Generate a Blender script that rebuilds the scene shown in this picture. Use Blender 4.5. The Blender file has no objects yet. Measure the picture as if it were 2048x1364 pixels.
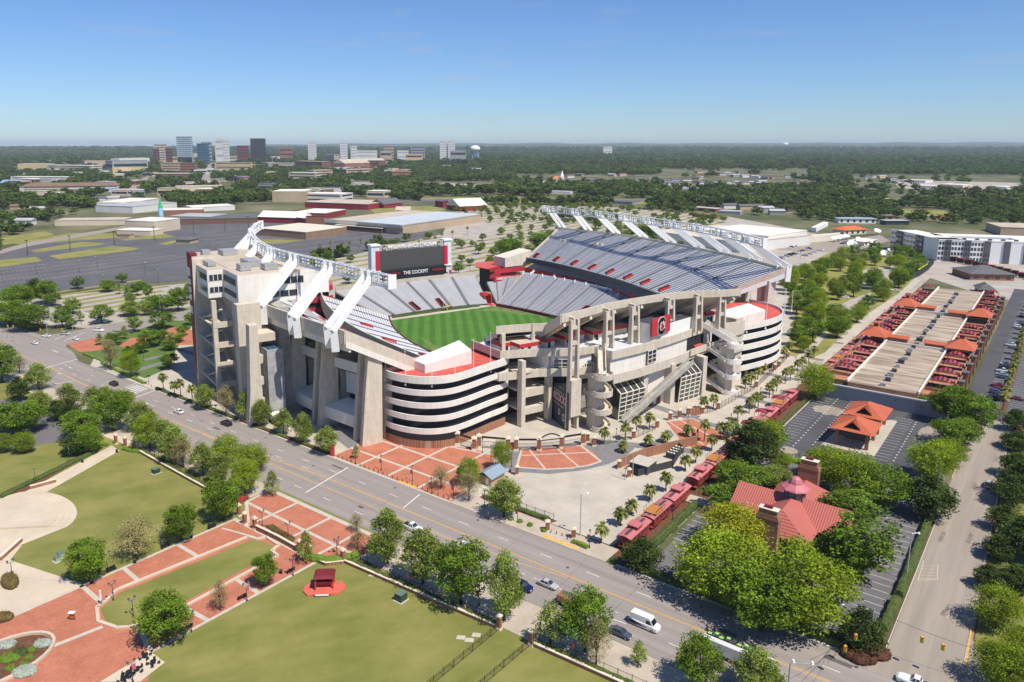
import bpy, bmesh, math, random
import numpy as np
from mathutils import Vector, Matrix
from mathutils.geometry import tessellate_polygon
R=math.radians
random.seed(7)
SC=bpy.context.scene; COL=SC.collection
# ---------------------------------------------------------------- camera, sky, sun
F_,CX,CY,HZ,CH=1500.,941.,589.,288.,93.
PITCH=math.atan((CY-HZ)/F_)
cam=bpy.data.objects.new('camera',bpy.data.cameras.new('camera')); COL.objects.link(cam); SC.camera=cam
cam.location=(0,0,CH); cam.rotation_euler=(R(90)-PITCH,0,0)
cam.data.sensor_width=36; cam.data.lens=F_*36/2048
cam.data.shift_x=(1024-CX)/2048; cam.data.shift_y=-(682-CY)/2048
cam.data.clip_start=1; cam.data.clip_end=60000
W=bpy.data.worlds.new('World'); SC.world=W; W.use_nodes=True
nt=W.node_tree; bg=nt.nodes['Background']; sky=nt.nodes.new('ShaderNodeTexSky'); sky.sky_type='NISHITA'
SUN_EL,SUN_AZ=R(58),R(137)
sky.sun_disc=False; sky.sun_elevation=SUN_EL; sky.sun_rotation=SUN_AZ
sky.air_density=1.0; sky.dust_density=.1; sky.ozone_density=2.5; sky.altitude=100
gm=nt.nodes.new('ShaderNodeMix'); gm.data_type='RGBA'; gm.blend_type='MULTIPLY'; gm.inputs[0].default_value=1; gm.inputs[7].default_value=(.66,.87,1.22,1); nt.links.new(sky.outputs[0],gm.inputs[6]); tcw=nt.nodes.new('ShaderNodeTexCoord'); mpw=nt.nodes.new('ShaderNodeMapping'); mpw.inputs['Scale'].default_value=(5,5,26); nt.links.new(tcw.outputs['Generated'],mpw.inputs[0])
nzw=nt.nodes.new('ShaderNodeTexNoise'); nzw.inputs['Scale'].default_value=1.3; nzw.inputs['Detail'].default_value=6; nt.links.new(mpw.outputs[0],nzw.inputs['Vector'])
crw=nt.nodes.new('ShaderNodeMapRange'); crw.inputs[1].default_value=.62; crw.inputs[2].default_value=.82; crw.inputs[3].default_value=0; crw.inputs[4].default_value=.35; nt.links.new(nzw.outputs['Fac'],crw.inputs[0])
cw=nt.nodes.new('ShaderNodeMix'); cw.data_type='RGBA'; nt.links.new(crw.outputs[0],cw.inputs[0]); nt.links.new(gm.outputs[2],cw.inputs[6]); cw.inputs[7].default_value=(5.2,5.3,5.8,1); nt.links.new(cw.outputs[2],bg.inputs[0]); bg.inputs[1].default_value=.088
sl=bpy.data.lights.new('sun','SUN'); sl.energy=4.8; sl.angle=R(.53); sl.color=(1,.935,.83)
so=bpy.data.objects.new('sun',sl); COL.objects.link(so)
sd=Vector((math.sin(SUN_AZ)*math.cos(SUN_EL),math.cos(SUN_AZ)*math.cos(SUN_EL),math.sin(SUN_EL)))
so.rotation_euler=sd.to_track_quat('Z','Y').to_euler()
SC.view_settings.view_transform='Standard'; SC.view_settings.look='None'
SC.view_settings.exposure=.2; SC.view_settings.gamma=1
# ---------------------------------------------------------------- frames
def G(u,v,z=0.):                      # photo pixel -> the spot on the level plane z that it shows
    a=(u-CX)/F_; b=(v-CY)/F_
    d=(a,math.cos(PITCH)-b*math.sin(PITCH),-math.sin(PITCH)-b*math.cos(PITCH))
    t=(CH-z)/-d[2]; return (d[0]*t,d[1]*t)
def proj(x,y,z):
    c,s=math.cos(PITCH),math.sin(PITCH); dz=z-CH
    cz=y*c-dz*s; return CX+F_*x/cz, CY-F_*(y*s+dz*c)/cz
def hgt(u,v,vt):                      # height of an upright thing standing at (u,v) whose top shows at vt
    x,y=G(u,v); lo,hi=0.,150.
    for _ in range(36):
        m=(lo+hi)/2
        if proj(x,y,m)[1]>vt: lo=m
        else: hi=m
    return lo
tS=R(51.5); S2=(math.cos(tS),math.sin(tS)); R2=(S2[1],-S2[0])
def FS(s,r): return (s*S2[0]+r*R2[0], s*S2[1]+r*R2[1])
tA=R(-57); A2=(math.cos(tA),math.sin(tA)); B2=(-A2[1],A2[0]); OX,OY=22.,356.
def FA(a,b): return (OX+a*A2[0]+b*B2[0], OY+a*A2[1]+b*B2[1])
def FW(x,y): return (x,y)
def toS(p): return (p[0]*S2[0]+p[1]*S2[1], p[0]*R2[0]+p[1]*R2[1])
def frame(o,ang):
    c,s=math.cos(ang),math.sin(ang)
    return lambda x,y:(o[0]+x*c-y*s, o[1]+x*s+y*c)
# ---------------------------------------------------------------- materials
MATS={}
def mat(name,col,rough=.8,var=.0,scale=1.,col2=None,metal=0.,spec=.3,bump=0.,rand=0.,emit=0.,detail=4.,ramp=(.35,.65),stretch=None,coord='Object',vcol=False,trans=0.,rotz=0.):
    if name in MATS: return MATS[name]
    m=bpy.data.materials.new(name); m.use_nodes=True; t=m.node_tree; N=t.nodes; Lk=t.links
    p=N['Principled BSDF']; p.inputs['Roughness'].default_value=rough; p.inputs['Metallic'].default_value=metal
    p.inputs['Specular IOR Level'].default_value=spec
    c0=tuple(col)+(1,); p.inputs['Base Color'].default_value=c0
    out=None
    if var or col2:
        tc=N.new('ShaderNodeTexCoord'); mp=N.new('ShaderNodeMapping'); Lk.new(tc.outputs[coord],mp.inputs[0])
        if stretch: mp.inputs['Scale'].default_value=stretch
        if rotz:
            m0=N.new('ShaderNodeMapping'); m0.inputs['Rotation'].default_value=(0,0,rotz); Lk.new(tc.outputs[coord],m0.inputs[0]); Lk.new(m0.outputs[0],mp.inputs[0])
        nz=N.new('ShaderNodeTexNoise'); nz.inputs['Scale'].default_value=scale; nz.inputs['Detail'].default_value=detail
        nz.inputs['Roughness'].default_value=.65
        Lk.new(mp.outputs[0],nz.inputs['Vector'])
        cr=N.new('ShaderNodeValToRGB'); Lk.new(nz.outputs['Fac'],cr.inputs[0])
        a=cr.color_ramp.elements; a[0].position=ramp[0]; a[1].position=ramp[1]
        if col2: a[0].color=c0; a[1].color=tuple(col2)+(1,)
        else:
            a[0].color=tuple(x*(1-var) for x in col)+(1,); a[1].color=tuple(min(1,x*(1+var)) for x in col)+(1,)
        out=cr.outputs[0]
        if bump:
            bp=N.new('ShaderNodeBump'); bp.inputs['Strength'].default_value=bump; Lk.new(nz.outputs['Fac'],bp.inputs['Height']); Lk.new(bp.outputs[0],p.inputs['Normal'])
    if rand or vcol:
        mx=N.new('ShaderNodeHueSaturation')
        if out: Lk.new(out,mx.inputs['Color'])
        else: mx.inputs['Color'].default_value=c0
        if rand:
            oi=N.new('ShaderNodeObjectInfo'); mr=N.new('ShaderNodeMapRange'); Lk.new(oi.outputs['Random'],mr.inputs[0])
            mr.inputs[3].default_value=1-rand; mr.inputs[4].default_value=1+rand
            last=mr.outputs[0]
        if vcol:
            at=N.new('ShaderNodeAttribute'); at.attribute_name='var'
            if rand:
                mu=N.new('ShaderNodeMath'); mu.operation='MULTIPLY'; Lk.new(last,mu.inputs[0]); Lk.new(at.outputs['Fac'],mu.inputs[1]); last=mu.outputs[0]
            else: last=at.outputs['Fac']
        Lk.new(last,mx.inputs['Value'])
        out=mx.outputs[0]
    if out: Lk.new(out,p.inputs['Base Color'])
    if emit: p.inputs['Emission Color'].default_value=c0; p.inputs['Emission Strength'].default_value=emit
    if trans:
        tr=N.new('ShaderNodeBsdfTranslucent'); mxs=N.new('ShaderNodeMixShader'); mxs.inputs[0].default_value=trans
        if out: Lk.new(out,tr.inputs[0])
        else: tr.inputs[0].default_value=c0
        Lk.new(p.outputs[0],mxs.inputs[1]); Lk.new(tr.outputs[0],mxs.inputs[2]); Lk.new(mxs.outputs[0],N['Material Output'].inputs[0])
    MATS[name]=m; return m
def weather(m,step=2.2,joint=.86,streak=.14):
    '''cast joints every few metres of height and faint run-off streaks'''
    t=m.node_tree; N=t.nodes; Lk=t.links; p=N['Principled BSDF']; src=p.inputs['Base Color'].links[0].from_socket
    tc=N.new('ShaderNodeTexCoord'); sx=N.new('ShaderNodeSeparateXYZ'); Lk.new(tc.outputs['Object'],sx.inputs[0])
    dv=N.new('ShaderNodeMath'); dv.operation='DIVIDE'; dv.inputs[1].default_value=step; Lk.new(sx.outputs[2],dv.inputs[0])
    fr=N.new('ShaderNodeMath'); fr.operation='FRACT'; Lk.new(dv.outputs[0],fr.inputs[0]); lt=N.new('ShaderNodeMath'); lt.operation='LESS_THAN'; lt.inputs[1].default_value=.055; Lk.new(fr.outputs[0],lt.inputs[0])
    jr=N.new('ShaderNodeMapRange'); Lk.new(lt.outputs[0],jr.inputs[0]); jr.inputs[3].default_value=1; jr.inputs[4].default_value=joint
    mp=N.new('ShaderNodeMapping'); mp.inputs['Scale'].default_value=(1.1,1.1,.07); Lk.new(tc.outputs['Object'],mp.inputs[0]); nz=N.new('ShaderNodeTexNoise'); nz.inputs['Scale'].default_value=1; nz.inputs['Detail'].default_value=7; nz.inputs['Roughness'].default_value=.7; Lk.new(mp.outputs[0],nz.inputs['Vector'])
    sr=N.new('ShaderNodeMapRange'); Lk.new(nz.outputs['Fac'],sr.inputs[0]); sr.inputs[1].default_value=.35; sr.inputs[2].default_value=.7; sr.inputs[3].default_value=1.03; sr.inputs[4].default_value=1-streak
    mu=N.new('ShaderNodeMath'); mu.operation='MULTIPLY'; Lk.new(jr.outputs[0],mu.inputs[0]); Lk.new(sr.outputs[0],mu.inputs[1])
    h=N.new('ShaderNodeHueSaturation'); Lk.new(src,h.inputs['Color']); Lk.new(mu.outputs[0],h.inputs['Value']); Lk.new(h.outputs[0],p.inputs['Base Color'])
def wave(name,c1,c2,scale,ang,rough=.7,noise=.5,sharp=(.45,.55),dist=0):
    """two-tone stripes running over a surface (mown turf, roof seams, planks)"""
    m=bpy.data.materials.new(name); m.use_nodes=True; t=m.node_tree; N=t.nodes; Lk=t.links; p=N['Principled BSDF']
    p.inputs['Roughness'].default_value=rough; p.inputs['Specular IOR Level'].default_value=.25
    tc=N.new('ShaderNodeTexCoord'); mp=N.new('ShaderNodeMapping'); mp.inputs['Rotation'].default_value=(0,0,-ang)
    Lk.new(tc.outputs['Object'],mp.inputs[0]); wv=N.new('ShaderNodeTexWave'); wv.inputs['Scale'].default_value=scale
    wv.inputs['Distortion'].default_value=dist; wv.inputs['Detail'].default_value=1
    Lk.new(mp.outputs[0],wv.inputs[0]); cr=N.new('ShaderNodeValToRGB'); Lk.new(wv.outputs['Fac'],cr.inputs[0])
    e=cr.color_ramp.elements; e[0].position,e[1].position=sharp; e[0].color=tuple(c1)+(1,); e[1].color=tuple(c2)+(1,)
    nz=N.new('ShaderNodeTexNoise'); nz.inputs['Scale'].default_value=.12; nz.inputs['Detail'].default_value=8; nz.inputs['Roughness'].default_value=.7
    Lk.new(tc.outputs['Object'],nz.inputs['Vector']); mr=N.new('ShaderNodeMapRange'); Lk.new(nz.outputs['Fac'],mr.inputs[0])
    mr.inputs[1].default_value=.3; mr.inputs[2].default_value=.7; mr.inputs[3].default_value=1-noise; mr.inputs[4].default_value=1+noise*.6
    h=N.new('ShaderNodeHueSaturation'); Lk.new(cr.outputs[0],h.inputs['Color']); Lk.new(mr.outputs[0],h.inputs['Value']); Lk.new(h.outputs[0],p.inputs['Base Color'])
    MATS[name]=m; return m
def brickmat(name,c1,c2,mortar,sc=1.,bw=.25,bh=.075,mort=.012):
    m=bpy.data.materials.new(name); m.use_nodes=True; t=m.node_tree; N=t.nodes; Lk=t.links; p=N['Principled BSDF']; p.inputs['Roughness'].default_value=.85
    p.inputs['Specular IOR Level'].default_value=.2
    tc=N.new('ShaderNodeTexCoord'); b=N.new('ShaderNodeTexBrick'); Lk.new(tc.outputs['Object'],b.inputs[0]); b.inputs['Scale'].default_value=sc
    b.inputs['Brick Width'].default_value=bw; b.inputs['Row Height'].default_value=bh; b.inputs['Mortar Size'].default_value=mort
    b.inputs['Color1'].default_value=tuple(c1)+(1,); b.inputs['Color2'].default_value=tuple(c2)+(1,); b.inputs['Mortar'].default_value=tuple(mortar)+(1,)
    nz=N.new('ShaderNodeTexNoise'); nz.inputs['Scale'].default_value=.22; nz.inputs['Detail'].default_value=9; nz.inputs['Roughness'].default_value=.7
    Lk.new(tc.outputs['Object'],nz.inputs['Vector']); mr=N.new('ShaderNodeMapRange'); Lk.new(nz.outputs['Fac'],mr.inputs[0])
    mr.inputs[1].default_value=.3; mr.inputs[2].default_value=.7; mr.inputs[3].default_value=.8; mr.inputs[4].default_value=1.16
    h=N.new('ShaderNodeHueSaturation'); Lk.new(b.outputs[0],h.inputs['Color']); Lk.new(mr.outputs[0],h.inputs['Value']); Lk.new(h.outputs[0],p.inputs['Base Color'])
    MATS[name]=m; return m
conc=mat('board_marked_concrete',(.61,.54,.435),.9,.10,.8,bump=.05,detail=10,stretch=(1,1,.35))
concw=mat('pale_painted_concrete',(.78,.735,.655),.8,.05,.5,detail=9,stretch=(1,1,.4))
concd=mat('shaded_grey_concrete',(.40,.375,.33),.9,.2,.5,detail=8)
white=mat('white_paint',(.82,.82,.80),.5,.03,.6)
offw=mat('cream_render',(.68,.62,.52),.8,.07,.3)
red=mat('red_deck_paint',(.55,.10,.075),.75,.16,.35,detail=8)
redb=mat('bright_red_fascia',(.50,.035,.045),.6)
garnet=mat('garnet_paint',(.19,.022,.03),.5,.15,.4)
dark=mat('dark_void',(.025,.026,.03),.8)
darkg=mat('charcoal_metal',(.06,.062,.07),.6)
glass=mat('dark_glass',(.03,.04,.05),.08,spec=.9)
glassb=mat('blue_glass',(.05,.12,.18),.08,spec=.9)
seatm=mat('aluminium_bench',(.70,.71,.74),.5,.05,.1,metal=.1,detail=8)
tread=mat('stand_tread',(.36,.36,.375),.85,.06,.1)
aisle=mat('stand_aisle_step',(.15,.15,.16),.8)
black=mat('black_iron',(.02,.02,.022),.5)
promen=mat('promenade_coating',(.60,.62,.64),.7,.1,.3,detail=8)
pave=mat('plaza_concrete',(.47,.42,.345),.9,.13,.09,detail=10)
pave2=mat('cream_paving',(.56,.47,.35),.9,.10,.12,detail=10)
greyp=mat('grey_paver_band',(.20,.19,.19),.9,.12,.5)
walk=mat('sidewalk_concrete',(.45,.38,.30),.9,.12,.25,detail=9)
kerbm=mat('kerb_concrete',(.50,.45,.37),.9,.1,.5)
asph=mat('worn_road_asphalt',(.285,.25,.225),.9,.17,.55,detail=11,ramp=(.3,.72),stretch=(.03,1,1),rotz=R(38.5))
asph2=mat('dark_lot_asphalt',(.085,.084,.09),.9,.22,.07,detail=11,ramp=(.3,.7))
asph3=mat('grey_lot_asphalt',(.15,.14,.145),.9,.2,.05,detail=11,ramp=(.3,.7))
lotc=mat('pale_lot_concrete',(.40,.355,.30),.9,.15,.06,detail=10)
streetm=mat('street_concrete',(.31,.262,.215),.9,.17,.4,detail=11,ramp=(.3,.7),stretch=(.05,1,1),rotz=-R(51.5))
lineW=mat('white_road_paint',(.72,.70,.66),.7,.2,1.5)
lineY=mat('yellow_road_paint',(.72,.40,.06),.7,.2,1.5)
mulch=mat('pine_mulch',(.14,.065,.035),.95,.3,1.2,detail=8)
grass=mat('lawn_grass',(.135,.155,.028),.95,col2=(.27,.245,.075),scale=.12,detail=14,ramp=(.30,.72),stretch=(.6,1,1),rotz=-R(20))
grass2=mat('lot_grass',(.16,.18,.035),.95,col2=(.32,.28,.09),scale=.05,detail=12,ramp=(.3,.7))
earth=mat('far_ground',(.075,.09,.03),.95,col2=(.22,.19,.11),scale=.012,detail=12,ramp=(.42,.66))
turf=wave('playing_turf',(.055,.150,.018),(.082,.20,.028),.055,tA+R(60),.95,.16,(.3,.7))
brick=brickmat('clay_paver',(.50,.185,.11),(.41,.14,.08),(.42,.20,.13),1.,.4,.2,.01)
brickw=brickmat('brick_wall',(.33,.14,.075),(.27,.11,.06),(.40,.27,.19),1.,.5,.2,.02)
bark=mat('bark',(.09,.065,.045),.95,.3,2)
planks=wave('orange_deck_boards',(.50,.22,.06),(.40,.16,.04),2.2,0,.8,.15)
caboosem=mat('faded_maroon_metal',(.30,.045,.045),.55,.2,.5,rand=.12)
pinkroof=mat('sun_bleached_red_roof',(.50,.16,.16),.6,.12,.8,rand=.1)
teal=mat('verdigris_iron',(.03,.06,.07),.5)
tanroof=mat('tan_gravel_roof',(.50,.42,.33),.9,.12,.05,detail=8)
greyroof=mat('grey_shingle_roof',(.13,.125,.125),.9,.15,.4)
whroof=mat('white_membrane_roof',(.72,.68,.60),.8,.07,.06)
weather(conc); weather(concw,3.1,.93,.10); weather(concd); weather(offw,3,.95,.08)
# ---------------------------------------------------------------- mesh builder
class MB:
    def __init__(s): s.v=[];s.f=[];s.m=[]
    def add(s,vs,fs,mi=0):
        o=len(s.v); s.v+=[tuple(p) for p in vs]; s.f+=[tuple(o+i for i in f) for f in fs]; s.m+=[mi]*len(fs)
    def box(s,x0,x1,y0,y1,z0,z1,fr=FW,mi=0,top=None):
        if x0>x1: x0,x1=x1,x0
        if y0>y1: y0,y1=y1,y0
        c=[fr(x0,y0),fr(x1,y0),fr(x1,y1),fr(x0,y1)]
        v=[(p[0],p[1],z0) for p in c]+[(p[0],p[1],z1) for p in c]
        s.add(v,[(3,2,1,0),(0,1,5,4),(1,2,6,5),(2,3,7,6),(3,0,4,7)],mi); s.add([v[i] for i in (4,5,6,7)],[(0,1,2,3)],mi if top is None else top)
    def prism(s,poly,z0,z1,mi=0,top=None,bottom=True):
        n=len(poly)
        ar=sum(poly[i][0]*poly[(i+1)%n][1]-poly[(i+1)%n][0]*poly[i][1] for i in range(n))
        if ar<0: poly=poly[::-1]
        z0=z0 if hasattr(z0,'__len__') else [z0]*n; z1=z1 if hasattr(z1,'__len__') else [z1]*n
        if ar<0: z0=z0[::-1]; z1=z1[::-1]
        b=[(p[0],p[1],z) for p,z in zip(poly,z0)]; t=[(p[0],p[1],z) for p,z in zip(poly,z1)]
        s.add(b+t,[(i,(i+1)%n,n+(i+1)%n,n+i) for i in range(n)],mi)
        tri=tessellate_polygon([[Vector((p[0],p[1],0)) for p in poly]])
        tt=[];bb=[]
        for a,b_,c in tri:
            A,B,C=poly[a],poly[b_],poly[c]
            if (B[0]-A[0])*(C[1]-A[1])-(B[1]-A[1])*(C[0]-A[0])<0: b_,c=c,b_
            tt.append((a,b_,c)); bb.append((c,b_,a))
        s.add(t,tt,mi if top is None else top)
        if bottom: s.add(b,bb,mi)
    def quad(s,a,b,c,d,mi=0): s.add([a,b,c,d],[(0,1,2,3)],mi)
    def tube(s,p,q,r0,r1=None,n=6,mi=0,caps=True):
        r1=r0 if r1 is None else r1; p=Vector(p);q=Vector(q);d=(q-p).normalized()
        x=d.cross(Vector((0,0,1)) if abs(d.z)<.9 else Vector((1,0,0))).normalized(); y=d.cross(x)
        vs=[p+(x*math.cos(t)+y*math.sin(t))*r0 for t in [2*math.pi*i/n for i in range(n)]]+[q+(x*math.cos(t)+y*math.sin(t))*r1 for t in [2*math.pi*i/n for i in range(n)]]
        s.add(vs,[((i+1)%n,i,n+i,n+(i+1)%n) for i in range(n)],mi)
        if caps: s.add(vs[:n],[tuple(range(n))],mi); s.add(vs[n:],[tuple(range(n-1,-1,-1))],mi)
    def beam(s,p,q,w,h=None,mi=0):
        h=w if h is None else h; p=Vector(p);q=Vector(q);d=(q-p).normalized()
        x=d.cross(Vector((0,0,1)) if abs(d.z)<.97 else Vector((1,0,0))).normalized()*w/2; y=x.cross(d).normalized()*h/2
        vs=[p-x-y,p+x-y,p+x+y,p-x+y,q-x-y,q+x-y,q+x+y,q-x+y]
        s.add(vs,[(0,1,2,3),(7,6,5,4),(0,4,5,1),(1,5,6,2),(2,6,7,3),(3,7,4,0)],mi)
    def loft(s,rings,mi=0,close=False,caps=False):
        n=len(rings[0]); vs=[p for r in rings for p in r]; fs=[]
        for k in range(len(rings)-1):
            for i in range(n if close else n-1):
                j=(i+1)%n; fs.append((k*n+i,k*n+j,(k+1)*n+j,(k+1)*n+i))
        s.add(vs,fs,mi)
        if caps: s.add(rings[0],[tuple(range(n-1,-1,-1))],mi); s.add(rings[-1],[tuple(range(n))],mi)
    def build(s,name,mats,parent=None,smooth=False,fix=False):
        me=bpy.data.meshes.new(name); me.from_pydata(s.v,[],s.f)
        mats=mats if isinstance(mats,(list,tuple)) else [mats]
        for m in mats: me.materials.append(m)
        if len(mats)>1: me.polygons.foreach_set('material_index',s.m)
        if smooth: me.polygons.foreach_set('use_smooth',[True]*len(me.polygons))
        if fix:
            bm=bmesh.new(); bm.from_mesh(me); bmesh.ops.recalc_face_normals(bm,faces=bm.faces); bm.to_mesh(me); bm.free()
        o=bpy.data.objects.new(name,me); COL.objects.link(o)
        if parent: attach(o,parent)
        return o
def mw(o):
    m=Matrix.LocRotScale(o.location,o.rotation_euler,o.scale)
    if o.parent: m=mw(o.parent)@o.matrix_parent_inverse@m
    return m
def attach(o,parent):
    o.parent=parent; o.matrix_parent_inverse=mw(parent).inverted()
def tag(o,label=None,cat=None,group=None,kind=None):
    if label: o['label']=label
    if cat: o['category']=cat
    if group: o['group']=group
    if kind: o['kind']=kind
    return o
def thing(name,label,cat,loc=(0,0,0),group=None,rz=0):
    o=bpy.data.objects.new(name,None); COL.objects.link(o)
    loc=tuple(loc)+(0,)*(3-len(loc)); o.location=loc; o.rotation_euler=(0,0,rz); o.empty_display_size=1
    return tag(o,label,cat,group)
def one(m,name,mats,label,cat,group=None,fix=False):
    o=m.build(name,mats,fix=fix); return tag(o,label,cat,group)
KIDS={}
def clone(src,loc,rz=0,scale=1,label=None,group=None,cat=None,swap=None):
    if src.name not in KIDS: KIDS[src.name]=[(c,list(c.children)) for c in src.children]
    def cp(o,par):
        c=o.copy(); COL.objects.link(c)
        if par: c.parent=par
        if swap and c.type=='MESH':
            for i,sl in enumerate(c.material_slots):
                nm=o.material_slots[i].material.name
                if nm in swap: sl.link='OBJECT'; sl.material=swap[nm]
        return c
    r=cp(src,None); r.hide_render=False
    r.location=tuple(loc)+(0,)*(3-len(loc)); r.rotation_euler=(0,0,rz); r.scale=(scale,)*3 if not hasattr(scale,'__len__') else scale
    if label: r['label']=label
    if group: r['group']=group
    if cat: r['category']=cat
    for c,gs in KIDS[src.name]:
        cc=cp(c,r)
        for g in gs: cp(g,cc)
    return r
PROTO=[]
def drop_protos():
    for p in PROTO:
        for c in list(p.children_recursive): bpy.data.objects.remove(c)
        bpy.data.objects.remove(p)
ORD='first second third fourth fifth sixth seventh eighth ninth tenth eleventh twelfth thirteenth fourteenth fifteenth sixteenth seventeenth eighteenth nineteenth'.split()
TENS={20:'twentieth',30:'thirtieth',40:'fortieth',50:'fiftieth',60:'sixtieth',70:'seventieth',80:'eightieth',90:'ninetieth'}
def nth(i):
    i+=1
    if i<20: return ORD[i-1]
    if i>99: return 'hundred and '+nth(i-101) if i>100 else 'hundredth'
    t=i//10*10
    return TENS[t] if i==t else TENS[t].replace('ieth','y')+'-'+ORD[i-t-1]
def flat(name,poly,z,m,kind='structure',label=None,cat=None,pix=True,th=0):
    b=MB(); p=[G(*q) for q in poly] if pix else poly
    n=len(p)
    if th: b.prism(p,z-th,z)
    else:
        tri=tessellate_polygon([[Vector((q[0],q[1],0)) for q in p]]); fs=[]
        for a,b_,c in tri:
            A,B,C=p[a],p[b_],p[c]
            fs.append((a,b_,c) if (B[0]-A[0])*(C[1]-A[1])-(B[1]-A[1])*(C[0]-A[0])>0 else (a,c,b_))
        b.add([(q[0],q[1],z) for q in p],fs)
    o=b.build(name,m)
    return tag(o,label,cat,kind=kind)
def text(body,name,size,m,parent,M,ext=.08,align='CENTER',width=None):
    c=bpy.data.curves.new(name,'FONT'); c.body=body; c.size=size; c.extrude=ext; c.align_x=align; c.align_y='CENTER'; c.offset=size*.012
    t=bpy.data.objects.new('t',c); COL.objects.link(t); bpy.context.view_layer.update()
    me=bpy.data.meshes.new_from_object(t.evaluated_get(bpy.context.evaluated_depsgraph_get())); bpy.data.objects.remove(t)
    if width:
        xs=[v.co.x for v in me.vertices]; k=width/(max(xs)-min(xs))
        for v in me.vertices: v.co.x*=k
    me.transform(M); me.materials.clear(); me.materials.append(m); me.name=name
    o=bpy.data.objects.new(name,me); COL.objects.link(o)
    if parent: attach(o,parent)
    return o
def facing(x,y,z,right,tilt=0):
    """matrix putting text at (x,y,z), reading along the 2D direction right, standing upright"""
    r=Vector((right[0],right[1],0)).normalized(); u=Vector((0,0,1)); n=r.cross(u)
    M=Matrix((r,u,n)).transposed().to_4x4(); M.translation=Vector((x,y,z)); return M
# ---------------------------------------------------------------- ground, roads, paving
def SP(*pts): return [FS(s,r) for s,r in pts]
def rectS(s0,s1,r0,r1): return SP((s0,r0),(s0,r1),(s1,r1),(s1,r0))
def sflat(name,pts,z,m,kind='structure',label=None,cat=None,th=0): return flat(name,SP(*pts),z,m,kind,label,cat,False,th)
flat('ground',[(-26000,-2000),(26000,-2000),(26000,26000),(-26000,26000)],-.06,earth,pix=False)
# lawns on the near side of the road
sflat('lawn',[(-40,-420),(117,-420),(117,40),(-40,40)],0,grass)
sflat('road',[(117,-700),(117,60),(140.2,60),(140.2,-330),(145,-345),(150,-372),(150,-700)],.02,asph)
sflat('side_road',[(140,-392),(140,-344),(149,-362),(240,-371),(330,-392),(330,-408),(225,-388),(160,-388)],.024,asph)
sflat('street',[(138,-18.5),(146,-16.6),(306,-16.6),(306,-6),(280,-6),(160,-4.3),(138,2)],.024,streetm)
sflat('parking_lot',[(140,-6.1),(160,-4.3),(280,-6),(600,-6),(600,-2),(120,4)],.01,mulch)
# pavement of the far side
sflat('sidewalk',[(140.2,-118.5),(140.2,-72.5),(146.8,-72.5),(147.5,-118.5)],.14,walk,th=.14)
sflat('sidewalk',[(109,-345),(109,-162),(116.7,-162),(116.7,-345)],.14,walk,th=.14)
sflat('sidewalk',[(106.6,-117.6),(106.6,60),(116.7,60),(116.7,-117.6)],.14,walk,th=.14)
sflat('kerb',[(140.2,-70),(140.2,-19),(143,-17),(144,-18),(141,-20),(141,-70)],.15,kerbm,th=.15)
# stadium plaza
sflat('plaza',[(140.6,-320),(140.6,-118.5),(147.5,-118.5),(147.5,-74.5),(600,-74.5),(600,-200),(420,-330),(300,-345),(200,-350),(160,-340),(150,-335)],.03,pave)
sflat('plaza_edge_kerb',[(140.2,-320),(140.2,-118.5),(140.75,-118.5),(140.75,-320)],.13,kerbm,th=.13)
for i,s in enumerate((164,181)): pass
# brick plaza by the kerb, its pale bands
bp=[(141.6,-166),(141.0,-118.8),(146,-117.5),(150,-121),(163,-122),(172.5,-127.5),(172,-137),(168,-145),(166.5,-152),(164,-160),(160.5,-166)]
sflat('brick_paving',bp,.05,brick)
def bandS(p,q,w,z,name='paving_band',m=kerbm):
    dx,dy=q[0]-p[0],q[1]-p[1]; l=math.hypot(dx,dy); nx,ny=-dy/l*w/2,dx/l*w/2
    return [(p[0]+nx,p[1]+ny),(q[0]+nx,q[1]+ny),(q[0]-nx,q[1]-ny),(p[0]-nx,p[1]-ny)]
def bands(name,segs,z,m,kind='structure'):
    b=MB(); z0=z
    for k,(p,q,w) in enumerate(segs):
        z=z0+(k%6)*.0009 if len(segs)<90 else z0
        c=[FS(*t) for t in bandS(p,q,w,z)]
        c=[(x,y,z) for x,y in c]
        a=(c[1][0]-c[0][0])*(c[2][1]-c[0][1])-(c[1][1]-c[0][1])*(c[2][0]-c[0][0])
        b.add(c,[(0,1,2,3) if a>0 else (3,2,1,0)])
    return tag(b.build(name,m),kind=kind)
bands('paving_bands',[((149,-166),(149,-119),.9),((159,-166),(159,-121),.9),((141.4,-155),(166.5,-155),.9),((141.4,-143),(169,-143),.9),((141.4,-131),(172.3,-131),.9),((141.4,-119.5),(147,-119.5),.8),((168.5,-144),(172.3,-128),.8),((160.7,-166),(169,-144),.7),((141.8,-166),(161,-166.3),.6)],.056,kerbm)
# curved brick fan before the gates, second brick pad, dark bands
fan=[(169.5,-117.5),(181.5,-124),(188,-118.5),(195.3,-111),(193,-104.5),(188.5,-100.2),(184,-101.5),(179,-104.5),(173.5,-110)]
sflat('grey_paving',[(166,-117),(170,-123.5),(182,-126),(196,-112.5),(203,-108.5),(206,-97),(196,-96),(188,-97.6),(180,-101),(171.5,-107.5)],.045,greyp)
sflat('brick_paving',fan,.052,brick)
bands('paving_bands',[((169.5,-117.5),(181.5,-124),.7),((181.5,-124),(195.3,-111),.7),((195.3,-111),(188.5,-100.2),.8),((169.5,-117.5),(173.5,-110),.8),((173.5,-110),(179,-104.5),.8),((179,-104.5),(184,-101.5),.8),((184,-101.5),(188.5,-100.2),.8),((173.5,-110),(183,-122.5),.6),((181,-103.2),(189.5,-117),.6),((177,-121.5),(192.2,-106.3),.6)],.058,kerbm)
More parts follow.
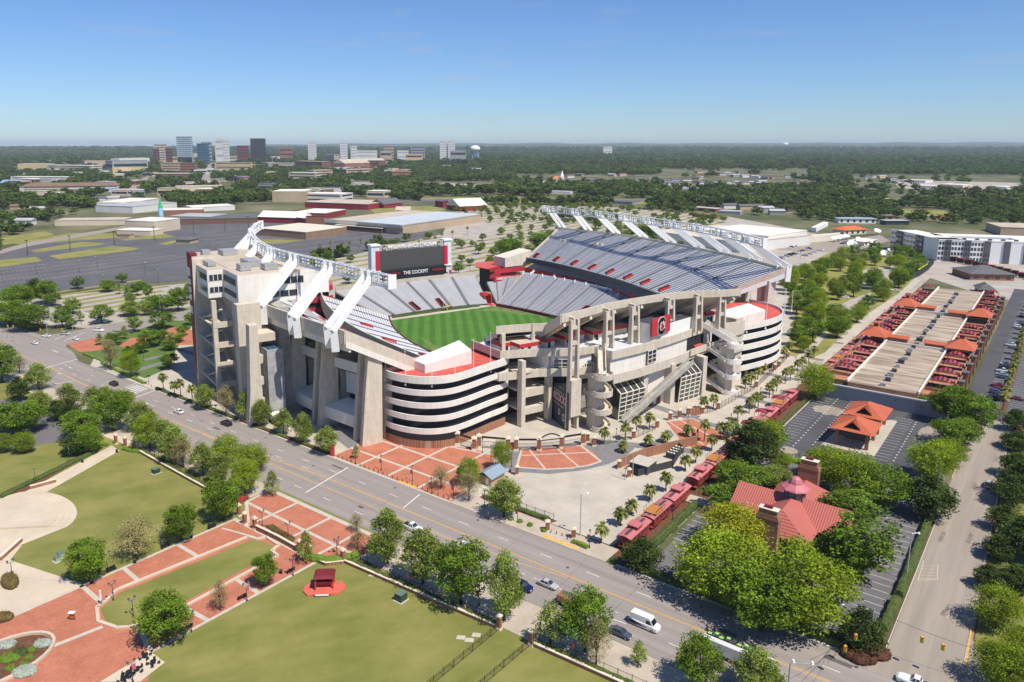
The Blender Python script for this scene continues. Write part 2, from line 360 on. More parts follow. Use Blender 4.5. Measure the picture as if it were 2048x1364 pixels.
sflat('brick_paving',[(213,-80),(222,-80),(232,-76),(240,-93),(231,-99),(218,-88)],.05,brick)
bands('paving_bands',[((213,-80),(218,-88),.6),((218,-88),(231,-99),.6),((231,-99),(240,-93),.6),((240,-93),(232,-76),.6),((226,-78),(236,-96),.6),((220,-81),(232,-98),.5)],.056,kerbm)
bands('grey_bands',[((200,-112),(214,-79),4),((244,-112),(236,-76),4),((276,-118),(272,-76),3.4),((310,-122),(308,-76),3.4),((345,-126),(344,-76),3.4),((380,-130),(380,-76),3.4),((204,-93),(244,-93),3),
   ((163,-330),(163,-292),3),((178,-335),(178,-285),3),((193,-335),(193,-278),3),((150,-166),(158,-190),4)],.044,greyp)
sflat('caboose_bed',[(144,-74.5),(320,-74.5),(320,-66.2),(144,-66.2)],.04,mulch)
sflat('footpath',[(180,-74.5),(184.5,-74.5),(184.5,-60),(180,-60)],.06,pave)
# big concrete apron joints
bands('slab_joints',[((149,-112+9*k),(168,-112+9*k),.08) for k in range(4)]+[((152+9*k,-117),(152+9*k,-76),.08) for k in range(6)],.036,concd)
# lawn side: mall, plaza over the road, round terrace
sflat('brick_paving',[(38,-156),(60,-156),(100.2,-155.6),(100.2,-151),(107,-161),(115.6,-162),(115.8,-123),(109.5,-118),(101,-124),(99.8,-123.5),(60,-123.5),(55,-116),(20,-116),(20,-152)],.04,brick)
sflat('cream_paving',[(20,-180),(45,-185),(61,-184),(56.5,-179),(62.3,-157),(60,-152.5),(20,-151)],.035,pave2)
sflat('cream_paving',[(20,-116),(54,-116),(52,-109),(20,-109)],.045,pave2)
a_=[(69+9.3*math.cos(t),-199.5+15.5*math.sin(t)) for t in [R(-70+8*k) for k in range(19)]]
sflat('round_terrace',[(45,-220),(62,-214)]+[(58,-216)]+a_+[(56,-184),(45,-186)],.05,pave2)
for k,(rr,zz) in enumerate(((.93,.2),(.86,.35),(.79,.5))):
    sflat('terrace_step',[(58+(x-58)*rr,-199.5+(y+199.5)*rr) for x,y in a_]+[(57,-199.5)],zz,pave2,th=.15)
sflat('footpath',[(103.5,-226.5),(103,-220.5),(70,-205.5),(70,-212)],.04,pave2)
sflat('car_park',[(68,-255),(100,-240),(112,-262),(104,-300),(60,-300)],.03,asph3)
sflat('planting_bed',[(70,-215),(99,-230),(101,-227.5),(72,-212.6)],.035,mulch)
sflat('sidewalk',[(104,-262),(109,-262),(112,-220),(117,-205),(109,-205),(106.5,-222)],.05,pave2)
# mall lawn with its pale curb
sflat('lawn',[(66,-147),(96,-143.4),(97.5,-141),(97.5,-137),(95,-134.5),(66,-133),(60.5,-135.5),(59,-139),(60.5,-144.5)],.05,grass)
def kerb_loop(name,pts,w,h,m,label=None,cat=None,kind=None,close=True):
    b=MB(); n=len(pts)
    for i in range(n if close else n-1):
        p,q=pts[i],pts[(i+1)%n]; c=bandS(p,q,w,0); b.prism([FS(*t) for t in c],0,h)
        b.prism([FS(p[0]+w/2*math.cos(a),p[1]+w/2*math.sin(a)) for a in [k*math.pi/3 for k in range(6)]],0,h-.004)
    return tag(b.build(name,m),label,cat,kind=kind)
kerb_loop('mall_kerb',[(62.5,-146.2),(65,-147.8),(66,-148.3),(96.4,-145.2),(97,-142.6),(99,-141.5),(98.6,-136.2),(96,-135.4),(95.5,-132.6),(64.5,-131.4),(63,-133.6),(61,-134.2),(59.5,-135.8),(58.2,-140.6),(60.2,-145.4)],.7,.4,pave2,kind='structure')
bands('paving_bands',[((38,-156),(100.2,-155.4),.8),((99.8,-123.8),(60,-124),.8),((71,-155.5),(70.5,-148.5),1),((84,-155.5),(84,-147),1),((71.5,-131.5),(72,-124),1),((84,-132),(84,-124),1),((62,-156),(61.6,-146.4),1),((62.6,-133.6),(60,-124),1),((58,-138.5),(49.5,-140),1),
  ((99.6,-155.6),(99.6,-124),1.1),((97.8,-142),(95,-154),.0+.6),
  ((115.4,-162),(115.6,-123),1.3),((107,-161),(107,-120.5),.9),((101.5,-150),(115.3,-150),.9),((101.5,-137),(115.3,-137),.9),((101,-126),(115.3,-126),.9),((107,-161),(115.4,-161.8),.9),((100.5,-151),(107,-161),.9),
  ((54.5,-116),(20,-116),.8),((46,-185),(62.3,-157.2),.4)],.05,kerbm)
# street edges and yellow kerb
bands('kerb',[((146,-16.8),(230,-16.4),.2),((240,-16.6),(303,-16.6),.2),((150,-4.8),(280,-6.0),.2)],.12,kerbm)
sflat('lawn',[(120,2.5),(160,-4),(290,-5.6),(290,60),(120,60)],.02,grass)
sflat('footpath',[(160,3),(162,3),(163,60),(160,60)],.05,pave2)
bands('yellow_kerb',[((150,-4.5),(164,-4.9),.28)],.16,lineY)
bands('white_kerb_yellow_patch',[((141.2,-90),(141.2,-80),.9),((141.2,-138),(141.2,-131),.9)],.155,lineY)
# road markings
seg=[]
YU=[(129.4,-700),(129.0,-330)],[(126.2,-268),(126.9,-213),(128.1,-181),(130.0,-158),(130.2,-60),(130.4,40)]
for ln in YU:
    for p,q in zip(ln,ln[1:]): seg+= [((p[0]-.16,p[1]),(q[0]-.16,q[1]),.13),((p[0]+.16,p[1]),(q[0]+.16,q[1]),.13)]
for p,q in zip([(126.6,-213),(125.8,-178),(125.9,-109),(127.7,-88),(129.5,-76)],[(125.8,-178),(125.9,-109),(127.7,-88),(129.5,-76)]): seg+=[((p[0],p[1]),(q[0],q[1]),.16)]
for p,q in zip([(128.6,-330),(126.6,-300)],[(126.6,-300),(126.2,-283)]): seg+=[(p,q,.3)]
bands('centre_line',seg,.034,lineY)
d=[]
for k in range(40):
    r=-330+12.2*k
    if -284<r<-262: continue
    if r<20: d.append(((134.1,r),(134.1,r+3.1),.17))
    if r>-170 and r<20: d.append(((121.4 if r<-120 else 122.6,r),(121.4 if r<-120 else 122.8,r+3.1),.17))
    if r<-170: d.append(((130.6,r+4),(130.6,r+7),.17)); d.append(((121.4,r+4),(121.4,r+7),.17))
for k in range(26):
    r=-212+2.0*k
    if r<-175: d.append(((129.4,r),(129.4,r+.9),.14))
for k in range(16): d.append(((124.7+.02*k,-104+3.2*k),(124.7+.02*k,-103+3.2*k),.15))
bands('lane_dashes',d,.035,lineW)
bands('stop_lines',[((120.2,-153),(138.6,-156.2),.35),((130.6,-126.2),(138.8,-128.0),.32),((124,-125.2),(126,-125.5),.25),((118.5,-124.4),(121,-124.8),.25),((131,-264.6),(140.2,-266.6),.4),((132.4,-268.5),(140.2,-271),.3),((127,-276),(140.2,-281),.3),((127,-331),(141.5,-334),.45),((117.3,-306),(126,-303),.4),((138.4,-13.8),(139.4,-6),.9),((141,-352),(141,-358),.4)]
  +[((133+1.25*k,-269.6-.3*k),(132.6+1.25*k,-277.6-.3*k),.5) for k in range(6)]+[((150,-377),(160,-384),.3),((152,-371),(166,-380),.3)],.036,lineW)
arrow=MB()
for s,r in ((133.5,-323),(130.6,-255),(122,-335),(127,-318)):
    arrow.prism([FS(s-.12,r),FS(s+.12,r),FS(s+.12,r+2),FS(s-.12,r+2)],.033,.037)
    arrow.prism([FS(s-.5,r),FS(s+.5,r),FS(s,r-1.3)],.033,.037)
tag(arrow.build('lane_arrow',lineW),kind='structure')
# ---- south car park (dark) with stalls, east side car parks
sflat('parking_lot',[(224,-66),(303,-66),(303,-26),(296,-18.5),(240,-18.5),(224,-30)],.03,asph2)
sflat('parking_lot',[(144,-64),(224,-66),(224,-30),(240,-18.5),(150,-18.8),(143,-30)],.028,asph3)
ov=lambda s,r,a,b,n=18:[(s+a*math.cos(2*math.pi*k/n)*(1+.18*math.sin(3*k)),r+b*math.sin(2*math.pi*k/n)) for k in range(n)]
for s,r,a,b in ((278,-58,5,5.5),(232,-59,3,3),(275,-27,8,2.8),(250,-24,4,2)): sflat('worn_patch',ov(s,r,a,b),.033,streetm)
st=[]
for k in range(22): st.append(((235+2.8*k,-65.3),(235+2.8*k,-60),.11))
for k in range(21): st.append(((240+2.7*k,-52.8),(240+2.7*k,-47.4),.11)) if not 6<k<17 or k<8 else st.append(((240+2.7*k,-52.8),(240+2.7*k,-49.6),.11))
for k in range(17): st.append(((242+2.7*k,-38.3),(242+2.7*k,-33),.11))
for k in range(14): st.append(((302.6,-62+2.9*k),(299,-62+2.9*k),.11))
for k in range(5): st.append(((224.5,-62+2.9*k),(229,-62+2.9*k),.11))
for k in range(22): st.append(((160+2.8*k,-65),(160+2.8*k,-60.2),.12)) if k not in (9,10) else None
for k in range(18): st.append(((152+2.9*k,-25),(152+2.9*k,-19.8),.11))
for k in range(5): st.append(((147,-45+3*k),(151,-44+3*k),.11))
bands('stall_lines',st,.038,lineW)
dots=[((235+2.8*k+1.4,-58.6),(235+2.8*k+1.9,-58.6),.5) for k in range(22)]+[((240+2.7*k+1.2,-54),(240+2.7*k+1.7,-54),.45) for k in range(21)]+[((243.3+2.7*k,-31.8),(243.8+2.7*k,-31.8),.45) for k in range(16)]+[((153.3+2.9*k,-26.4),(153.9+2.9*k,-26.4),.5) for k in range(18)]+[((161.3+2.8*k,-58.8),(161.8+2.8*k,-58.8),.45) for k in range(22)]
bands('stall_number_marks',dots,.039,lineW)
bands('kerb',[((235,-66),(303,-66),.4),((303,-66),(303,-27),.4),((150,-66),(176,-66),.3)],.14,kerbm)
sflat('warehouse_forecourt',[(303.5,-66),(303.5,-24),(312,-24),(312,-70),(303.5,-72)],.05,pave)
# car park right of the warehouse
sflat('parking_lot',[(303,-21.5),(600,-21.5),(600,34),(303,34)],.03,asph2)
st=[((318+2.8*k,-15.2),(318+2.8*k,-10.6),.14) for k in range(86)]+[((318+2.8*k,-8.4),(318+2.8*k,-3.6),.14) for k in range(84)]+[((318+2.8*k,8),(318+2.8*k,13),.14) for k in range(84)]
bands('stall_lines',st,.04,lineW)
sflat('palm_strip',[(314,-10.4),(600,-10.4),(600,-8.6),(314,-8.6)],.13,mulch,th=.1)
sflat('mulch_strip',[(147,-18.6),(228,-18.6),(228,-17),(147,-17)],.1,mulch)
sflat('mulch_strip',[(141.2,-30),(146,-20.5),(147,-17.2),(143.5,-17.6),(141.2,-20)],.1,mulch)
sflat('mulch_strip',[(141.2,-70),(141.2,-30),(144,-30),(144,-70)],.1,mulch)
sflat('mulch_strip',[(147,-114.5),(147,-92),(149.5,-91),(150,-114)],.1,mulch)
bands('yellow_hatched_box',[((176,-15.8),(186,-16),.14),((176,-15.8),(179,-12.5),.14),((179,-12.5),(186,-13.3),.14)]+[((177+1.6*k,-15.8),(179+1.6*k,-12.8),.13) for k in range(5)]+[((164,-6.2),(170,-6.6),.12),((164,-6.2),(164.5,-9),.12),((164.5,-9),(170,-9),.12)],.04,pave2)

flat('lawn',[(172,704),(250,668),(330,642),(392,640),(352,700),(340,735),(290,757),(205,722)],.06,mat('fresh_lawn',(.075,.14,.025),.95,col2=(.12,.18,.04),scale=.2,detail=10))
for P in ([(133,688),(196,674),(208,700),(160,705)],[(238,692),(262,676),(302,672),(285,691),(262,698)],[(318,668),(345,654),(394,662),(388,690),(352,690)]): flat('brick_paving',P,.075,brick)
flat('grey_paving',[(255,742),(330,722),(332,726),(262,748)],.077,greyp); flat('grey_paving',[(285,718),(338,708),(339,712),(290,722)],.077,greyp)

patchm=mat('tar_patch',(.11,.10,.095),.9,.2,.4,detail=8); iron=mat('cast_iron_cover',(.07,.065,.06),.7,.2,3)
rp=random.Random(2)
for i in range(11):
    s_,r_=rp.choice([119,123.5,132,136.5]),-300+28*i+rp.uniform(-8,8); l_,w_=rp.uniform(2,6),rp.uniform(.7,1.4)
    sflat('road_patch',[(s_,r_),(s_+w_,r_+.2),(s_+w_-.1,r_+l_),(s_-.1,r_+l_-.2)],.027,patchm)
for i in range(12): s_,r_=rp.choice([118.5,124,133,137.5]),-310+29*i; sflat('manhole_cover',[(s_+.38*math.cos(t),r_+.38*math.sin(t)) for t in [k*math.pi/5 for k in range(10)]],.03,iron)
for i in range(7): s_,r_=150+rp.uniform(0,140),rp.uniform(-15,-7); sflat('road_patch',[(s_,r_),(s_+rp.uniform(2,7),r_+.3),(s_+rp.uniform(2,6),r_+1.2),(s_-.2,r_+.9)],.029,mat('street_patch',(.22,.185,.155),.9,.15,.5))
cr=[]
for i in range(26):
    r_=-320+13.5*i+rp.uniform(-3,3); s0=117.5; 
    p=(s0,r_)
    while p[0]<139:
        q=(min(p[0]+rp.uniform(2,4),139.5),p[1]+rp.uniform(-.7,.7)); cr.append((p,q,.06)); p=q
bands('sealed_cracks',cr,.0262,patchm)
bands('sidewalk_joints',[((140.9,-118+3*k),(147,-118+3*k),.05) for k in range(15)]+[((106.7,-116+3*k),(116.6,-116+3*k),.05) for k in range(34)],.143,concd)
# ---------------------------------------------------------------- stadium
ST=thing('stadium','grey and garnet football stadium with two crescent upper decks and white lighting arches','stadium',(OX,OY,0))
pitch=MB()
pl=[]
for k in range(25):
    t=-1+2*k/24; pl.append((66*t,-49.5+15*t*t))
for k in range(25):
    t=1-2*k/24; pl.append((66*t,42-10*t*t))
flat('pitch',[FA(a,b) for a,b in pl],.06,turf,pix=False)
flat('pitch_apron',[FA(a*1.07,b*1.05-.3) for a,b in pl],.045,pave,pix=False)
sandm=mat('worn_sandy_grass',(.20,.22,.09),.95,col2=(.08,.16,.03),scale=.25,detail=10)
flat('worn_turf',[FA(*p) for p in [(-60,16),(-62,30),(-56,33),(-38,37),(-37,33),(-54,25)]],.07,sandm,pix=False)
flat('worn_turf',[FA(*p) for p in [(-28,-38),(-2,-46),(12,-44),(10,-41),(-10,-40)]],.07,sandm,pix=False)
def interp(pts,n):
    pts=[np.array(p,float) for p in pts]; d=[0]
    for p,q in zip(pts,pts[1:]): d.append(d[-1]+np.linalg.norm(q-p))
    # Catmull-Rom by arc length
    out=[]
    for t in np.linspace(0,d[-1],n):
        i=min(max(np.searchsorted(d,t)-1,0),len(pts)-2); u=(t-d[i])/(d[i+1]-d[i])
        p0=pts[max(i-1,0)];p1=pts[i];p2=pts[i+1];p3=pts[min(i+2,len(pts)-1)]
        out.append(.5*((2*p1)+(-p0+p2)*u+(2*p0-5*p1+4*p2-p3)*u*u+(-p0+3*p1-3*p2+p3)*u**3))
    return out
def at(front,rim,u,t,dz=0):
    """point on a stand: u along it, t from front row to top row"""
    n=len(front)-1; x=u*n; i=min(int(x),n-1); f=x-i
    P=front[i]*(1-f)+front[i+1]*f; Q=rim[i]*(1-f)+rim[i+1]*f; p=P*(1-t)+Q*t
    return (*FA(p[0],p[1]),p[2]+dz)
def stand(name,front,rim,rows,seg=40,label=None,thick=1.2):
    F=interp(front,seg); Q=interp(rim,seg); m=MB()
    for k in range(rows):
        t0,t1=k/rows,(k+1)/rows; tm=t0+(t1-t0)*.5
        rings=[]
        def rg(t,zt,dz): return [(*FA(*(f*(1-t)+q*t)[:2]),(f*(1-zt)+q*zt)[2]+dz) for f,q in zip(F,Q)]
        m.loft([rg(t0,t0,0),rg(tm,t0,0)],1); m.loft([rg(tm,t0,0),rg(tm,t0,.42)],1); m.loft([rg(tm,t0,.42),rg(t1,t0,.42)],0)
        m.loft([rg(t1,t0,.42),rg(t1,t1,0)],0)
    # underside and ends
    lo=[(*FA(*p[:2]),p[2]-thick) for p in F]; hi=[(*FA(*p[:2]),p[2]-thick-.4) for p in Q]
    m.loft([hi,lo],2)
    for i in (0,-1):
        f,q=F[i],Q[i]; m.add([(*FA(*f[:2]),f[2]-thick),(*FA(*q[:2]),q[2]-thick-.4),(*FA(*q[:2]),q[2]+.5),(*FA(*f[:2]),f[2]+.5)],[(0,1,2,3) if i==0 else (3,2,1,0)],2)
    o=m.build(name,[seatm,tread,conc],ST); 
    if label: o['label']=label
    return F,Q
def wallstrip(m,pts,z0,z1,th=.35,mi=0,fr=FA,top=None):
    """upright wall along a run of plan points; z0/z1 numbers or one per point"""
    n=len(pts); zz0=z0 if hasattr(z0,'__len__') else [z0]*n; zz1=z1 if hasattr(z1,'__len__') else [z1]*n
    L=[];Rr=[]
    for i,p in enumerate(pts):
        a=np.array(pts[max(i-1,0)][:2]);b=np.array(pts[min(i+1,n-1)][:2]); d=b-a; d=d/np.linalg.norm(d); nn=np.array([-d[1],d[0]])*th/2
        L.append(np.array(p[:2])+nn); Rr.append(np.array(p[:2])-nn)
    rings=[]
    for i in range(n):
        a,b=fr(*L[i]),fr(*Rr[i]); rings.append([(*a,zz0[i]),(*a,zz1[i]),(*b,zz1[i]),(*b,zz0[i])])
    m.loft(rings,mi,close=True,caps=True)
def aisles(F,Q,us,w=.6,t0=0,t1=1,n=0):
    for u in us:
        m=MB(); L=[];Rr=[]
        for k in range(13):
            t=t0+(t1-t0)*k/12; p=Vector(at(F,Q,u,t,.50)); d=Vector(at(F,Q,min(u+.01,1),t))-Vector(at(F,Q,max(u-.01,0),t)); d.z=0; d.normalize()
            L.append(tuple(p-d*w/2)); Rr.append(tuple(p+d*w/2))
        m.loft([L,Rr],0); m.loft([Rr,[(x,y,z-.4) for x,y,z in Rr]],0); m.loft([[(x,y,z-.4) for x,y,z in L],L],0)
        m.build('aisle',aisle,ST)
def vomitory(F,Q,u,t0,t1,w=3.0,h=.55):
    m=MB(); p0=Vector(at(F,Q,u,t0,0)); p1=Vector(at(F,Q,u,t1,0)); d=(p1-p0); d.z=0; L=d.length; d.normalize(); s=Vector((-d.y,d.x,0))
    z0,z1=p0.z,p1.z
    for sg in (-1,1):
        a=p0+s*sg*w/2; b=p1+s*sg*w/2; q=s*sg*.2
        m.loft([[tuple(a+Vector((0,0,-.5))),tuple(a+Vector((0,0,h+.5))),tuple(a+q+Vector((0,0,h+.5))),tuple(a+q+Vector((0,0,-.5)))],[tuple(b+Vector((0,0,-.5))),tuple(b+Vector((0,0,h+.3))),tuple(b+q+Vector((0,0,h+.3))),tuple(b+q+Vector((0,0,-.5)))]],0,True,True)
    a=p1-s*w/2; b=p1+s*w/2; m.beam(a+Vector((0,0,h*.4+.1)),b+Vector((0,0,h*.4+.1)),.2,h+.3)
    m.add([tuple(p0-s*w/2+Vector((0,0,.6))),tuple(p0+s*w/2+Vector((0,0,.6))),tuple(p1+s*w/2+Vector((0,0,.75))),tuple(p1-s*w/2+Vector((0,0,.75)))],[(0,1,2,3),(3,2,1,0)],1)
    o=m.build('vomitory',[redb2,dark],ST)
redb2=mat('red_vomitory_paint',(.50,.05,.04),.6)
# east upper deck
EF=[(-97,80,20),(-70,80.5,20),(-43,78.5,20),(-10,73.5,20),(20,66,20),(59,54,20)]; ER=[(-98,107.5,38),(-75,111,38),(-53,114.3,38),(-30,114.3,38),(-5,110.5,38),(19,105.7,38),(39,102,38),(62,95,38),(86.5,84.6,38)]
F,Q=stand('east_upper_deck',EF,ER,34); Fe,Qe=F,Q
aisles(F,Q,[(k+.0)/9.2 for k in range(1,9)]); 
for k in range(9): vomitory(F,Q,.045+k*.108,.07,.19)
m=MB(); wallstrip(m,[(p[0],p[1]-.2) for p in F],[p[2]-2.0 for p in F],[p[2]+1.0 for p in F],.4); m.build('dark_balcony_front',darkg,ST)
m=MB()
for i in (0,-1):
    f,q=F[i],Q[i]; n=8
    pts=[(f*(1-k/n)+q*k/n) for k in range(n+1)]; wallstrip(m,[p[:2] for p in pts],[p[2]-1.6 for p in pts],[p[2]+1.1 for p in pts],.5)
wallstrip(m,[p[:2] for p in Q],[p[2]-1.0 for p in Q],[p[2]+.9 for p in Q],.5)
m.build('deck_parapet',conc,ST)
m=MB()
for i in (-1,):
    f,q=F[i],Q[i]; n=8; pts=[(f*(1-k/n)+q*k/n) for k in range(n+1)]; wallstrip(m,[p[:2] for p in pts],[p[2]-3.6 for p in pts],[p[2]-1.62 for p in pts],.8)
q=Q[-1]; 
m.build('white_steel_girder',white,ST)
# east mid tier in shade, red concourse wall
def shift(pts,db,z): return [(a,b+db,z) for a,b,*_ in pts]
F2,Q2=stand('east_club_tier',[(-97,79,13.4),(-43,80,13.4),(20,69,13.4),(62,57,13.4)],[(-97,96,19.2),(-43,97,19.2),(20,86,19.2),(66,74,19.2)],10,30)
m=MB(); wallstrip(m,[p[:2] for p in F2],11.2,14.6,.3); m.build('red_concourse_wall',redb2,ST)
m=MB(); wallstrip(m,[(p[0],p[1]) for p in Q2],0,[p[2]+2 for p in Q2],1.2); m.build('rear_wall',concd,ST)
# west upper deck
WF=[(-92,-78,17),(-60,-86,17),(-20,-90,17),(20,-91,17),(60,-90,17),(82,-87,17)]; WR=[(-98,-104,37.5),(-60,-121,37.5),(-20,-131,37.5),(10,-133.5,37.5),(35,-133,37.5),(57,-130,37.5),(84,-125.5,37.5)]
F,Q=stand('west_upper_deck',WF,WR,34); Fw,Qw=F,Q
aisles(F,Q,[k/9. for k in range(1,9)])
for k in range(9): vomitory(F,Q,.05+k*.108,.10,.24)
for k in range(8): vomitory(F,Q,.1+k*.108,.52,.6)
m=MB(); wallstrip(m,[p[:2] for p in Q],[p[2]-3.4 for p in Q],[p[2]+.9 for p in Q],.6)
for i in (0,-1):
    f,q=F[i],Q[i]; n=8; pts=[(f*(1-k/n)+q*k/n) for k in range(n+1)]; wallstrip(m,[p[:2] for p in pts],[p[2]-2.2 for p in pts],[p[2]+1.2 for p in pts],.5)
m.build('deck_parapet',conc,ST)
m=MB(); f,q=F[-1],Q[-1]; n=8; pts=[(f*(1-k/n)+q*k/n) for k in range(n+1)]; wallstrip(m,[p[:2] for p in pts],[p[2]-4.2 for p in pts],[p[2]-2.22 for p in pts],.9)
wallstrip(m,[(p[0],p[1]+1.5) for p in Q],[p[2]-6 for p in Q],[p[2]-3.42 for p in Q],.8); m.build('white_steel_girder',concw,ST)
# lower bowl
WB=[(a,-49.8+15*(a/66)**2-.6,1.3) for a in (-70,-45,-20,0,20,45,70)]; WT=[(-84,-66,14),(-55,-75,14),(-20,-82,14),(0,-84,14),(20,-84,14),(55,-82,14),(82,-78,14)]
F,Q=stand('west_lower_stand',WB,WT,26); aisles(F,Q,[k/11 for k in range(1,11)])
for u in (.3,.5,.7): vomitory(F,Q,u,.45,.62)
m=MB(); wallstrip(m,[p[:2] for p in F],0,2.1,.3); m.build('field_wall',garnet,ST)
m=MB(); wallstrip(m,[(p[0],p[1]-.3) for p in Q],9,16.5,.5); m.build('rear_wall',offw,ST)
EB=[(a,42.6-10*(a/66)**2,1.3) for a in (-64,-45,-20,0,20,45,68)]; ET=[(-84,67.5,13.2),(-60,73,13.2),(-22,75.5,13.2),(10,74,13.2),(30,72,13.2),(60,62,13.2),(76,52,13.2)]
F,Q=stand('east_lower_stand',EB,ET,30); aisles(F,Q,[k/12 for k in range(1,12)])
for u in (.42,.7): vomitory(F,Q,u,.28,.44)
m=MB(); wallstrip(m,[p[:2] for p in F],0,2,.3); m.build('field_wall',garnet,ST)
m=MB(); wallstrip(m,[(p[0],p[1]+.2) for p in Q],12.5,14.4,.12); 
for k in range(0,len(Q),2): m.box(Q[k][0]-.1,Q[k][0]+.1,Q[k][1]-.4,Q[k][1]+.4,13,15,FA)
m.build('white_handrail',white,ST)
for k in range(8):
    m=MB(); p=at(F2,Q2,.08+k*.12,0,0); x,y,z=p
    m.beam((x,y,13.6),(x-1.9,y-4.6,12.9),1.3,.25); m.beam((x,y,14.6),(x-1.9,y-4.6,13.9),.12,.12); m.build('access_bridge',concw,ST)
# north end stand
NB=[(-71.5,-38,1.3),(-72.5,-20,1.3),(-73,0,1.3),(-71,20,1.3),(-68,30,1.3)]; NT=[(-94,-54,13),(-97,-20,13),(-98,0,13),(-97,26,13),(-96,40,13)]
F,Q=stand('north_stand',NB,NT,26); aisles(F,Q,[.14,.32,.5,.66,.82],1.6)
for u in (.37,.6): vomitory(F,Q,u,.02,.3,2.6)
m=MB(); wallstrip(m,[(p[0]-.3,p[1]) for p in Q],[0]*len(Q),[15.5]*len(Q),.5); m.build('rear_wall',pave,ST)
m=MB(); f,q=F[0],Q[0]; m.add([(*FA(f[0],f[1]-.1),0),(*FA(q[0],q[1]-.1),0),(*FA(q[0],q[1]-.1),12.6),(*FA(f[0],f[1]-.1),1)],[(0,1,2,3),(3,2,1,0)]); m.box(-94,-80,-56,-54.2,0,10,FA); m.build('dark_steel_side',darkg,ST)
CB=[(-68,36,1.3),(-66.5,38,1.3),(-64.5,38.4,1.3)]; CT=[(-91,45,9.2),(-89,54,9.6),(-84,64,12.4)]
F,Q=stand('corner_stand',CB,CT,26,8); aisles(F,Q,[.33,.66])
m=MB(); m.box(-76,-67,31.2,35.2,.1,.14,FA); m.box(-78,-72,30.6,31.1,0,5.5,FA); m.box(-78,-72,35.1,35.6,0,5.5,FA); m.box(-78,-75,31.1,35.1,4.5,6.4,FA); m.build('players_tunnel',redb2,ST)
# south lower stand and upper stand
SB=[(71,-30,1.3),(73,-10,1.3),(73,10,1.3),(71,28,1.3)]; STp=[(90,-62,12),(94,-20,12),(94,14,12),(90,60,12)]
F,Q=stand('south_lower_stand',SB,STp,24,20)
m=MB(); wallstrip(m,[p[:2] for p in F],0,2,.3); m.build('field_wall',garnet,ST)
SF=[(74,-50,22),(69,-30,22),(69,-5,22),(74,14,22),(80,24,22)]; SR_=[(105.4,-60,38.4),(103,-48,38.4),(100,-35,38.4),(99,-20,38.4),(99,-5,38.4),(101,7,38.4),(105.6,18,38.4),(108,26,38.4)]
F,Q=stand('south_upper_stand',SF,SR_,20,30)
m=MB(); wallstrip(m,[p[:2] for p in Q],[36.5]*len(Q),[39.2]*len(Q),.5)
f,q=F[0],Q[0]; n=6; pts=[(f*(1-k/n)+q*k/n) for k in range(n+1)]; wallstrip(m,[p[:2] for p in pts],[p[2]-2.4 for p in pts],[p[2]+1 for p in pts],.5)
f,q=F[-1],Q[-1]; pts=[(f*(1-k/n)+q*k/n) for k in range(n+1)]; wallstrip(m,[p[:2] for p in pts],[p[2]-2.4 for p in pts],[p[2]+1 for p in pts],.5)
m.build('deck_parapet',conc,ST)
for k in range(7):     # raking beams under the south deck
    u=.03+k*.155; m=MB(); p=at(F,Q,min(u,1),1,-2.6); q=at(F,Q,min(u,1),0,-2.2); m.beam(p,q,.9,1.6); m.build('raking_beam',conc,ST)
# low stand at the south west corner
F3,Q3=stand('corner_low_stand',[(70,-66,24),(70,-58,24)],[(87,-72,31),(90,-59,31)],10,4)
m=MB(); wallstrip(m,[(87,-72.6),(88.6,-66),(90.5,-60),(93,-55)],30.6,33.3,.5); m.box(87,88.4,-71,-69.6,24,30.6,FA); m.build('deck_parapet',conc,ST)
m=MB(); m.tube((*FA(91,-60),25),(*FA(91,-60),33.4),.9,.35,8); m.build('vent_stack',conc,ST)
# --- A-frames carrying the south rim
for k,(a,b,z0) in enumerate(((107.2,-55.6,0),(103.6,-37,24),(103.2,-24.5,24),(102.6,-6,24),(103.6,8,24),(105.4,19,24))):
    m=MB()
    for sg in (-1,1):
        w=.42
        m.loft([[(*FA(a-1.3,b+sg*1.7-w),z0),(*FA(a+.9,b+sg*1.7-w),z0),(*FA(a+.9,b+sg*1.7+w),z0),(*FA(a-1.3,b+sg*1.7+w),z0)],[(*FA(a-.8,b+sg*1.4-w),37.4),(*FA(a+.3,b+sg*1.4-w),37.4),(*FA(a+.3,b+sg*1.4+w),37.4),(*FA(a-.8,b+sg*1.4+w),37.4)]],0,True,True)
    m.box(a-.6,a+.2,b-1.1,b+1.1,34.2,35.3,FA); m.box(a-.6,a+.3,b-1.2,b+1.2,29,30.2,FA); m.box(a-3,a-.2,b-.5,b+.5,35.3,38.0,FA)
    if not k: m.box(a-1.0,a+1.6,b-2.1,b+2.1,5,17.5,FA)
    m.build('support_frame',conc,ST)
# --- south promenade building
m=MB(); slabp=[(91,-73.5),(95.2,-61),(101.6,-50),(102.6,-42.6),(109.1,-41),(108.5,-28),(105.9,-10),(99.3,22),(98.2,29),(84,36),(70,30),(70,-60),(74,-73.5)]
m.prism([FA(*p) for p in slabp],23,24.05,0); m.build('promenade_slab',[promen],ST)
fr_w=[(91.2,-73.6),(95.5,-61),(102,-50)]; fr_e=[(109.5,-41),(108.8,-28),(106.2,-10),(99.6,22),(98.5,29)]
m=MB()
wallstrip(m,[(74,-73.8)]+fr_w+[(102.8,-42.6)],23.2,25.9,.4); wallstrip(m,[(88,-77.5),(93,-75.5),(96.3,-61.5),(102.4,-50.5),(103.4,-44)],16.3,19,.4)
wallstrip(m,fr_e,22.2,25.2,.4); wallstrip(m,[(102.8,-42.6),(109.4,-41)],22.2,25.2,.4)
wallstrip(m,[(x+1,y) for x,y in fr_e],14,17.2,.4)
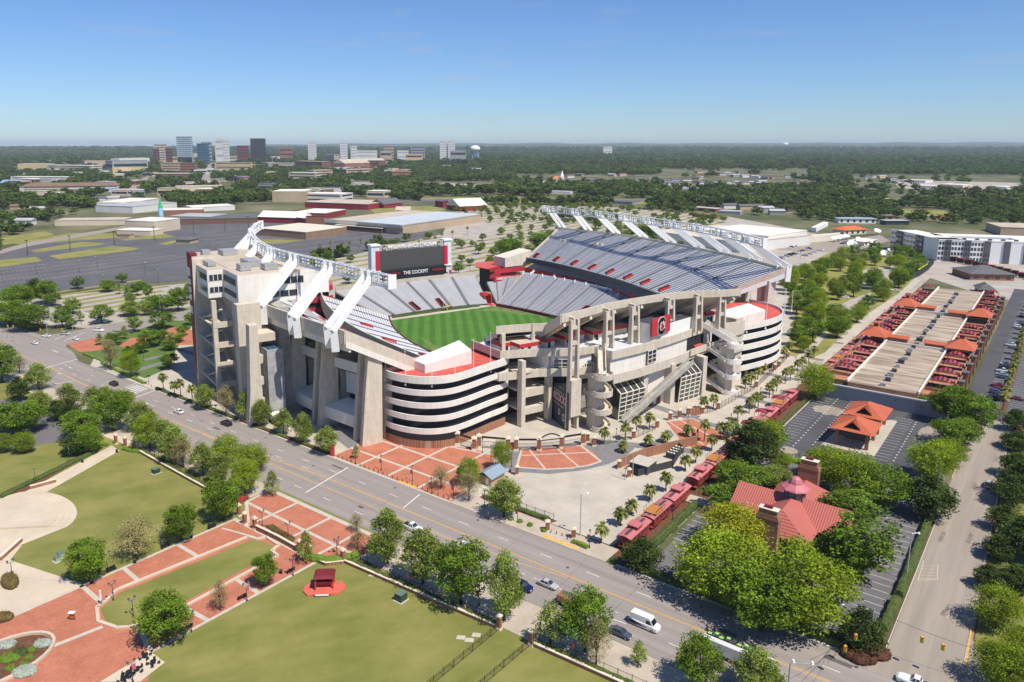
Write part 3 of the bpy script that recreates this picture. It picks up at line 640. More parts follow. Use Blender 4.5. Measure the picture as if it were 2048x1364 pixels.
for z0,z1 in ((3.9,6.2),(10,12.7)): m.box(95.9,96.5,-68,-58.4,z0,z1,FA)
for z1 in (6,12.4,18.7): m.box(72,96,-69,-58,z1-.5,z1-.1,FA)
for b in (-69,-57.6): m.box(94.6,97,b,b+1.6,0,23,FA)
m.build('concrete_bands',conc,ST)
m=MB(); m.prism([FA(*p) for p in [(108.9,-41),(108.2,-28),(105.6,-10),(99.2,22),(90,24),(85,-38)]],15,22.6); m.build('upper_concourse_wall',concw,ST)
m=MB(); m.prism([FA(*p) for p in [(96.2,-58),(101,-49.8),(102.2,-43.5),(86,-43),(84,-58)]],17,23.2); m.build('upper_concourse_wall',white,ST)
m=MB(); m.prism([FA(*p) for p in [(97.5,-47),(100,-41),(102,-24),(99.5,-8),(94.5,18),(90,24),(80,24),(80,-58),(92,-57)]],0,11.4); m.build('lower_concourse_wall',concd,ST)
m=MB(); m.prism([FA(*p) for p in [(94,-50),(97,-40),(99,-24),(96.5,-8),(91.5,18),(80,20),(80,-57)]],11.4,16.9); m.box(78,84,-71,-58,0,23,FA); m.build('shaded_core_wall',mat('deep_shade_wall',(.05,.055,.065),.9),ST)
for (a,b0,b1,z0,z1,nx,nz) in ((98.9,-56.4,-51.8,18,22,2,3),(107.8,-22.5,-17.5,17.4,22,2,3),(102.4,-46.6,-43.4,17.6,20,5,1),(104.6,14.2,20.4,17.6,21,6,1)):
    m=MB(); n=8 
    aa={-56.4:(97.6,100.8),-22.5:(108.1,107.2),-46.6:(102.2,103.1),14.2:(101.6,99.6)}[b0]
    p=np.array([aa[0],b0]);q=np.array([aa[1],b1]); 
    g=.12; wallstrip(m,[p+[g,0],q+[g,0]],z0,z1,.2,0)
    for i in range(nx+1): c=p+(q-p)*i/nx+[g+.12,0]; m.box(c[0]-.06,c[0]+.06,c[1]-.12,c[1]+.12,z0,z1,FA,1)
    for i in range(nz+1): wallstrip(m,[p+[g+.1,0],q+[g+.1,0]],z0+(z1-z0)*i/nz-.08,z0+(z1-z0)*i/nz+.08,.24,1)
    m.build('window',[glass,concw],ST)
m=MB(); wallstrip(m,[(103.1,3.5),(100.7,15)],17.25,21.9,.25); m.build('balcony_recess_shade',dark,ST)  # no recess is modelled: a flat dark strip paints the balcony's inner shade
m=MB(); wallstrip(m,[(105.2,3),(102.8,15)],15.4,18,.3,0); m.box(101.6,103,8,13,17.3,18.2,FA,1); m.build('balcony_front',[conc,red],ST)
# concession blocks on the promenade with red fascias
cons=[(82,88,-71,-66,27.4),(84,93,-67,-58.5,27.6),(85,91.5,-55,-51,27.4),(86,92.5,-47,-43,27.4),(84,90,-42,-36,27.4),(86,92.5,-34,-30,27.4),(84,91,-29,-16,27.4),(84,92,-2,5,27.4),(84,92,9,15,27.4),(88,97,21,27,28.4)]
for k,(a0,a1,b0,b1,zt) in enumerate(cons):
    m=MB(); m.box(a0,a1,b0,b1,24.05,zt-1.3,FA,0); m.box(a0-.15,a1+.15,b0-.15,b1+.15,zt-1.3,zt,FA,1,top=2); bm_=(b0+b1)/2
    m.box(a1+.003,a1+.06,bm_-.9,bm_+.3,24.1,26.5,FA,3)
    if k%2: m.box(a1+.003,a1+.06,b0+.4,b0+1.6,25.1,26.5,FA,3)
    m.build('concession_block',[offw,redb,tanroof,dark],ST)
# clubhouse block with the big sign
m=MB(); m.prism([FA(*p) for p in [(105.2,-11),(101.4,9.5),(94,9),(97,-13)]],24.05,29.6,0,top=1); m.build('club_block',[white,darkg],ST)
m=MB(); m.prism([FA(*p) for p in [(107.2,-21),(105.2,-11),(99,-12.5),(100.5,-23)]],24.05,31.4,0,top=1); m.build('sign_house',[concw,darkg],ST)
p,q=FA(108.3,-21.4),FA(105.3,-9); d=Vector((q[0]-p[0],q[1]-p[1],0)); nrm=Vector((d.y,-d.x,0)).normalized()
m=MB(); pp=[Vector((*p,0)),Vector((*q,0))]; m.prism([tuple((pp[0]-nrm*.2).xy),tuple((pp[1]-nrm*.2).xy),tuple((pp[1]+nrm*.2).xy),tuple((pp[0]+nrm*.2).xy)],26.9,33.2); sign=m.build('sign_board',redb,ST)
ctr=Vector(((p[0]+q[0])/2,(p[1]+q[1])/2,29.9))+nrm*.24; dx=d.normalized()
def plate(pts,dep,off=0):   # outline in the sign plane (x along, y up) to a thin raised plate
    mb=MB(); n=len(pts); base=ctr+nrm*off
    P3=[base+dx*x+Vector((0,0,y)) for x,y in pts]; tri=tessellate_polygon([[Vector((x,y,0)) for x,y in pts]])
    top=[v+nrm*dep for v in P3]; mb.add([tuple(v) for v in top],[tuple(t) for t in tri]); mb.add([tuple(v) for v in top],[tuple(t[::-1]) for t in tri])
    mb.add([tuple(v) for v in P3+top],[(i,(i+1)%n,n+(i+1)%n,n+i) for i in range(n)]); return mb
def Cshape(o,i,ow,iw,gap):
    k=o*.42; ki=i*.42
    return [(ow,gap),(iw,gap),(iw,i-ki*.6),(iw-ki*.6,i),(-iw+ki*.6,i),(-iw,i-ki*.6),(-iw,-i+ki*.6),(-iw+ki*.6,-i),(iw-ki*.6,-i),(iw,-i+ki*.6),(iw,-gap),(ow,-gap),(ow,-o+k),(ow-k,-o),(-ow+k,-o),(-ow,-o+k),(-ow,o-k),(-ow+k,o),(ow-k,o),(ow,o-k)]
plate(Cshape(3.3,1.15,2.7,.95,.9),.1).build('block_letter_c_outline',white,sign)
plate(Cshape(3.0,1.5,2.4,1.3,1.2),.1,.1).build('block_letter_c',black,sign)
plate([(-1.3,-1.3),(-.2,-1.7),(1.3,-1.2),(2.3,.3),(1.4,.2),(2.2,1.2),(1.2,1.0),(1.0,1.9),(.2,1.2),(-.7,1.8),(-.8,.6),(-1.7,.2)],.1,.21).build('emblem_figure',white,sign)
plate([(-.9,-.9),(.2,-1.3),(1.0,-.6),(1.4,.2),(.5,.2),(.3,1.2),(-.5,.7)],.06,.32).build('emblem_figure',redb,sign)
# ---------------------------------------------------------------- west facade: pillars, bays, press box
piers=[(79.5,-120.5),(56.5,-125.5),(36,-129),(-30,-131),(-60,-125),(-86,-115)]
for k,(a,b) in enumerate(piers):
    for sg in (-1,1):
        m=MB(); c=a+sg*2.6; w=1.0; x=lambda aa,bb,z:(*FA(aa,bb),z)
        # a slab fin, leaning outward towards the ground
        m.loft([[x(c-w,b,0),x(c+w,b,0),x(c+w,b+7,0),x(c-w,b+7,0)],[x(c-w,b+1.6,18),x(c+w,b+1.6,18),x(c+w,b+7.3,18),x(c-w,b+7.3,18)],[x(c-w,b+3.2,32),x(c+w,b+3.2,32),x(c+w,b+7.6,30),x(c-w,b+7.6,30)]],0,True,True)
        m.build('pier_fin',conc,ST,fix=True)
    m=MB(); m.box(a-1.6,a+1.6,b+3,b+7.3,10,17,FA); m.box(a-1.6,a+1.6,b+9,b+20,0,23.5,FA); m.build('pier_web',conc,ST)
bays=[(77.4,60.1,-118.6,-123.6),(52.9,39.6,-124.7,-127)]
for k,(a1,a0,b1,b0) in enumerate(bays):
    L=lambda d:[(a0,b0+d),(a1,b1+d)]
    m=MB(); wallstrip(m,L(4.5),20.2,23.6,.5); wallstrip(m,L(9),20.1,20.7,.3); m.build('concourse_parapet',concw,ST)
    m=MB(); m.prism([FA(a0,b0+4.6),FA(a1,b1+4.6),FA(a1,b1+26),FA(a0,b0+26)],19.7,20.1,0); m.prism([FA(a0,b0+18),FA(a1,b1+18),FA(a1,b1+20),FA(a0,b0+20)],20.1,24.5,1); m.build('concourse_floor',[asph3,dark],ST)
    for j in range(3):
        f=.12+.3*j; a=a0+(a1-a0)*f; b=b0+(b1-b0)*f
        m=MB(); m.box(a,a+3.4,b+12,b+16.5,20.1,24.4,FA,0); m.box(a-.1,a+3.5,b+11.9,b+16.6,24.4,25.6,FA,1); m.box(a+1,a+2.2,b+11.9,b+12,21.6,23,FA,2); m.build('concession_block',[offw,redb,dark],ST)
    m=MB(); wallstrip(m,L(8.5),10.8,19.6,.6); m.build('recessed_wall',concw,ST)
    if k==0:
        m=MB(); pa=(69.5,b0+(b1-b0)*.55+8.1); m.box(pa[0]-2.2,pa[0]+2.2,pa[1]-.04,pa[1]+.1,15.6,18.2,FA,0); m.box(pa[0]-.07,pa[0]+.07,pa[1]-.1,pa[1]+.1,15.6,18.2,FA,1); m.build('window',[glass,concw],ST)
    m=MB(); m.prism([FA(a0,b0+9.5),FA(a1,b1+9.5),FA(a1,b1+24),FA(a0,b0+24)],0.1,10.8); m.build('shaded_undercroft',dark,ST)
    m=MB(); x=lambda p,z:(*FA(*p),z)
    P=[[(a,b+8.4) for a,b in ((a0,b0),(a1,b1))],[(a,b+.4) for a,b in ((a0,b0),(a1,b1))]]
    m.loft([[x(P[0][0],8.9),x(P[1][0],7.2),x(P[1][0],3.2),x((a0,b0+1.2),3.2),x((a0,b0+1.2),6.8),x((a0,b0+8.4),8.4)],[x(P[0][1],8.9),x(P[1][1],7.2),x(P[1][1],3.2),x((a1,b1+1.2),3.2),x((a1,b1+1.2),6.8),x((a1,b1+8.4),8.4)]],0,True,True)
    m.build('sloped_canopy',concw,ST,fix=True)
# exhaust of levels behind further bays
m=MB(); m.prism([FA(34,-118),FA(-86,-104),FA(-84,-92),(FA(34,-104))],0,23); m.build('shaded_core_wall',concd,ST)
for z0,z1 in ((20.2,23.6),(12,14),(4,6)):
    m=MB(); wallstrip(m,[(33,-124),(6,-127)],z0,z1,.5); m.prism([FA(33,-124),FA(6,-127),FA(6,-112),FA(33,-112)],z0-.4,z0); m.build('concourse_parapet',concw,ST)
# elevator tower
m=MB(); m.box(37,45.2,-137.2,-131.6,0,25,FA,0,top=0); m.box(37.4,44.8,-136.8,-132,25.003,25.05,FA,1)
for z in (5,9,13,17,21): m.box(36.95,45.25,-137.25,-131.55,z,z+.08,FA,2)
m.build('elevator_tower',[mat('grey_lift_concrete',(.36,.355,.35),.85,.2,.4,detail=8),glassb,concd],ST)
m=MB(); m.box(46,50,-137.5,-133,0,3,FA,0); m.box(45.8,50.4,-137.8,-132.8,3,3.3,FA,1); m.build('lift_lobby',[glass,white],ST)
# press box: lift shaft, stair frame, body
m=MB(); m.box(-14,-8,-147.5,-138,0,51,FA,0,top=1); m.loft([[(*FA(-8,-148.5),0),(*FA(-6.5,-148.5),0),(*FA(-6.5,-137),0),(*FA(-8,-137),0)],[(*FA(-8,-147.6),50),(*FA(-7.2,-147.6),50),(*FA(-7.2,-139),50),(*FA(-8,-139),50)]],0,True,True); m.build('press_tower_shaft',[conc,tanroof],ST)
m=MB(); m.box(-13.6,-8.6,-148.1,-147.52,4,52,FA); m.build('garnet_banner_panel',garnet,ST)
m=MB()
for k,(z,h) in enumerate(((45,3.4),(41,2.2),(38,2.2),(35,2.2),(30,3))): m.box(-13,-9.4,-148.25,-148.12,z-h/2,z+h/2,FA)
m.build('banner_letters',white,ST)
m=MB()
for a,b in ((16,-146.5),(16,-139),(33,-141)): m.box(a-.9,a+.9,b-.8,b+.8,0,38,FA)
for z in (6,13.5,21,28.5):
    m.box(-8,17,-147,-138,z-.5,z,FA); m.box(16.4,17,-147,-138,z,z+1.6,FA); m.box(17,42,-139.5,-133,z-1.2,z+1.6,FA)
    m.beam((*FA(0,-146),z),(*FA(16,-144),z+6),1.2,.4); m.beam((*FA(16,-142),z),(*FA(0,-140),z+6),1.2,.4)
m.build('stair_frame',conc,ST)
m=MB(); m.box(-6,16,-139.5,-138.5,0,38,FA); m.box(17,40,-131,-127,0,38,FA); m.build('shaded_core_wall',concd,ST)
m=MB()
for a0,a1,b0 in ((42.6,46.4,-145),):
    x=lambda a,b,z:(*FA(a,b),z)
    m.loft([[x(a0,b0,0),x(a1,b0,0),x(a1,-139.6,0),x(a0,-139.6,0)],[x(a0,b0+1.2,12),x(a1,b0+1.2,12),x(a1,-139.8,12),x(a0,-139.8,12)],[x(a0,b0+2,34.5),x(a1,b0+2,34.5),x(a1,-140.2,34.5),x(a0,-140.2,34.5)]],0,True,True)
m.build('pier_fin',conc,ST,fix=True)
m=MB(); m.box(33,37,-144,-136,0,39.8,FA); m.build('pier_fin',conc,ST)
PB=MB(); PB.box(-8,9,-146.3,-139,37.6,48,FA,0,top=1); PB.box(9,27,-140.5,-112,37.4,48.1,FA,0,top=1); PB.box(-40,8.9,-139,-116,37.4,48.2,FA,0,top=1); PB.box(-14,-8,-148,-145.5,51.01,52.2,FA,2); PB.box(14,25,-112,-106,38.5,46,FA,0,top=1)
PB.build('press_box_body',[concw,tanroof,garnet],ST)
win=[(9.02,-145.8,-141,44,46.2),(9.02,-145.8,-141,39.6,41.6),(27.02,-124,-116.5,43.6,46),(27.02,-129,-119,39,41.2)]
for a,b0,b1,z0,z1 in win:
    m=MB(); n=3; m.box(a,a+.12,b0,b1,z0,z1,FA,0)
    for i in range(n+1): c=b0+(b1-b0)*i/n; m.box(a+.01,a+.2,c-.1,c+.1,z0,z1,FA,1)
    m.build('window',[glass,white],ST)
for z0,z1 in ((44,46.2),(39.6,41.4)):
    m=MB(); m.box(10,24.5,-140.7,-140.51,z0,z1,FA,0); m.build('window',[darkg if z0<45 else mat('louvre_bronze',(.12,.11,.10),.5)],ST)
    m=MB(); m.box(-4,8,-146.5,-146.31,z0,z1,FA,0); m.build('window',glass,ST)
PB=MB()
for a0,a1,b0,b1,h in ((14,19,-137,-133,2.2),(17,22,-129,-124,2),(-6,2,-144,-141,1.4),(2,12,-132,-127,2.2),(-30,-22,-132,-126,2)): PB.box(a0,a1,b0,b1,48.25,48.3+h,FA)
PB.box(-13,-9.5,-143,-140,51.1,52.8,FA)
PB.build('roof_plant',mat('galvanised_plant',(.42,.42,.41),.5,.15,1,metal=.3),ST)
# --- lighting arches
def arch(side,pts,z0,feet,rimz,lean,name):
    P=interp([(a,b,0) for a,b in pts],41); h=3.6; w=1.4
    m=MB()
    for k in range(40):
        p,q=P[k],P[k+1]
        for db in (-w/2,w/2):
            for z in (z0,z0+h): m.beam((*FA(p[0],p[1]+db),z),(*FA(q[0],q[1]+db),z),.42)
        for db in (-w/2,w/2): m.beam((*FA(p[0],p[1]+db),z0),(*FA(p[0],p[1]+db),z0+h),.24)
        m.beam((*FA(p[0],p[1]-w/2),z0+h),(*FA(p[0],p[1]+w/2),z0+h),.2); m.beam((*FA(p[0],p[1]-w/2),z0),(*FA(q[0],q[1]+w/2),z0),.2)
    for e in (0,-1): m.box(P[e][0]-.3,P[e][0]+.3,P[e][1]-w,P[e][1]+w,z0-.4,z0+h+.4,FA)
    m.build('lighting_truss',white,ST)
    for k in range(0,40,2):
        p=(P[k]+P[k+1])/2; m=MB()
        for j in range(3):
            c=p+(P[k+1]-P[k])*(j-1)*.42
            for zz in (1.3,2.5): m.tube((*FA(c[0],c[1]),z0+zz),(*FA(c[0],c[1]-side*.7),z0+zz-.35),.34,.5,7)
        m.build('floodlight_cluster',mat('floodlight_housing',(.62,.62,.6),.4),ST)
    for (a,b,at_) in feet:
        for sg in (-1,1):
            m=MB(); i=int(round((at_+sg*1.6-P[0][0])/(P[-1][0]-P[0][0])*40)); i=min(max(i,0),40)
            tb=float(np.interp(at_+sg*1.9,[q[0] for q in P],[q[1] for q in P])); c=a+sg*2.5
            foot=(*FA(c,b+side*1.2),rimz-5.5); knee=(*FA(c,b+side*1.6),rimz+1.2); top=(*FA(at_+sg*1.9,tb+side*.4),z0+h*.5)
            m.beam(foot,knee,1.1,2.2); d=Vector(top)-Vector(knee); m.beam(Vector(knee)-d*.03,top,1.1,1.7)
            m.beam((*FA(at_+sg*1.9,tb+side*.9),z0-.6),(*FA(at_+sg*1.9,tb+side*.9),z0+h+.3),.7,1.6)
            m.build('arch_strut',white,ST)
WA=[(-97,-92.5),(-75,-103),(-50,-111.5),(-20,-118),(6,-120.5),(27,-118.5),(50,-115),(77,-112),(86,-110.5)]
wr=lambda a:float(np.interp(a,[p[0] for p in Qw],[p[1] for p in Qw]))
arch(-1,WA,50.2,[(a,wr(a),t) for a,t in ((-88,-88),(-63,-65),(-39,-42),(-15,-18),(10,6),(33,26),(57,50),(79,74))],37.2,0,'w')
EA=[(-106,100.8),(-78,102.3),(-58,103.3),(-37,102.6),(-15,100),(6,97.5),(24,94.5),(45,88.5),(65,80.5),(85,70.5)]
er=lambda a:float(np.interp(a,[p[0] for p in Qe],[p[1] for p in Qe]))
arch(1,EA,49,[(a,er(a),t) for a,t in ((-97,-101),(-75,-78),(-53,-57),(-30,-36),(-5,-14),(19,7),(39,26),(62,46),(84,68))],38,0,'e')
m=MB(); 
for a,b in ((80,84),(62,92),(35,98),(5,104),(-25,108),(-55,108),(-85,104)):
    for sg in (-1,1): m.box(a+sg*2-.9,a+sg*2+.9,b-5,b,0,33,FA)
m.build('pier_row',conc,ST)
# --- ramps
def ramp(name,path,close_b,bands_,roof_z,cores,cw=concw,inner=None,roof=red,base=None,par=(20.9,23.3)):
    pp=interp([(a,b,0) for a,b in path],40); P=[(float(q[0]),float(q[1])) for q in pp]
    root=[]
    m=MB(); m.prism([FA(*p) for p in P+close_b],roof_z-.5,roof_z); o=m.build('ramp_roof_deck',roof,ST)
    cx=sum(p[0] for p in P+close_b)/len(P+close_b); cy=sum(p[1] for p in P+close_b)/len(P+close_b)
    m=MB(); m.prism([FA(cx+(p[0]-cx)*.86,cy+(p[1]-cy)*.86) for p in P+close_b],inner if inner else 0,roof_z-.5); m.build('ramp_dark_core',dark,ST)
    wallstripbands=[]
    for z0,z1 in [par]+bands_:
        m=MB(); wallstrip(m,P,z0,z1,.45); m.build('ramp_parapet',cw,ST)
    if base:
        m=MB(); wallstrip(m,P[:-4],0,2.5,.5); m.build('ramp_brick_base',brickw,ST)
    return P
SWp=[(74,-110.5),(82,-111.2),(89,-109),(94.6,-104.3),(97.2,-98),(96.6,-91),(93.5,-80),(91,-71),(87,-67.5)]
P=ramp('south west',SWp,[(72,-66),(70,-108)],[(4.6,6.4),(8.8,10.6),(13.0,14.8),(17.1,18.9)],22.2,0,base=True)
m=MB(); wallstrip(m,[(p[0]+.25,p[1]) for p in P[:22]],2.55,4.45,.12); m.build('black_mesh_band',black,ST)
pz=[G(850,747,22.2),G(943,727,22.2)]; d=Vector((pz[1][0]-pz[0][0],pz[1][1]-pz[0][1],0)); n_=Vector((-d.y,d.x,0)).normalized()*7; 
a_,b_=Vector((*pz[0],22.2)),Vector((*pz[1],22.2)); m=MB()
v=[a_,b_,b_+n_,a_+n_,a_+Vector((0,0,2.9)),b_+Vector((0,0,4.6)),b_+n_+Vector((0,0,6.4)),a_+n_+Vector((0,0,2.9))]
m.add([tuple(x) for x in v],[(0,1,5,4),(1,2,6,5),(2,3,7,6),(3,0,4,7)],0); m.add([tuple(v[i]) for i in (4,5,6,7)],[(0,1,2,3)],1); m.build('ramp_head_house',[concw,white],ST,fix=True)
def flagpoles(pts,ztop,side):
    for i,(u,v_,vt) in enumerate(pts):
        x,y=G(u,v_,20.3); hh=9.5
        lo,hi=20.3,45
        for _ in range(30):
            mm=(lo+hi)/2
            if proj(x,y,mm)[1]>vt: lo=mm
            else: hi=mm
        m=MB(); m.tube((x,y,19.6),(x,y,lo),.14,.06,6); m.tube((x,y,lo),(x,y,lo+.3),.16,.02,6); m.box(x-.3,x+.3,y-.3,y+.3,19.6,20.2); m.build('flagpole',white,ST)
flagpoles([(771,757,700),(811,767,703),(864,770,704),(910,760,694),(947,750,679),(981,740,665)],0,'west')
SEp=[(104,30),(104.5,40),(104,52),(101.5,62),(97,70),(90,76),(82,78.5),(74,78)]
P=ramp('south east',SEp,[(70,76),(78,30)],[(4.2,6.4),(8.4,10.7),(12.6,14.9),(16.8,19.1)],22.2,0,inner=4)
m=MB()
for p in P[::6]: m.box(p[0]-2.2,p[0]-1.4,p[1]-.4,p[1]+.4,0,5,FA)
m.build('ramp_columns',concd,ST)
pz=[G(1464,655,22.2),G(1529,640,22.2)]; d=Vector((pz[1][0]-pz[0][0],pz[1][1]-pz[0][1],0)); n_=Vector((-d.y,d.x,0)).normalized()*8
a_,b_=Vector((*pz[0],22.2)),Vector((*pz[1],22.2)); m=MB()
v=[a_,b_,b_+n_,a_+n_,a_+Vector((0,0,3.4)),b_+Vector((0,0,4.2)),b_+n_+Vector((0,0,5.6)),a_+n_+Vector((0,0,4.6))]
m.add([tuple(x) for x in v],[(0,1,5,4),(1,2,6,5),(2,3,7,6),(3,0,4,7)],0); m.add([tuple(v[i]) for i in (4,5,6,7)],[(0,1,2,3)],1); m.build('ramp_head_house',[concw,white],ST,fix=True)
flagpoles([(1493,662,603),(1531,655,595),(1565,648,580),(1569,628,578),(1583,620,582)],0,'east')
m=MB(); wallstrip(m,[(104.6,22),(105.6,29),(104.8,34)],[20]*3,[25.5]*3,.5); wallstrip(m,[(104.6,22),(105.6,29),(104.8,34)],[13]*3,[16]*3,.5); m.box(98,104.5,28,34,0,20,FA); m.box(92,104,30,34,24,26,FA); m.build('stair_lobby_block',conc,ST)
# far ramps with red fascias
NEp=[toA for toA in [(-98,52),(-101,58),(-104,66),(-107,76),(-112,84),(-118,88),(-124,86)]]
rb=mat('red_banner_band',(.42,.03,.04),.5)
P=ramp('north east',NEp,[(-126,60),(-112,50)],[(9.3,11.9)],15.6,0,cw=rb,par=(13.6,16.2))
pz=[G(1010,534,15.8),G(1062,528,15.8)]; d=Vector((pz[1][0]-pz[0][0],pz[1][1]-pz[0][1],0)); n_=Vector((-d.y,d.x,0)).normalized()*12
a_,b_=Vector((*pz[0],15.6)),Vector((*pz[1],15.6)); m=MB(); v=[a_,b_,b_+n_,a_+n_,a_+Vector((0,0,6)),b_+Vector((0,0,9.4)),b_+n_+Vector((0,0,9.4)),a_+n_+Vector((0,0,6))]
m.add([tuple(x) for x in v],[(0,1,5,4),(1,2,6,5),(2,3,7,6),(3,0,4,7),(4,5,6,7)]); m.build('ramp_head_house',offw,ST,fix=True)
c0,c1=G(995,557,12),G(1046,551,12); dr=(c1[0]-c0[0],c1[1]-c0[1])
nn=Vector((dr[1],-dr[0],0)).normalized()
q=[Vector((*G(989,552,13.0),0)),Vector((*G(1050,546,13.0),0))]; dd=(q[1]-q[0]); 
m=MB(); pa=[tuple((q[0]).xy),tuple((q[1]).xy),tuple((q[1]+nn*-.5).xy),tuple((q[0]+nn*-.5).xy)]; m.prism(pa,9.4,12.6); m.prism(pa,14.4,17.2); m.build('ramp_banner',rb,ST)
mid=(q[0]+q[1])/2+nn*.15
text('GAMECOCKSONLINE.COM','banner_lettering',2.2,white,ST,facing(mid.x,mid.y,11,dd.xy),.05,width=dd.length*.86)
NWp=[(-88,-58),(-86,-63),(-87,-71),(-91,-78),(-98,-80),(-106,-78)]
P=ramp('north west',NWp,[(-108,-62),(-98,-54)],[(4.5,7.4),(10,12.9)],18,0,cw=rb,par=(15.6,18.6))
m=MB(); m.box(-100,-92,-98,-70,9,17,FA); m.build('white_gable_wall',offw,ST)
# --- glass atria, curved stair towers, escalator, banner wall
def atrium(b0,b1,ao,ai,zt):
    m=MB(); x=lambda a,b,z:(*FA(a,b),z); sk=-.06
    A0=[x(ao,b0,0),x(ao+.8,b0,zt),x(ao-3,b0,zt+2.6),x(ao-3,b0,0)]; A1=[x(ao+sk*(b1-b0)*1,b1,0),x(ao+.8+sk*(b1-b0),b1,zt),x(ao-3+sk*(b1-b0),b1,zt+2.6),x(ao-3,b1,0)]
    m.loft([A0,A1],0,True,True)
    nb=4; nz=6
    lerp=lambda p,q,t:tuple(p[i]*(1-t)+q[i]*t for i in range(3))
    for i in range(nb+1):
        t=i/nb; lo=lerp(A0[0],A1[0],t);hi=lerp(A0[1],A1[1],t);ri=lerp(A0[2],A1[2],t); m.beam(lo,hi,.34,.34,1); m.beam(hi,ri,.34,.34,1)
    for j in range(nz+1):
        t=j/nz; m.beam(lerp(A0[0],A0[1],t),lerp(A1[0],A1[1],t),.26,.26,1)
    m.beam(A0[2],A1[2],.3,.3,1)
    m.build('glass_atrium',[mat('green_glass',(.05,.055,.035),.1,spec=.9),concw],ST,fix=True)
atrium(-37,-24.5,109.6,0,9.6); atrium(-6,5.5,108.6,0,9.8)
m=MB(); 
for b in (-22.5,-8.5,8.5): m.box(101,108,b-1.2,b+1.0,0,15,FA)
m.build('facade_pier',conc,ST)
m=MB(); m.box(102,105,-20,-9,0,15,FA); m.build('white_end_wall',concw,ST)
m=MB()
for b in (-17.4,-13.6): m.box(105.01,105.2,b,b+1.8,.2,3,FA)
m.build('garnet_door',garnet,ST)
m=MB(); e0=(*FA(113,-37.5),.4); e1=(*FA(110,-2),15); m.beam(e0,e1,2.2,1.0); 
for db in (-1.15,1.15): m.beam((e0[0]+A2[0]*db,e0[1]+A2[1]*db,e0[2]+.8),(e1[0]+A2[0]*db,e1[1]+A2[1]*db,e1[2]+.8),.22,1.7)
m.build('escalator_ramp',concd,ST)
def curved_stair(ca,cb,zs,mirror,mt):
    m=MB(); m.box(ca-5,ca-1.2,cb-2,cb+2,0,zs[-1]-1,FA); m.build('stair_core',conc,ST)
    for z in zs:
        m=MB(); pts=[(ca-.5+3.4*math.sin(t),cb+3.6*math.cos(t)) for t in [math.pi*k/12 for k in range(13)]]+[(ca-1.5,cb-3.6),(ca-1.5,cb+3.6)]
        m.prism([FA(*p) for p in pts],z-.5,z)
        pl_=[(ca-.5+3.5*math.sin(t),cb+3.7*math.cos(t)) for t in [math.pi*k/12 for k in range(13)]]
        wallstrip(m,pl_,z-.8,z+1.1,.25); m.build('stair_landing',mt,ST)
    for z0,z1 in zip(zs,zs[1:]):
        m=MB()
        for (bb,s) in ((cb+2.4,1),):
            m.beam((*FA(ca-.5,cb+3*mirror),z0),(*FA(ca-9,cb+3*mirror),z0+(z1-z0)*.5),2.2,.4); m.beam((*FA(ca-9,cb-1*mirror),z0+(z1-z0)*.5),(*FA(ca-.5,cb-1*mirror),z1),2.2,.4)
            for o_ in (-1.2,1.2): m.beam((*FA(ca-.5,cb+3*mirror+o_),z0+.6),(*FA(ca-9,cb+3*mirror+o_),z0+(z1-z0)*.5+.6),.2,1.3); m.beam((*FA(ca-9,cb-1*mirror+o_),z0+(z1-z0)*.5+.6),(*FA(ca-.5,cb-1*mirror+o_),z1+.6),.2,1.3)
        m.build('stair_flight',mt,ST)
curved_stair(113,-48,[.8,6.9,12.9,18.6],1,conc); curved_stair(112,19,[.8,7,13,19],-1,concw)
m=MB(); m.beam((*FA(112.5,-48),19),(*FA(105.4,-42),24.6),3,.5)
for o_ in (-1.6,1.6): m.beam((*FA(112.5,-48+o_),20.4),(*FA(105.4,-42+o_),26),.25,2.2)
m.build('stair_flight',conc,ST)
m=MB(); m.beam((*FA(111.5,20),19),(*FA(101,14),25),3,.5)
for o_ in (-1.6,1.6): m.beam((*FA(111.5,20+o_),20.4),(*FA(101,14+o_),26.2),.25,2.0)
m.build('stair_flight',concw,ST)
# black banner wall with white stars and lettering
pb=[(88.4,-52.9),(107.7,-58)]; 
m=MB(); pA,pB=FA(*pb[0]),FA(*pb[1]); d=Vector((pB[0]-pA[0],pB[1]-pA[1],0)).normalized(); nn=Vector((d.y,-d.x,0)); 
m.prism([pA,pB,tuple((Vector(pB).to_3d()-nn*.4).xy),tuple((Vector(pA).to_3d()-nn*.4).xy)],.1,13); m.build('banner_wall',darkg,ST)
L_=math.dist(pA,pB); c=Vector((*pA,0))+d*L_*.56+nn*.1
text('GAMECOCKS','banner_lettering',3.9,mat('banner_pink_white',(.75,.45,.45),.6),ST,facing(c.x,c.y,9.3,d.xy),.04,width=L_*.74)
for k in range(8):
    for zz in (11.6,7.0):
        m=MB(); s=Vector((*pA,0))+d*(L_*(.34+.07*k))+nn*.14; pt=[]
        for j in range(10):
            r=.42 if j%2==0 else .17; a=math.pi*j/5+math.pi/2; pt.append(s+d*r*math.cos(a)+Vector((0,0,zz+r*math.sin(a))))
        m.add([tuple(s+nn*.03+Vector((0,0,zz)))]+[tuple(x+nn*.03) for x in pt],[(0,1+j,1+(j+1)%10) for j in range(10)]); m.build('star_mark',white,ST)
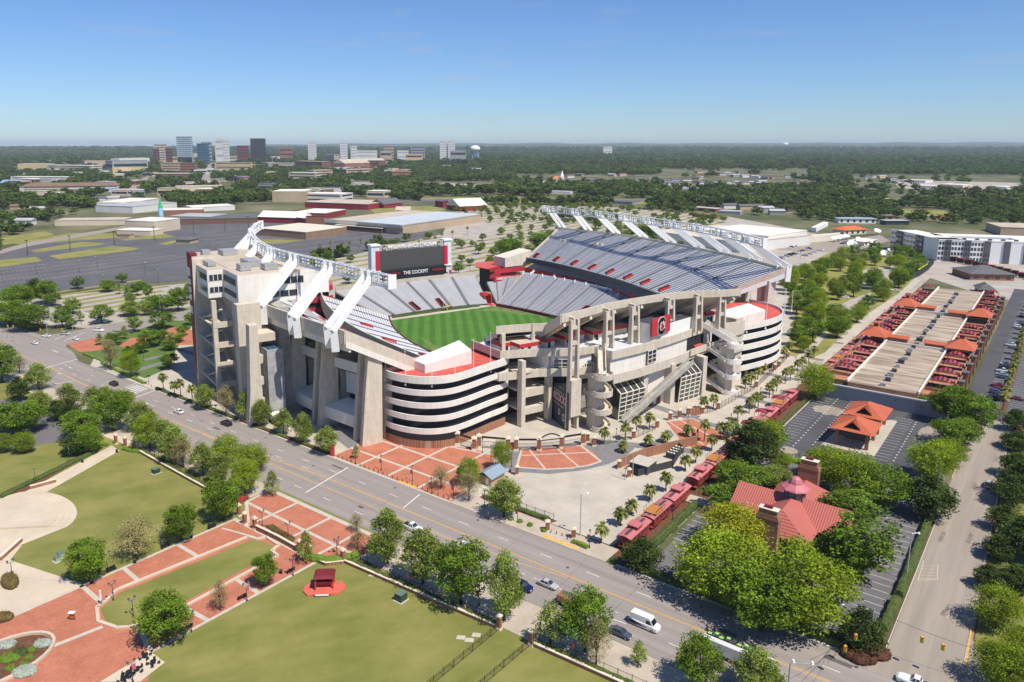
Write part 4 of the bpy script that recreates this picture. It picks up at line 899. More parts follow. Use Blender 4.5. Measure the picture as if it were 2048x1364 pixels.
for t_,zz,w_,h_ in ((.84,3.6,1.5,2.6),(.68,4.6,1.2,1.9),(.22,6.2,1,2.4),(.34,5,2.6,.5)):
    m=MB()
    s=Vector((*pA,0))+d*(L_*t_)+nn*.14
    if h_>1: 
        for k in range(12):
            a0,a1=2*math.pi*k/12,2*math.pi*(k+1)/12; m.beam(tuple(s+d*w_*.5*math.cos(a0)+Vector((0,0,zz+h_*.5*math.sin(a0)))),tuple(s+d*w_*.5*math.cos(a1)+Vector((0,0,zz+h_*.5*math.sin(a1)))),.28,.1)
    else: m.beam(tuple(s-d*w_/2+Vector((0,0,zz))),tuple(s+d*w_/2+Vector((0,0,zz))),.1,h_)
    m.build('banner_emblem',white,ST)
# --- hedges and benches along the touchlines, goalpost, scoreboard
hedge=mat('clipped_hedge',(.045,.075,.018),.95,col2=(.10,.13,.03),scale=1.4,detail=8,ramp=(.35,.7))
def hedge_run(pts,w,h,label,fr=FA,name='hedge',m_=None):
    mb=MB(); n=len(pts); rng=random.Random(len(pts)*7+int(abs(pts[0][0])))
    run=[]
    for p,q in zip(pts,pts[1:]):
        L=math.dist(p,q); k=max(1,int(L/1.1)); run+=[(p[0]+(q[0]-p[0])*i/k,p[1]+(q[1]-p[1])*i/k) for i in range(k)]
    run.append(pts[-1]); rings=[]
    for i,p in enumerate(run):
        a=run[max(i-1,0)];b=run[min(i+1,len(run)-1)]; dx,dy=b[0]-a[0],b[1]-a[1]; l=math.hypot(dx,dy) or 1; nx,ny=-dy/l,dx/l
        ww=w/2*(1+rng.uniform(-.16,.16)); hh=h*(1+rng.uniform(-.14,.14)); ring=[]
        for (o,z) in ((-1,0),(-1.08,hh*.5),(-.75,hh*.92),(0,hh),(.75,hh*.92),(1.08,hh*.5),(1,0)):
            x,y=fr(p[0]+nx*o*ww,p[1]+ny*o*ww); ring.append((x+rng.uniform(-.06,.06),y+rng.uniform(-.06,.06),z))
        rings.append(ring)
    mb.loft(rings,0,False,True)
    rn=rng
    for p in run:      # loose leaves over the surface
        for _ in range(int(9*w*h)+6):
            o=rn.uniform(-.52,.52)*w; x,y=fr(p[0]+rn.uniform(-.6,.6)+0,p[1]+o); z=rn.uniform(.3,1.06)*h; s=.13
            a=Vector((rn.uniform(-1,1),rn.uniform(-1,1),rn.uniform(-.5,1)))*s; b=Vector((rn.uniform(-1,1),rn.uniform(-1,1),rn.uniform(-1,1)))*s; c=Vector((x,y,z))
            mb.add([tuple(c-a),tuple(c-b),tuple(c+a),tuple(c+b)],[(0,1,2,3)])
    return one(mb,name,m_ or hedge,label,'hedge')
hedge_run([(-70.6,-31),(-71.2,0),(-69.5,25)],1.1,1.3,'low clipped hedge in front of the north stand behind the goalpost')
hedge_run([(-58,39.6),(-30,41.3),(-8,41.8)],1.1,1.2,'low clipped hedge along the east touchline below the benches')
g=thing('goalpost','yellow goalpost at the far end of the pitch','goalpost',(*FA(-69.6,3.2),0))
m=MB(); m.beam((*FA(-69.6,3.2),0),(*FA(-69.6,3.2),3),.35); m.beam((*FA(-69,.4),3),(*FA(-69,6),3),.3); ym=mat('goal_yellow',(.8,.5,.03),.4); m.build('base_and_crossbar',ym,g)
for b in (.4,6): m=MB(); m.beam((*FA(-69,b),3),(*FA(-69,b),9.5),.22); m.build('upright',ym,g)
SB_=thing('scoreboard','huge video scoreboard with garnet side panels and letters along its top, behind the north stand','scoreboard',(*FA(-108,2),0))
bl,br=-25.2,29.4
m=MB(); 
for b0,b1 in ((bl,bl+5.2),(br-5,br)): m.box(-112,-107.6,b0,b1,0,34.6,FA,0); m.box(-112.6,-107,b0-.5,b1+.5,34.6,35.5,FA,1); m.box(-112.6,-107,b0-.5,b1+.5,19.0,19.8,FA,1)
m.build('tower_leg',[mat('glazed_white_tile',(.60,.66,.66),.4,.08,.4),white],SB_)
m=MB(); m.box(-109,-108,bl+5,br-5,31.4,34.9,FA); m.build('header_panel',mat('header_tan',(.42,.37,.31),.8,.05,.5),SB_)
m=MB(); m.box(-109,-107.9,bl+5,br-5,19.9,31.4,FA); m.build('video_screen',mat('blank_video_screen',(.075,.072,.068),.5,.06,2),SB_)
m=MB(); 
for b0 in (bl+2.6,br-5.4): m.box(-108,-107.4,b0,b0+2.7,19.9,31.6,FA)
m.box(-108,-107.3,br-1.6,br-.2,5,16,FA); m.build('garnet_side_panel',mat('scoreboard_red',(.50,.02,.05),.5),SB_)
c=FA(-107.85,(bl+br)/2); text('WILLIAMS-BRICE STADIUM','header_lettering',2.9,white,SB_,facing(c[0],c[1],33.2,B2),.45,width=33)
for b in (bl+8.6,br-8.6):
    mb=MB(); pts=[(b+1.3*math.cos(t),33.1+1.3*math.sin(t)) for t in [R(45+i*30) for i in range(10)]]
    for p,q in zip(pts,pts[1:]): mb.beam((*FA(-107.8,p[0]),p[1]),(*FA(-107.8,q[0]),q[1]),.42,.2)
    mb.build('block_letter_c',darkg,SB_)
m=MB(); m.box(-110,-104.5,bl+6,br-5.6,15.6,19.7,FA); m.box(-110,-103,bl+5.6,br-5.4,15,15.6,FA); m.build('black_terrace_fascia',black,SB_)
c=FA(-104.4,2.4); text('THE COCKPIT','terrace_lettering',2.9,white,SB_,facing(c[0],c[1],17.6,B2),.1,width=17)
m=MB()
for b0,b1 in ((bl+9,bl+17),(br-15.5,br-7)):
    for z in (17.2,18.0): m.box(-104.4,-104.3,b0,b1,z,z+.3,FA)
m.build('garnet_stripe',rb,SB_)
m=MB(); 
for k in range(24): m.box(-104,-103.6,bl+6.5+1.75*k,bl+6.8+1.75*k,10,15,FA)
m.build('terrace_post',concw,SB_)
m=MB(); m.box(-110,-106,bl+6,br-6,0,15,FA); m.build('shaded_back',mat('green_shade_net',(.03,.06,.02),.8),SB_)
for k in range(30):
    pass
# ---------------------------------------------------------------- trees
def leafmat(n,c,c2,rand=.16): return mat(n,c,.9,col2=c2,scale=.35,detail=3,ramp=(.4,.6),rand=rand,vcol=True,spec=.06,trans=.32)
LM={'oak':leafmat('oak_leaves',(0.139,0.232,0.023),(0.232,0.341,0.034)),'lime':leafmat('young_oak_leaves',(0.232,0.326,0.023),(0.334,0.406,0.032)),'yellow':leafmat('yellow_green_leaves',(0.338,0.364,0.026),(0.468,0.442,0.039)),
 'pear':leafmat('pear_leaves',(.23,.31,.045),(.38,.43,.12)),'bud':leafmat('budding_twigs',(0.324,0.270,0.115),(0.446,0.392,0.189)),'magnolia':leafmat('magnolia_leaves',(0.063,0.105,0.024),(0.135,0.180,0.045)),
 'palmetto':leafmat('palmetto_fronds',(0.128,0.173,0.038),(0.315,0.300,0.090)),'forest':leafmat('forest_leaves',(.085,.135,.028),(.21,.27,.06),.28),'red':leafmat('red_flowers',(.45,.03,.04),(.5,.1,.1)),'shrub':leafmat('purple_shrub_leaves',(0.091,0.052,0.033),(0.156,0.078,0.046)),'green':leafmat('mid_green_leaves',(0.128,0.225,0.027),(0.225,0.315,0.042))}
def crown_mesh(name,kind,seed,n,shape,leaf,clumps,hollow=.35,m_=None):
    """unit crown: width 1, height 1 (z 0..1), built of many leaf quads gathered in clumps"""
    rg=np.random.RandomState(seed)
    cc=[]
    while len(cc)<clumps:
        p=rg.uniform(-1,1,3); r=np.linalg.norm(p)
        if r>1 or r<hollow: continue
        z=p[2]*.5+.5
        rad={'round':1,'oval':np.interp(z,[0,.25,.6,1],[.75,1,.8,.35]),'cone':np.interp(z,[0,.2,.6,1],[.8,1,.6,.12]),'flat':np.interp(z,[0,.3,.7,1],[1,1,.9,.6]),'column':np.interp(z,[0,.2,.7,1],[.7,1,.85,.4])}[shape]
        cc.append((p[0]*.42*rad,p[1]*.42*rad,.07+z*.84,rg.uniform(.5,1.38),rg.uniform(.07,.15)))
    V=[];Fc=[];col=[]
    cc=np.array(cc)
    ci=rg.randint(0,len(cc),n); d=rg.normal(size=(n,3)); d/=np.linalg.norm(d,axis=1)[:,None]; rr=rg.uniform(.25,1,n)**.5
    P=cc[ci,:3]+d*(cc[ci,4]*rr)[:,None]*np.array([1.25,1.25,.85])
    a=rg.normal(size=(n,3)); a/=np.linalg.norm(a,axis=1)[:,None]; a[:,2]*=.55
    b=np.cross(a,rg.normal(size=(n,3))); b/=np.linalg.norm(b,axis=1)[:,None]
    s=leaf*rg.uniform(.6,1.3,n)[:,None]; a*=s; b*=s*.6
    vs=np.stack([P-a,P-b,P+a,P+b],1).reshape(-1,3)
    me=bpy.data.meshes.new(name); me.from_pydata(vs.tolist(),[],np.arange(4*n).reshape(-1,4).tolist())
    at_=me.attributes.new('var','FLOAT','POINT'); at_.data.foreach_set('value',np.repeat(cc[ci,3]*rg.uniform(.8,1.2,n),4).astype('f'))
    me.materials.append(m_ or LM[kind]); return me
def trunk_mesh(name,kind,seed,limbs,top=.7,r=.035,fork=.22):
    rg=random.Random(seed); m=MB()
    m.tube((0,0,-.02),(0,0,fork+.1),r*1.25,r*.9,7); m.tube((0,0,fork+.08),(rg.uniform(-.03,.03),rg.uniform(-.03,.03),top),r*.9,r*.25,6)
    for i in range(limbs):
        t=2*math.pi*(i+rg.random()*.6)/limbs; z=fork+rg.random()*.25; L=rg.uniform(.22,.36); zz=z+rg.uniform(.14,.4)
        p=(0,0,z);q=(L*.55*math.cos(t),L*.55*math.sin(t),z+(zz-z)*.6); e=(L*math.cos(t+.2),L*math.sin(t+.2),zz)
        m.tube(p,q,r*.55,r*.34,5); m.tube(q,e,r*.34,r*.1,4)
        if kind=='bud':
            for j in range(4): m.tube(q,(e[0]+rg.uniform(-.15,.15),e[1]+rg.uniform(-.15,.15),e[2]+rg.uniform(-.1,.15)),r*.2,r*.05,3)
    me=bpy.data.meshes.new(name); me.from_pydata(m.v,[],m.f); me.materials.append(bark); return me
SPEC={ # shape, leaves, leaf size, clumps, crown bottom (fraction of height), variants
 'oak':('round',9000,.0215,90,.10,3),'green':('round',4200,.028,56,.18,3),'lime':('round',12000,.0165,170,.08,2),'yellow':('flat',12000,.016,170,.08,1),'pear':('oval',7500,.0215,90,.10,3),'bud':('oval',4200,.0145,90,.12,2),
 'magnolia':('oval',6000,.026,80,.05,2)}
CM={};TM={}
for k,(sh,n,lf,cl,bt,nv) in SPEC.items():
    CM[k]=[crown_mesh('crown',k,11*i+len(k)*3,n,sh,lf,cl,.5) for i in range(nv)]; TM[k]=[trunk_mesh('trunk',k,i+5,9 if k=='bud' else 6,.8) for i in range(nv)]
CM['cone']=[crown_mesh('crown','pear',77,2600,'cone',.024,60,.4)]; TM['cone']=TM['pear']; SPEC['cone']=('cone',0,0,0,.12,1)
CM['column']=[crown_mesh('crown','lime',78,1500,'column',.03,34,.3)]; TM['column']=TM['pear']; SPEC['column']=('column',0,0,0,.1,1)
tn=[0]; trng=random.Random(3)
def tree(x,y,h,w,kind,label,name=None,group=None):
    nm=name or {'oak':'oak_tree','green':'lot_tree','lime':'oak_tree','yellow':'oak_tree','pear':'pear_tree','bud':'budding_tree','magnolia':'magnolia_tree','cone':'pear_tree','column':'slender_tree'}[kind]
    i=tn[0]; tn[0]+=1; v=i%len(CM[kind]); t=thing(nm,label,'tree',(x,y,0),group,trng.uniform(0,6.28))
    bt=SPEC[kind][4]*h
    a=bpy.data.objects.new('crown',CM[kind][v]); COL.objects.link(a); a.parent=t; a.location=(0,0,bt); a.scale=(w*1.2,w*1.2,(h-bt)*1.05)
    b=bpy.data.objects.new('trunk',TM[kind][v]); COL.objects.link(b); b.parent=t; b.scale=(w*.9,w*.9,h); b.scale[0]=b.scale[1]=max(w*.8,h*.35)
    return t
KW={'oak':'round green oak','lime':'spreading bright lime green oak','yellow':'wide yellow green oak','pear':'pale blossoming pear tree','bud':'sparse tan budding tree','magnolia':'dark glossy evergreen magnolia','cone':'narrow pale green young tree','green':'round leafy green tree','column':'slender upright green tree'}
def ptrees(lst,where,group,fmt='{k} {w}, {n} from the left'):
    lst=sorted(lst); cnt={}
    for (u,vb,vt,w,k) in lst: cnt[k]=cnt.get(k,0)+1
    seen={}
    for (u,vb,vt,w,k) in lst:
        x,y=G(u,vb); h=hgt(u,vb,vt); d=math.hypot(x,y,CH); ww=w*(y*math.cos(PITCH)+(CH-h/2)*math.sin(PITCH))/F_
        i=seen.get(k,0); seen[k]=i+1
        lab='%s %s'%(KW[k],where) if cnt[k]==1 else '%s %s, %s from the left'%(KW[k],where,nth(i))
        tree(x,y,h,ww,k,lab,group=group)
ptrees([(5,765,688,58,'oak'),(40,748,708,32,'bud'),(78,780,726,50,'pear'),(38,802,752,42,'magnolia'),(82,828,778,48,'pear'),(40,866,803,92,'oak'),(10,905,866,32,'lime'),(50,905,863,42,'lime'),(140,832,766,52,'pear'),(142,848,797,44,'magnolia'),(190,830,770,46,'pear'),(226,862,778,66,'oak'),(165,878,820,68,'oak'),(248,820,778,50,'pear'),(282,862,803,58,'pear'),(300,897,826,58,'lime'),(332,902,838,54,'pear'),(352,927,850,56,'pear'),(150,908,865,56,'magnolia'),(182,906,850,46,'oak'),(112,842,800,34,'magnolia'),(212,800,772,34,'pear')],'near the left junction','trees along the near side of the road')
ptrees([(367,934,875,52,'bud'),(407,952,882,52,'pear'),(455,934,868,54,'lime'),(441,967,905,50,'pear'),(505,944,888,62,'lime'),(490,988,918,58,'lime'),(446,1040,955,68,'oak'),(545,992,940,36,'cone')],'above the lawn wall','trees along the near side of the road')
ptrees([(275,1117,1028,86,'bud'),(363,1082,1010,62,'oak'),(179,1162,1080,72,'oak')],'on the lawn beside the brick mall','trees on the lawns')
ptrees([(334,1284,1188,98,'oak'),(531,1172,1105,46,'oak'),(441,1222,1160,38,'bud')],'along the lower edge of the brick mall','trees on the lawns')
ptrees([(613,1127,1060,40,'cone'),(713,1063,1025,30,'bud'),(716,1098,1060,38,'bud')],'inside the brick forecourt on the near side','trees on the lawns')
ptrees([(776,1128,1018,80,'pear'),(846,1168,1050,92,'pear'),(922,1208,1083,106,'oak'),(1008,1243,1103,76,'pear'),(1100,1292,1200,76,'cone'),(1170,1304,1178,90,'oak'),(1192,1332,1232,62,'bud'),(1276,1334,1280,40,'cone'),(1397,1376,1274,84,'oak'),(1512,1384,1302,98,'pear')],'on the near verge of the road','trees along the near side of the road')
ptrees([(411,818,765,44,'pear'),(453,834,770,40,'bud'),(490,843,778,38,'cone'),(525,853,795,44,'pear'),(567,868,815,40,'pear'),(607,888,825,42,'pear'),(653,908,850,48,'pear')],'between the stadium pillars and the road','young trees along the stadium kerb')
ptrees([(712,917,890,20,'cone'),(882,977,930,44,'bud'),(937,972,915,46,'lime'),(938,1002,940,48,'bud'),(1003,940,880,40,'lime'),(1008,1034,952,74,'pear')],'on the stadium forecourt','trees on the stadium forecourt')
ptrees([(1283,1138,1075,82,'magnolia'),(1445,1205,1066,172,'lime'),(1470,1100,1008,130,'yellow'),(1602,1250,1092,190,'lime'),(1525,1262,1130,150,'oak'),(1448,1020,968,86,'green'),(1482,985,925,100,'oak'),(1552,975,930,66,'pear'),(1650,965,895,90,'lime'),(1700,1005,905,100,'lime'),(1758,1018,930,95,'oak'),(1700,1060,985,110,'green'),(1722,1160,1020,120,'green'),(1680,1150,1080,110,'oak'),(1720,1298,1215,86,'magnolia')],'around the red roofed restaurant','trees around the restaurant')
ptrees([(1503,935,838,100,'magnolia'),(1532,905,838,72,'lime'),(1563,935,905,38,'lime'),(1695,793,768,34,'green'),(1743,803,778,36,'green'),(1793,815,785,36,'green'),(1838,823,790,42,'green'),(1900,845,770,80,'oak'),(1945,865,790,76,'oak'),(1910,890,835,78,'oak'),(1858,960,880,86,'lime'),(1895,930,878,64,'lime'),(1850,1035,950,104,'magnolia')],'around the dark car park','trees around the dark car park')
ptrees([(1629,798,725,68,'lime')],'at the near corner of the flat roofed brick building','trees around the dark car park')
ptrees([(1993,1256,1175,90,'lime'),(1975,1176,1128,54,'magnolia'),(1997,1120,1068,60,'magnolia'),(2005,1062,1010,64,'magnolia'),(2016,1010,950,66,'magnolia'),(2028,955,905,62,'magnolia'),(2034,900,862,62,'magnolia'),(2030,862,818,50,'magnolia'),(2046,1000,920,90,'magnolia'),(2058,1120,1030,110,'magnolia'),(2030,1180,1130,70,'magnolia'),(2052,1330,1260,90,'lime'),(2010,1380,1284,110,'lime')],'right of the street','trees along the right side of the street')
ptrees([(92,608,560,44,'oak'),(35,620,570,60,'oak'),(20,650,598,74,'oak'),(60,660,606,70,'oak'),(72,596,556,46,'magnolia'),(105,612,586,34,'green'),(128,636,606,34,'green'),(146,628,596,32,'green'),(125,655,618,34,'green'),(143,658,636,22,'green'),(204,647,609,46,'green'),(160,643,620,22,'cone'),(270,664,633,28,'green'),(263,632,600,46,'pear'),(325,625,586,48,'green'),(357,622,577,40,'green'),(325,658,622,48,'green'),(275,592,562,20,'green'),(297,598,569,20,'green'),(239,588,563,14,'cone'),(254,588,566,14,'cone'),(305,618,592,40,'green')],'in the left striped car park','trees in the left car park')
ptrees([(220,706,675,26,'bud'),(263,755,700,38,'lime'),(222,740,680,42,'bud'),(338,738,706,36,'green'),(232,690,660,32,'green'),(262,716,690,28,'green'),(283,706,682,30,'green'),(300,695,660,40,'green'),(320,690,655,30,'green'),(340,700,680,30,'green'),(352,684,664,34,'green'),(365,672,650,26,'green'),(250,678,650,20,'cone'),(200,690,666,20,'cone'),(385,650,622,26,'green'),(382,600,570,26,'green')],'on the green left of the tower','trees on the green left of the stadium')
# ---------------------------------------------------------------- palms
def frond_crown():
    rg=random.Random(4); V=[];Fc=[];col=[]
    m=MB()
    for i in range(46):
        az=rg.uniform(0,6.283); el=rg.uniform(-.75,1.25); L=rg.uniform(.8,1.15); c=rg.uniform(.75,1.25)
        d=Vector((math.cos(az)*math.cos(el),math.sin(az)*math.cos(el),math.sin(el))); s=Vector((-math.sin(az),math.cos(az),0))
        p0=d*.12; p1=d*L*.6+Vector((0,0,.02)); p2=d*L*.92-Vector((0,0,.16)); p3=d*L*1.08-Vector((0,0,.42))
        for w0,w1,a,b in ((.02,.22,p0,p1),(.22,.26,p1,p2),(.26,.03,p2,p3)):
            o=len(m.v); m.v+=[tuple(a-s*w0),tuple(a+s*w0),tuple(b+s*w1),tuple(b-s*w1)]; m.f.append((o,o+1,o+2,o+3)); m.m.append(0); col+=[c]*4
    me=bpy.data.meshes.new('fronds'); me.from_pydata(m.v,[],m.f); me.materials.append(LM['palmetto']); at_=me.attributes.new('var','FLOAT','POINT'); at_.data.foreach_set('value',col); return me
FR=frond_crown()
def ptrunk():
    m=MB(); m.tube((0,0,0),(.02,0,.5),.026,.02,7); m.tube((.02,0,.5),(0,0,1),.02,.028,7); me=bpy.data.meshes.new('trunk'); me.from_pydata(m.v,[],m.f); me.materials.append(bark); return me
PT=ptrunk()
def palm(x,y,h,label,group,w=1.75):
    t=thing('palm_tree',label,'palm tree',(x,y,0),group,trng.uniform(0,6)); k=h-1.2
    a=bpy.data.objects.new('frond_crown',FR); COL.objects.link(a); a.parent=t; a.location=(0,0,k); a.scale=(w,w,w)
    b=bpy.data.objects.new('trunk',PT); COL.objects.link(b); b.parent=t; b.scale=(7,7,k)
def palms(lst,where,group,scale=1.):
    lst=sorted(lst)
    for i,(u,vb,vt) in enumerate(lst):
        x,y=G(u,vb); palm(x,y,hgt(u,vb,vt)*1.02,'palmetto palm %s, %s from the left'%(where,nth(i)),group,1.75*scale)
palms([(328,783,747),(350,793,762),(362,797,760),(385,810,770)],'on the kerb left of the stadium','palms on the left kerb')
palms([(1208,888,855),(1250,880,847),(1273,863,832),(1299,859,826),(1407,818,793),(1426,818,789)],'by the iron fence under the stadium stairs','palms by the gates')
palms([(1247,905,882),(1297,893,870),(1331,885,862),(1376,873,849),(1408,883,840),(1454,880,845),(1466,872,836),(1440,878,845)],'on the walkway beyond the brick gate pad','palms by the gates')
palms([(1202,1086,1046),(1241,1051,1016),(1262,1030,1000),(1298,1001,970),(1332,983,944),(1370,942,911),(1391,926,892),(1423,901,869)],'beside the parked cabooses at the concrete apron','palms along the cabooses')
palms([(1475,842,812),(1498,827,795),(1509,818,786),(1516,816,784),(1538,796,764),(1546,790,758),(1553,783,752),(1570,768,737),(1580,762,732),(1594,750,720),(1604,742,714),(1617,726,700),(1628,716,692)],'in the row between walkway and caboose line','palms along the cabooses')
palms([(1491,777,752),(1502,770,745),(1515,760,735),(1526,749,726),(1541,737,712),(1550,730,706),(1567,717,694),(1577,708,684)],'along the plaza fence by the right hand ramp','palms along the plaza fence')
k=[(s,-9.7) for s in [316+11.5*i for i in range(22)]]
for i,(s,r) in enumerate(k): x,y=FS(s,r+.2*math.sin(i*3)); palm(x,y,7+.6*math.sin(i*5),'palmetto palm in the strip of the right car park, %s from the near end'%nth(i),'palms in the right car park')
palms([(x,y,y-17) for x,y in ((640,505),(662,498),(700,500),(722,493),(750,486),(838,498),(870,489),(884,482),(905,478),(935,470),(952,503),(1008,500),(985,536),(912,575),(925,572))],'standing in the grass strips beyond the scoreboard','far palms beyond the scoreboard',1.0)
# ---------------------------------------------------------------- lamp posts, poles, bollards
def lamp_proto(two,banner=False):
    t=thing('street_lamp','x','street lamp'); m=MB(); m.tube((0,0,0),(0,0,.5),.2,.13,8); m.tube((0,0,.5),(0,0,3.7 if two else 4.2),.09,.06,7)
    if two: m.beam((-.62,0,3.7),(.62,0,3.7),.07)
    o=m.build('post',teal,t); tops=[(-.62,0),(.62,0)] if two else [(0,0)]
    for x,y in tops:
        m=MB(); z=3.7 if two else 4.2; m.tube((x,y,z),(x,y,z+.5),.12,.24,6); m.build('lantern',mat('lantern_glass',(.32,.33,.36),.3),t)
        m=MB(); m.tube((x,y,z+.5),(x,y,z+.78),.27,.05,6); m.build('lantern_cap',teal,t)
    if banner:
        m=MB(); m.box(.12,.75,-.015,.015,2.2,3.4,FW); m.beam((0,0,3.42),(.8,0,3.42),.03); m.build('banner',mat('lamp_banner',(.55,.12,.16),.7,.3,3),t)
    PROTO.append(t); return t
L2=lamp_proto(True); L2b=lamp_proto(True,True); L1=lamp_proto(False); L1b=lamp_proto(False,True)
def lamps(src,lst,where,grp,rz=None):
    lst=sorted(lst)
    for i,(u,v) in enumerate(lst): clone(src,G(u,v),rz if rz is not None else tS+R(90),1,'%s %s, %s from the left'%('twin lantern lamp post' if src in(L2,L2b) else 'black single lantern lamp post',where,nth(i)),grp)
lamps(L2,[(227,1201),(267,1233),(215.5,1139.5),(322,1091),(418,1050),(25,1156),(525,1052),(577,1077)],'on the brick mall','lamp posts of the mall',tS)
lamps(L2b,[(383,1264),(494,1202),(586,1151),(674,1110),(266,1364)],'with a banner along the lower mall edge','lamp posts of the mall',tS)
lamps(L1b,[(763,941),(825,963),(863,988),(907,996),(969,1015),(1035,1045),(1179,1097),(735,1128),(820,1178),(958,1212),(1080,1290),(1150,1320),(432,720),(310,600),(1345,1040),(1442,950)],'with a small banner','banner lamp posts')
lamps(L1,[(711,928),(965,906),(982,921),(1023,934),(1078,906),(1128,903),(1232,885),(1292,855),(1375,858),(1398,988),(1461,855),(1520,800),(1590,735),(107,854),(16,790),(190,818),(288,722),(327,690),(72,970),(140,925),(1596,940)],'near the plazas','plain lamp posts')
bp_=thing('bollard','x','bollard'); m=MB(); m.tube((0,0,0),(0,0,.85),.1,.09,8); m.tube((0,0,.85),(0,0,.98),.12,.03,8); m.build('post',black,bp_); PROTO.append(bp_)
for i in range(25): clone(bp_,FS(141.5,-165.5+1.9*i),0,1,'black kerb bollard beside the brick forecourt, %s from the left'%nth(i),'bollards along the kerb')
for i,(u,v) in enumerate(((1102,1066),(1113,1069),(1124,1073),(1135,1080),(291,768),(297,770),(303,774))): clone(bp_,G(u,v),0,1,'black bollard %s, %s'%(('at the concrete drive entrance',nth(i)) if i<4 else ('by the crosswalk at the left kerb',nth(i-4))),'bollards at entrances')
fl=thing('light_pole','x','light pole'); m=MB(); m.tube((0,0,0),(0,0,13),.38,.22,8); m.build('pole',darkg,fl); m=MB(); m.box(-1.3,1.3,-.2,.2,12.6,13.2); m.build('floodlight_bar',darkg,fl); PROTO.append(fl)
for i,(u,v) in enumerate(((56,511),(141,501),(229,490),(309,480),(388,470),(450,462),(497,456))): clone(fl,G(u,v),0,1,'tall dark light pole in the big asphalt car park, %s from the left'%nth(i),'tall poles in the asphalt car park')
thin=thing('light_pole','x','light pole'); m=MB(); m.tube((0,0,0),(0,0,9.5),.13,.08,6); m.build('pole',darkg,thin); m=MB(); m.beam((0,0,9.4),(1.2,0,9.7),.12); m.box(.8,1.6,-.2,.2,9.6,9.8); m.build('lamp_head',offw,thin); PROTO.append(thin)
for i,(u,v) in enumerate(sorted(((160,585),(210,578),(250,600),(163,649),(317,567),(159,547),(196,538),(73,548),(290,551),(432,512),(700,545),(738,520),(855,503),(970,505),(1040,478),(1075,540),(940,560),(1120,470),(1010,455),(1005,520),(1300,500),(1640,478),(1710,500),(1600,520),(1620,470)))): clone(thin,G(u,v),i,1,'thin car park light pole, %s from the left among the far ones'%nth(i),'thin car park poles')
# ---------------------------------------------------------------- fences, walls, gates
def fence(pts,h,label,name='iron_fence',step=.32,fr=FS,post=2.6,mt=black,solid=False):
    t=thing(name,label,'fence',(*fr(*pts[0]),0)); m=MB(); pm=MB()
    for p,q in zip(pts,pts[1:]):
        L=math.dist(p,q); n=max(1,int(L/step)); P=Vector((*fr(*p),0));Q=Vector((*fr(*q),0))
        for z in (.18,h-.15): m.beam(P+Vector((0,0,z)),Q+Vector((0,0,z)),.05)
        for i in range(n+1):
            c=P.lerp(Q,i/n); m.add([(c.x-.014,c.y-.014,.05),(c.x+.014,c.y+.014,.05),(c.x+.014,c.y+.014,h),(c.x-.014,c.y-.014,h)],[(0,1,2,3)]) if not solid else None
        if solid: m.add([tuple(P),tuple(Q),tuple(Q+Vector((0,0,h))),tuple(P+Vector((0,0,h)))],[(0,1,2,3)])
        n=max(1,int(L/post))
        for i in range(n+1): c=P.lerp(Q,i/n); pm.box(c.x-.05,c.x+.05,c.y-.05,c.y+.05,0,h+.08)
    m.build('rails',mt,t); o=pm.build('posts',mt,t); return t
capm=mat('limestone_cap',(.70,.60,.46),.8,.08,1)
pier=thing('brick_pier','x','brick pier'); m=MB(); m.box(-.55,.55,-.55,.55,.5,2.9); m.build('shaft',brickw,pier); m=MB(); m.box(-.7,.7,-.7,.7,0,.5); m.build('plinth',capm,pier); m=MB(); m.box(-.75,.75,-.75,.75,2.9,3.2); m.box(-.5,.5,-.5,.5,3.2,3.4); m.build('cap',capm,pier); m=MB(); m.loft([[(-.3,-.3,3.4),(.3,-.3,3.4),(.3,.3,3.4),(-.3,.3,3.4)],[(-.02,-.02,3.9),(.02,-.02,3.9),(.02,.02,3.9),(-.02,.02,3.9)]],0,True,True); m.build('finial',capm,pier); PROTO.append(pier)
gp=[(915,889),(948,900),(958,895),(1016,900),(1032,901),(1078,901),(1123,896),(1166,889)]
for i,(u,v) in enumerate(gp): clone(pier,G(u,v),0,(1.1,1.1,1.28),'brick gate pier with pale cap in the curved entrance, %s from the left'%nth(i),'gate piers of the curved entrance')
for i,(u,v) in enumerate([(1175,884),(1188,892),(1267,878),(1314,857),(1340,841),(1359,836),(1376,831),(1404,829),(1436,820),(1512,776),(1549,742),(1557,735),(1575,716)]): clone(pier,G(u,v),0,.95,'brick fence pier along the stadium fence, %s from the left'%nth(i),'fence piers right of the entrance')
for i,(u,v) in enumerate([(1238,938),(1258,955),(1095,1062),(1147,1077),(914,972),(1034,950)]): clone(pier,G(u,v),0,.85,'short brick pier %s'%['at the near end of the brick yard wall','before the mesh yard','at the right end of the verge fence','left of the small kerb hedge','behind the ticket booth trees','right of the ticket booth'][i],'lone brick piers')
for i,(s,r) in enumerate(((101.3,-155.9),(99.6,-151),(99.7,-147),(99.6,-129.8),(99.5,-126.2),(103.2,-119),(105.8,-77),(105.8,-69.5),(104.9,-226.5),(105.6,-222),(106,-217.5))): clone(pier,FS(s,r),tS,(.7,.7,1.0),'%s brick pier with cream cap on the near lawn boundary, counted from the mall gate'%nth(i),'piers on the near lawn boundary')
def toS_(u,v): return toS(G(u,v))
A=[toS_(*p) for p in gp]
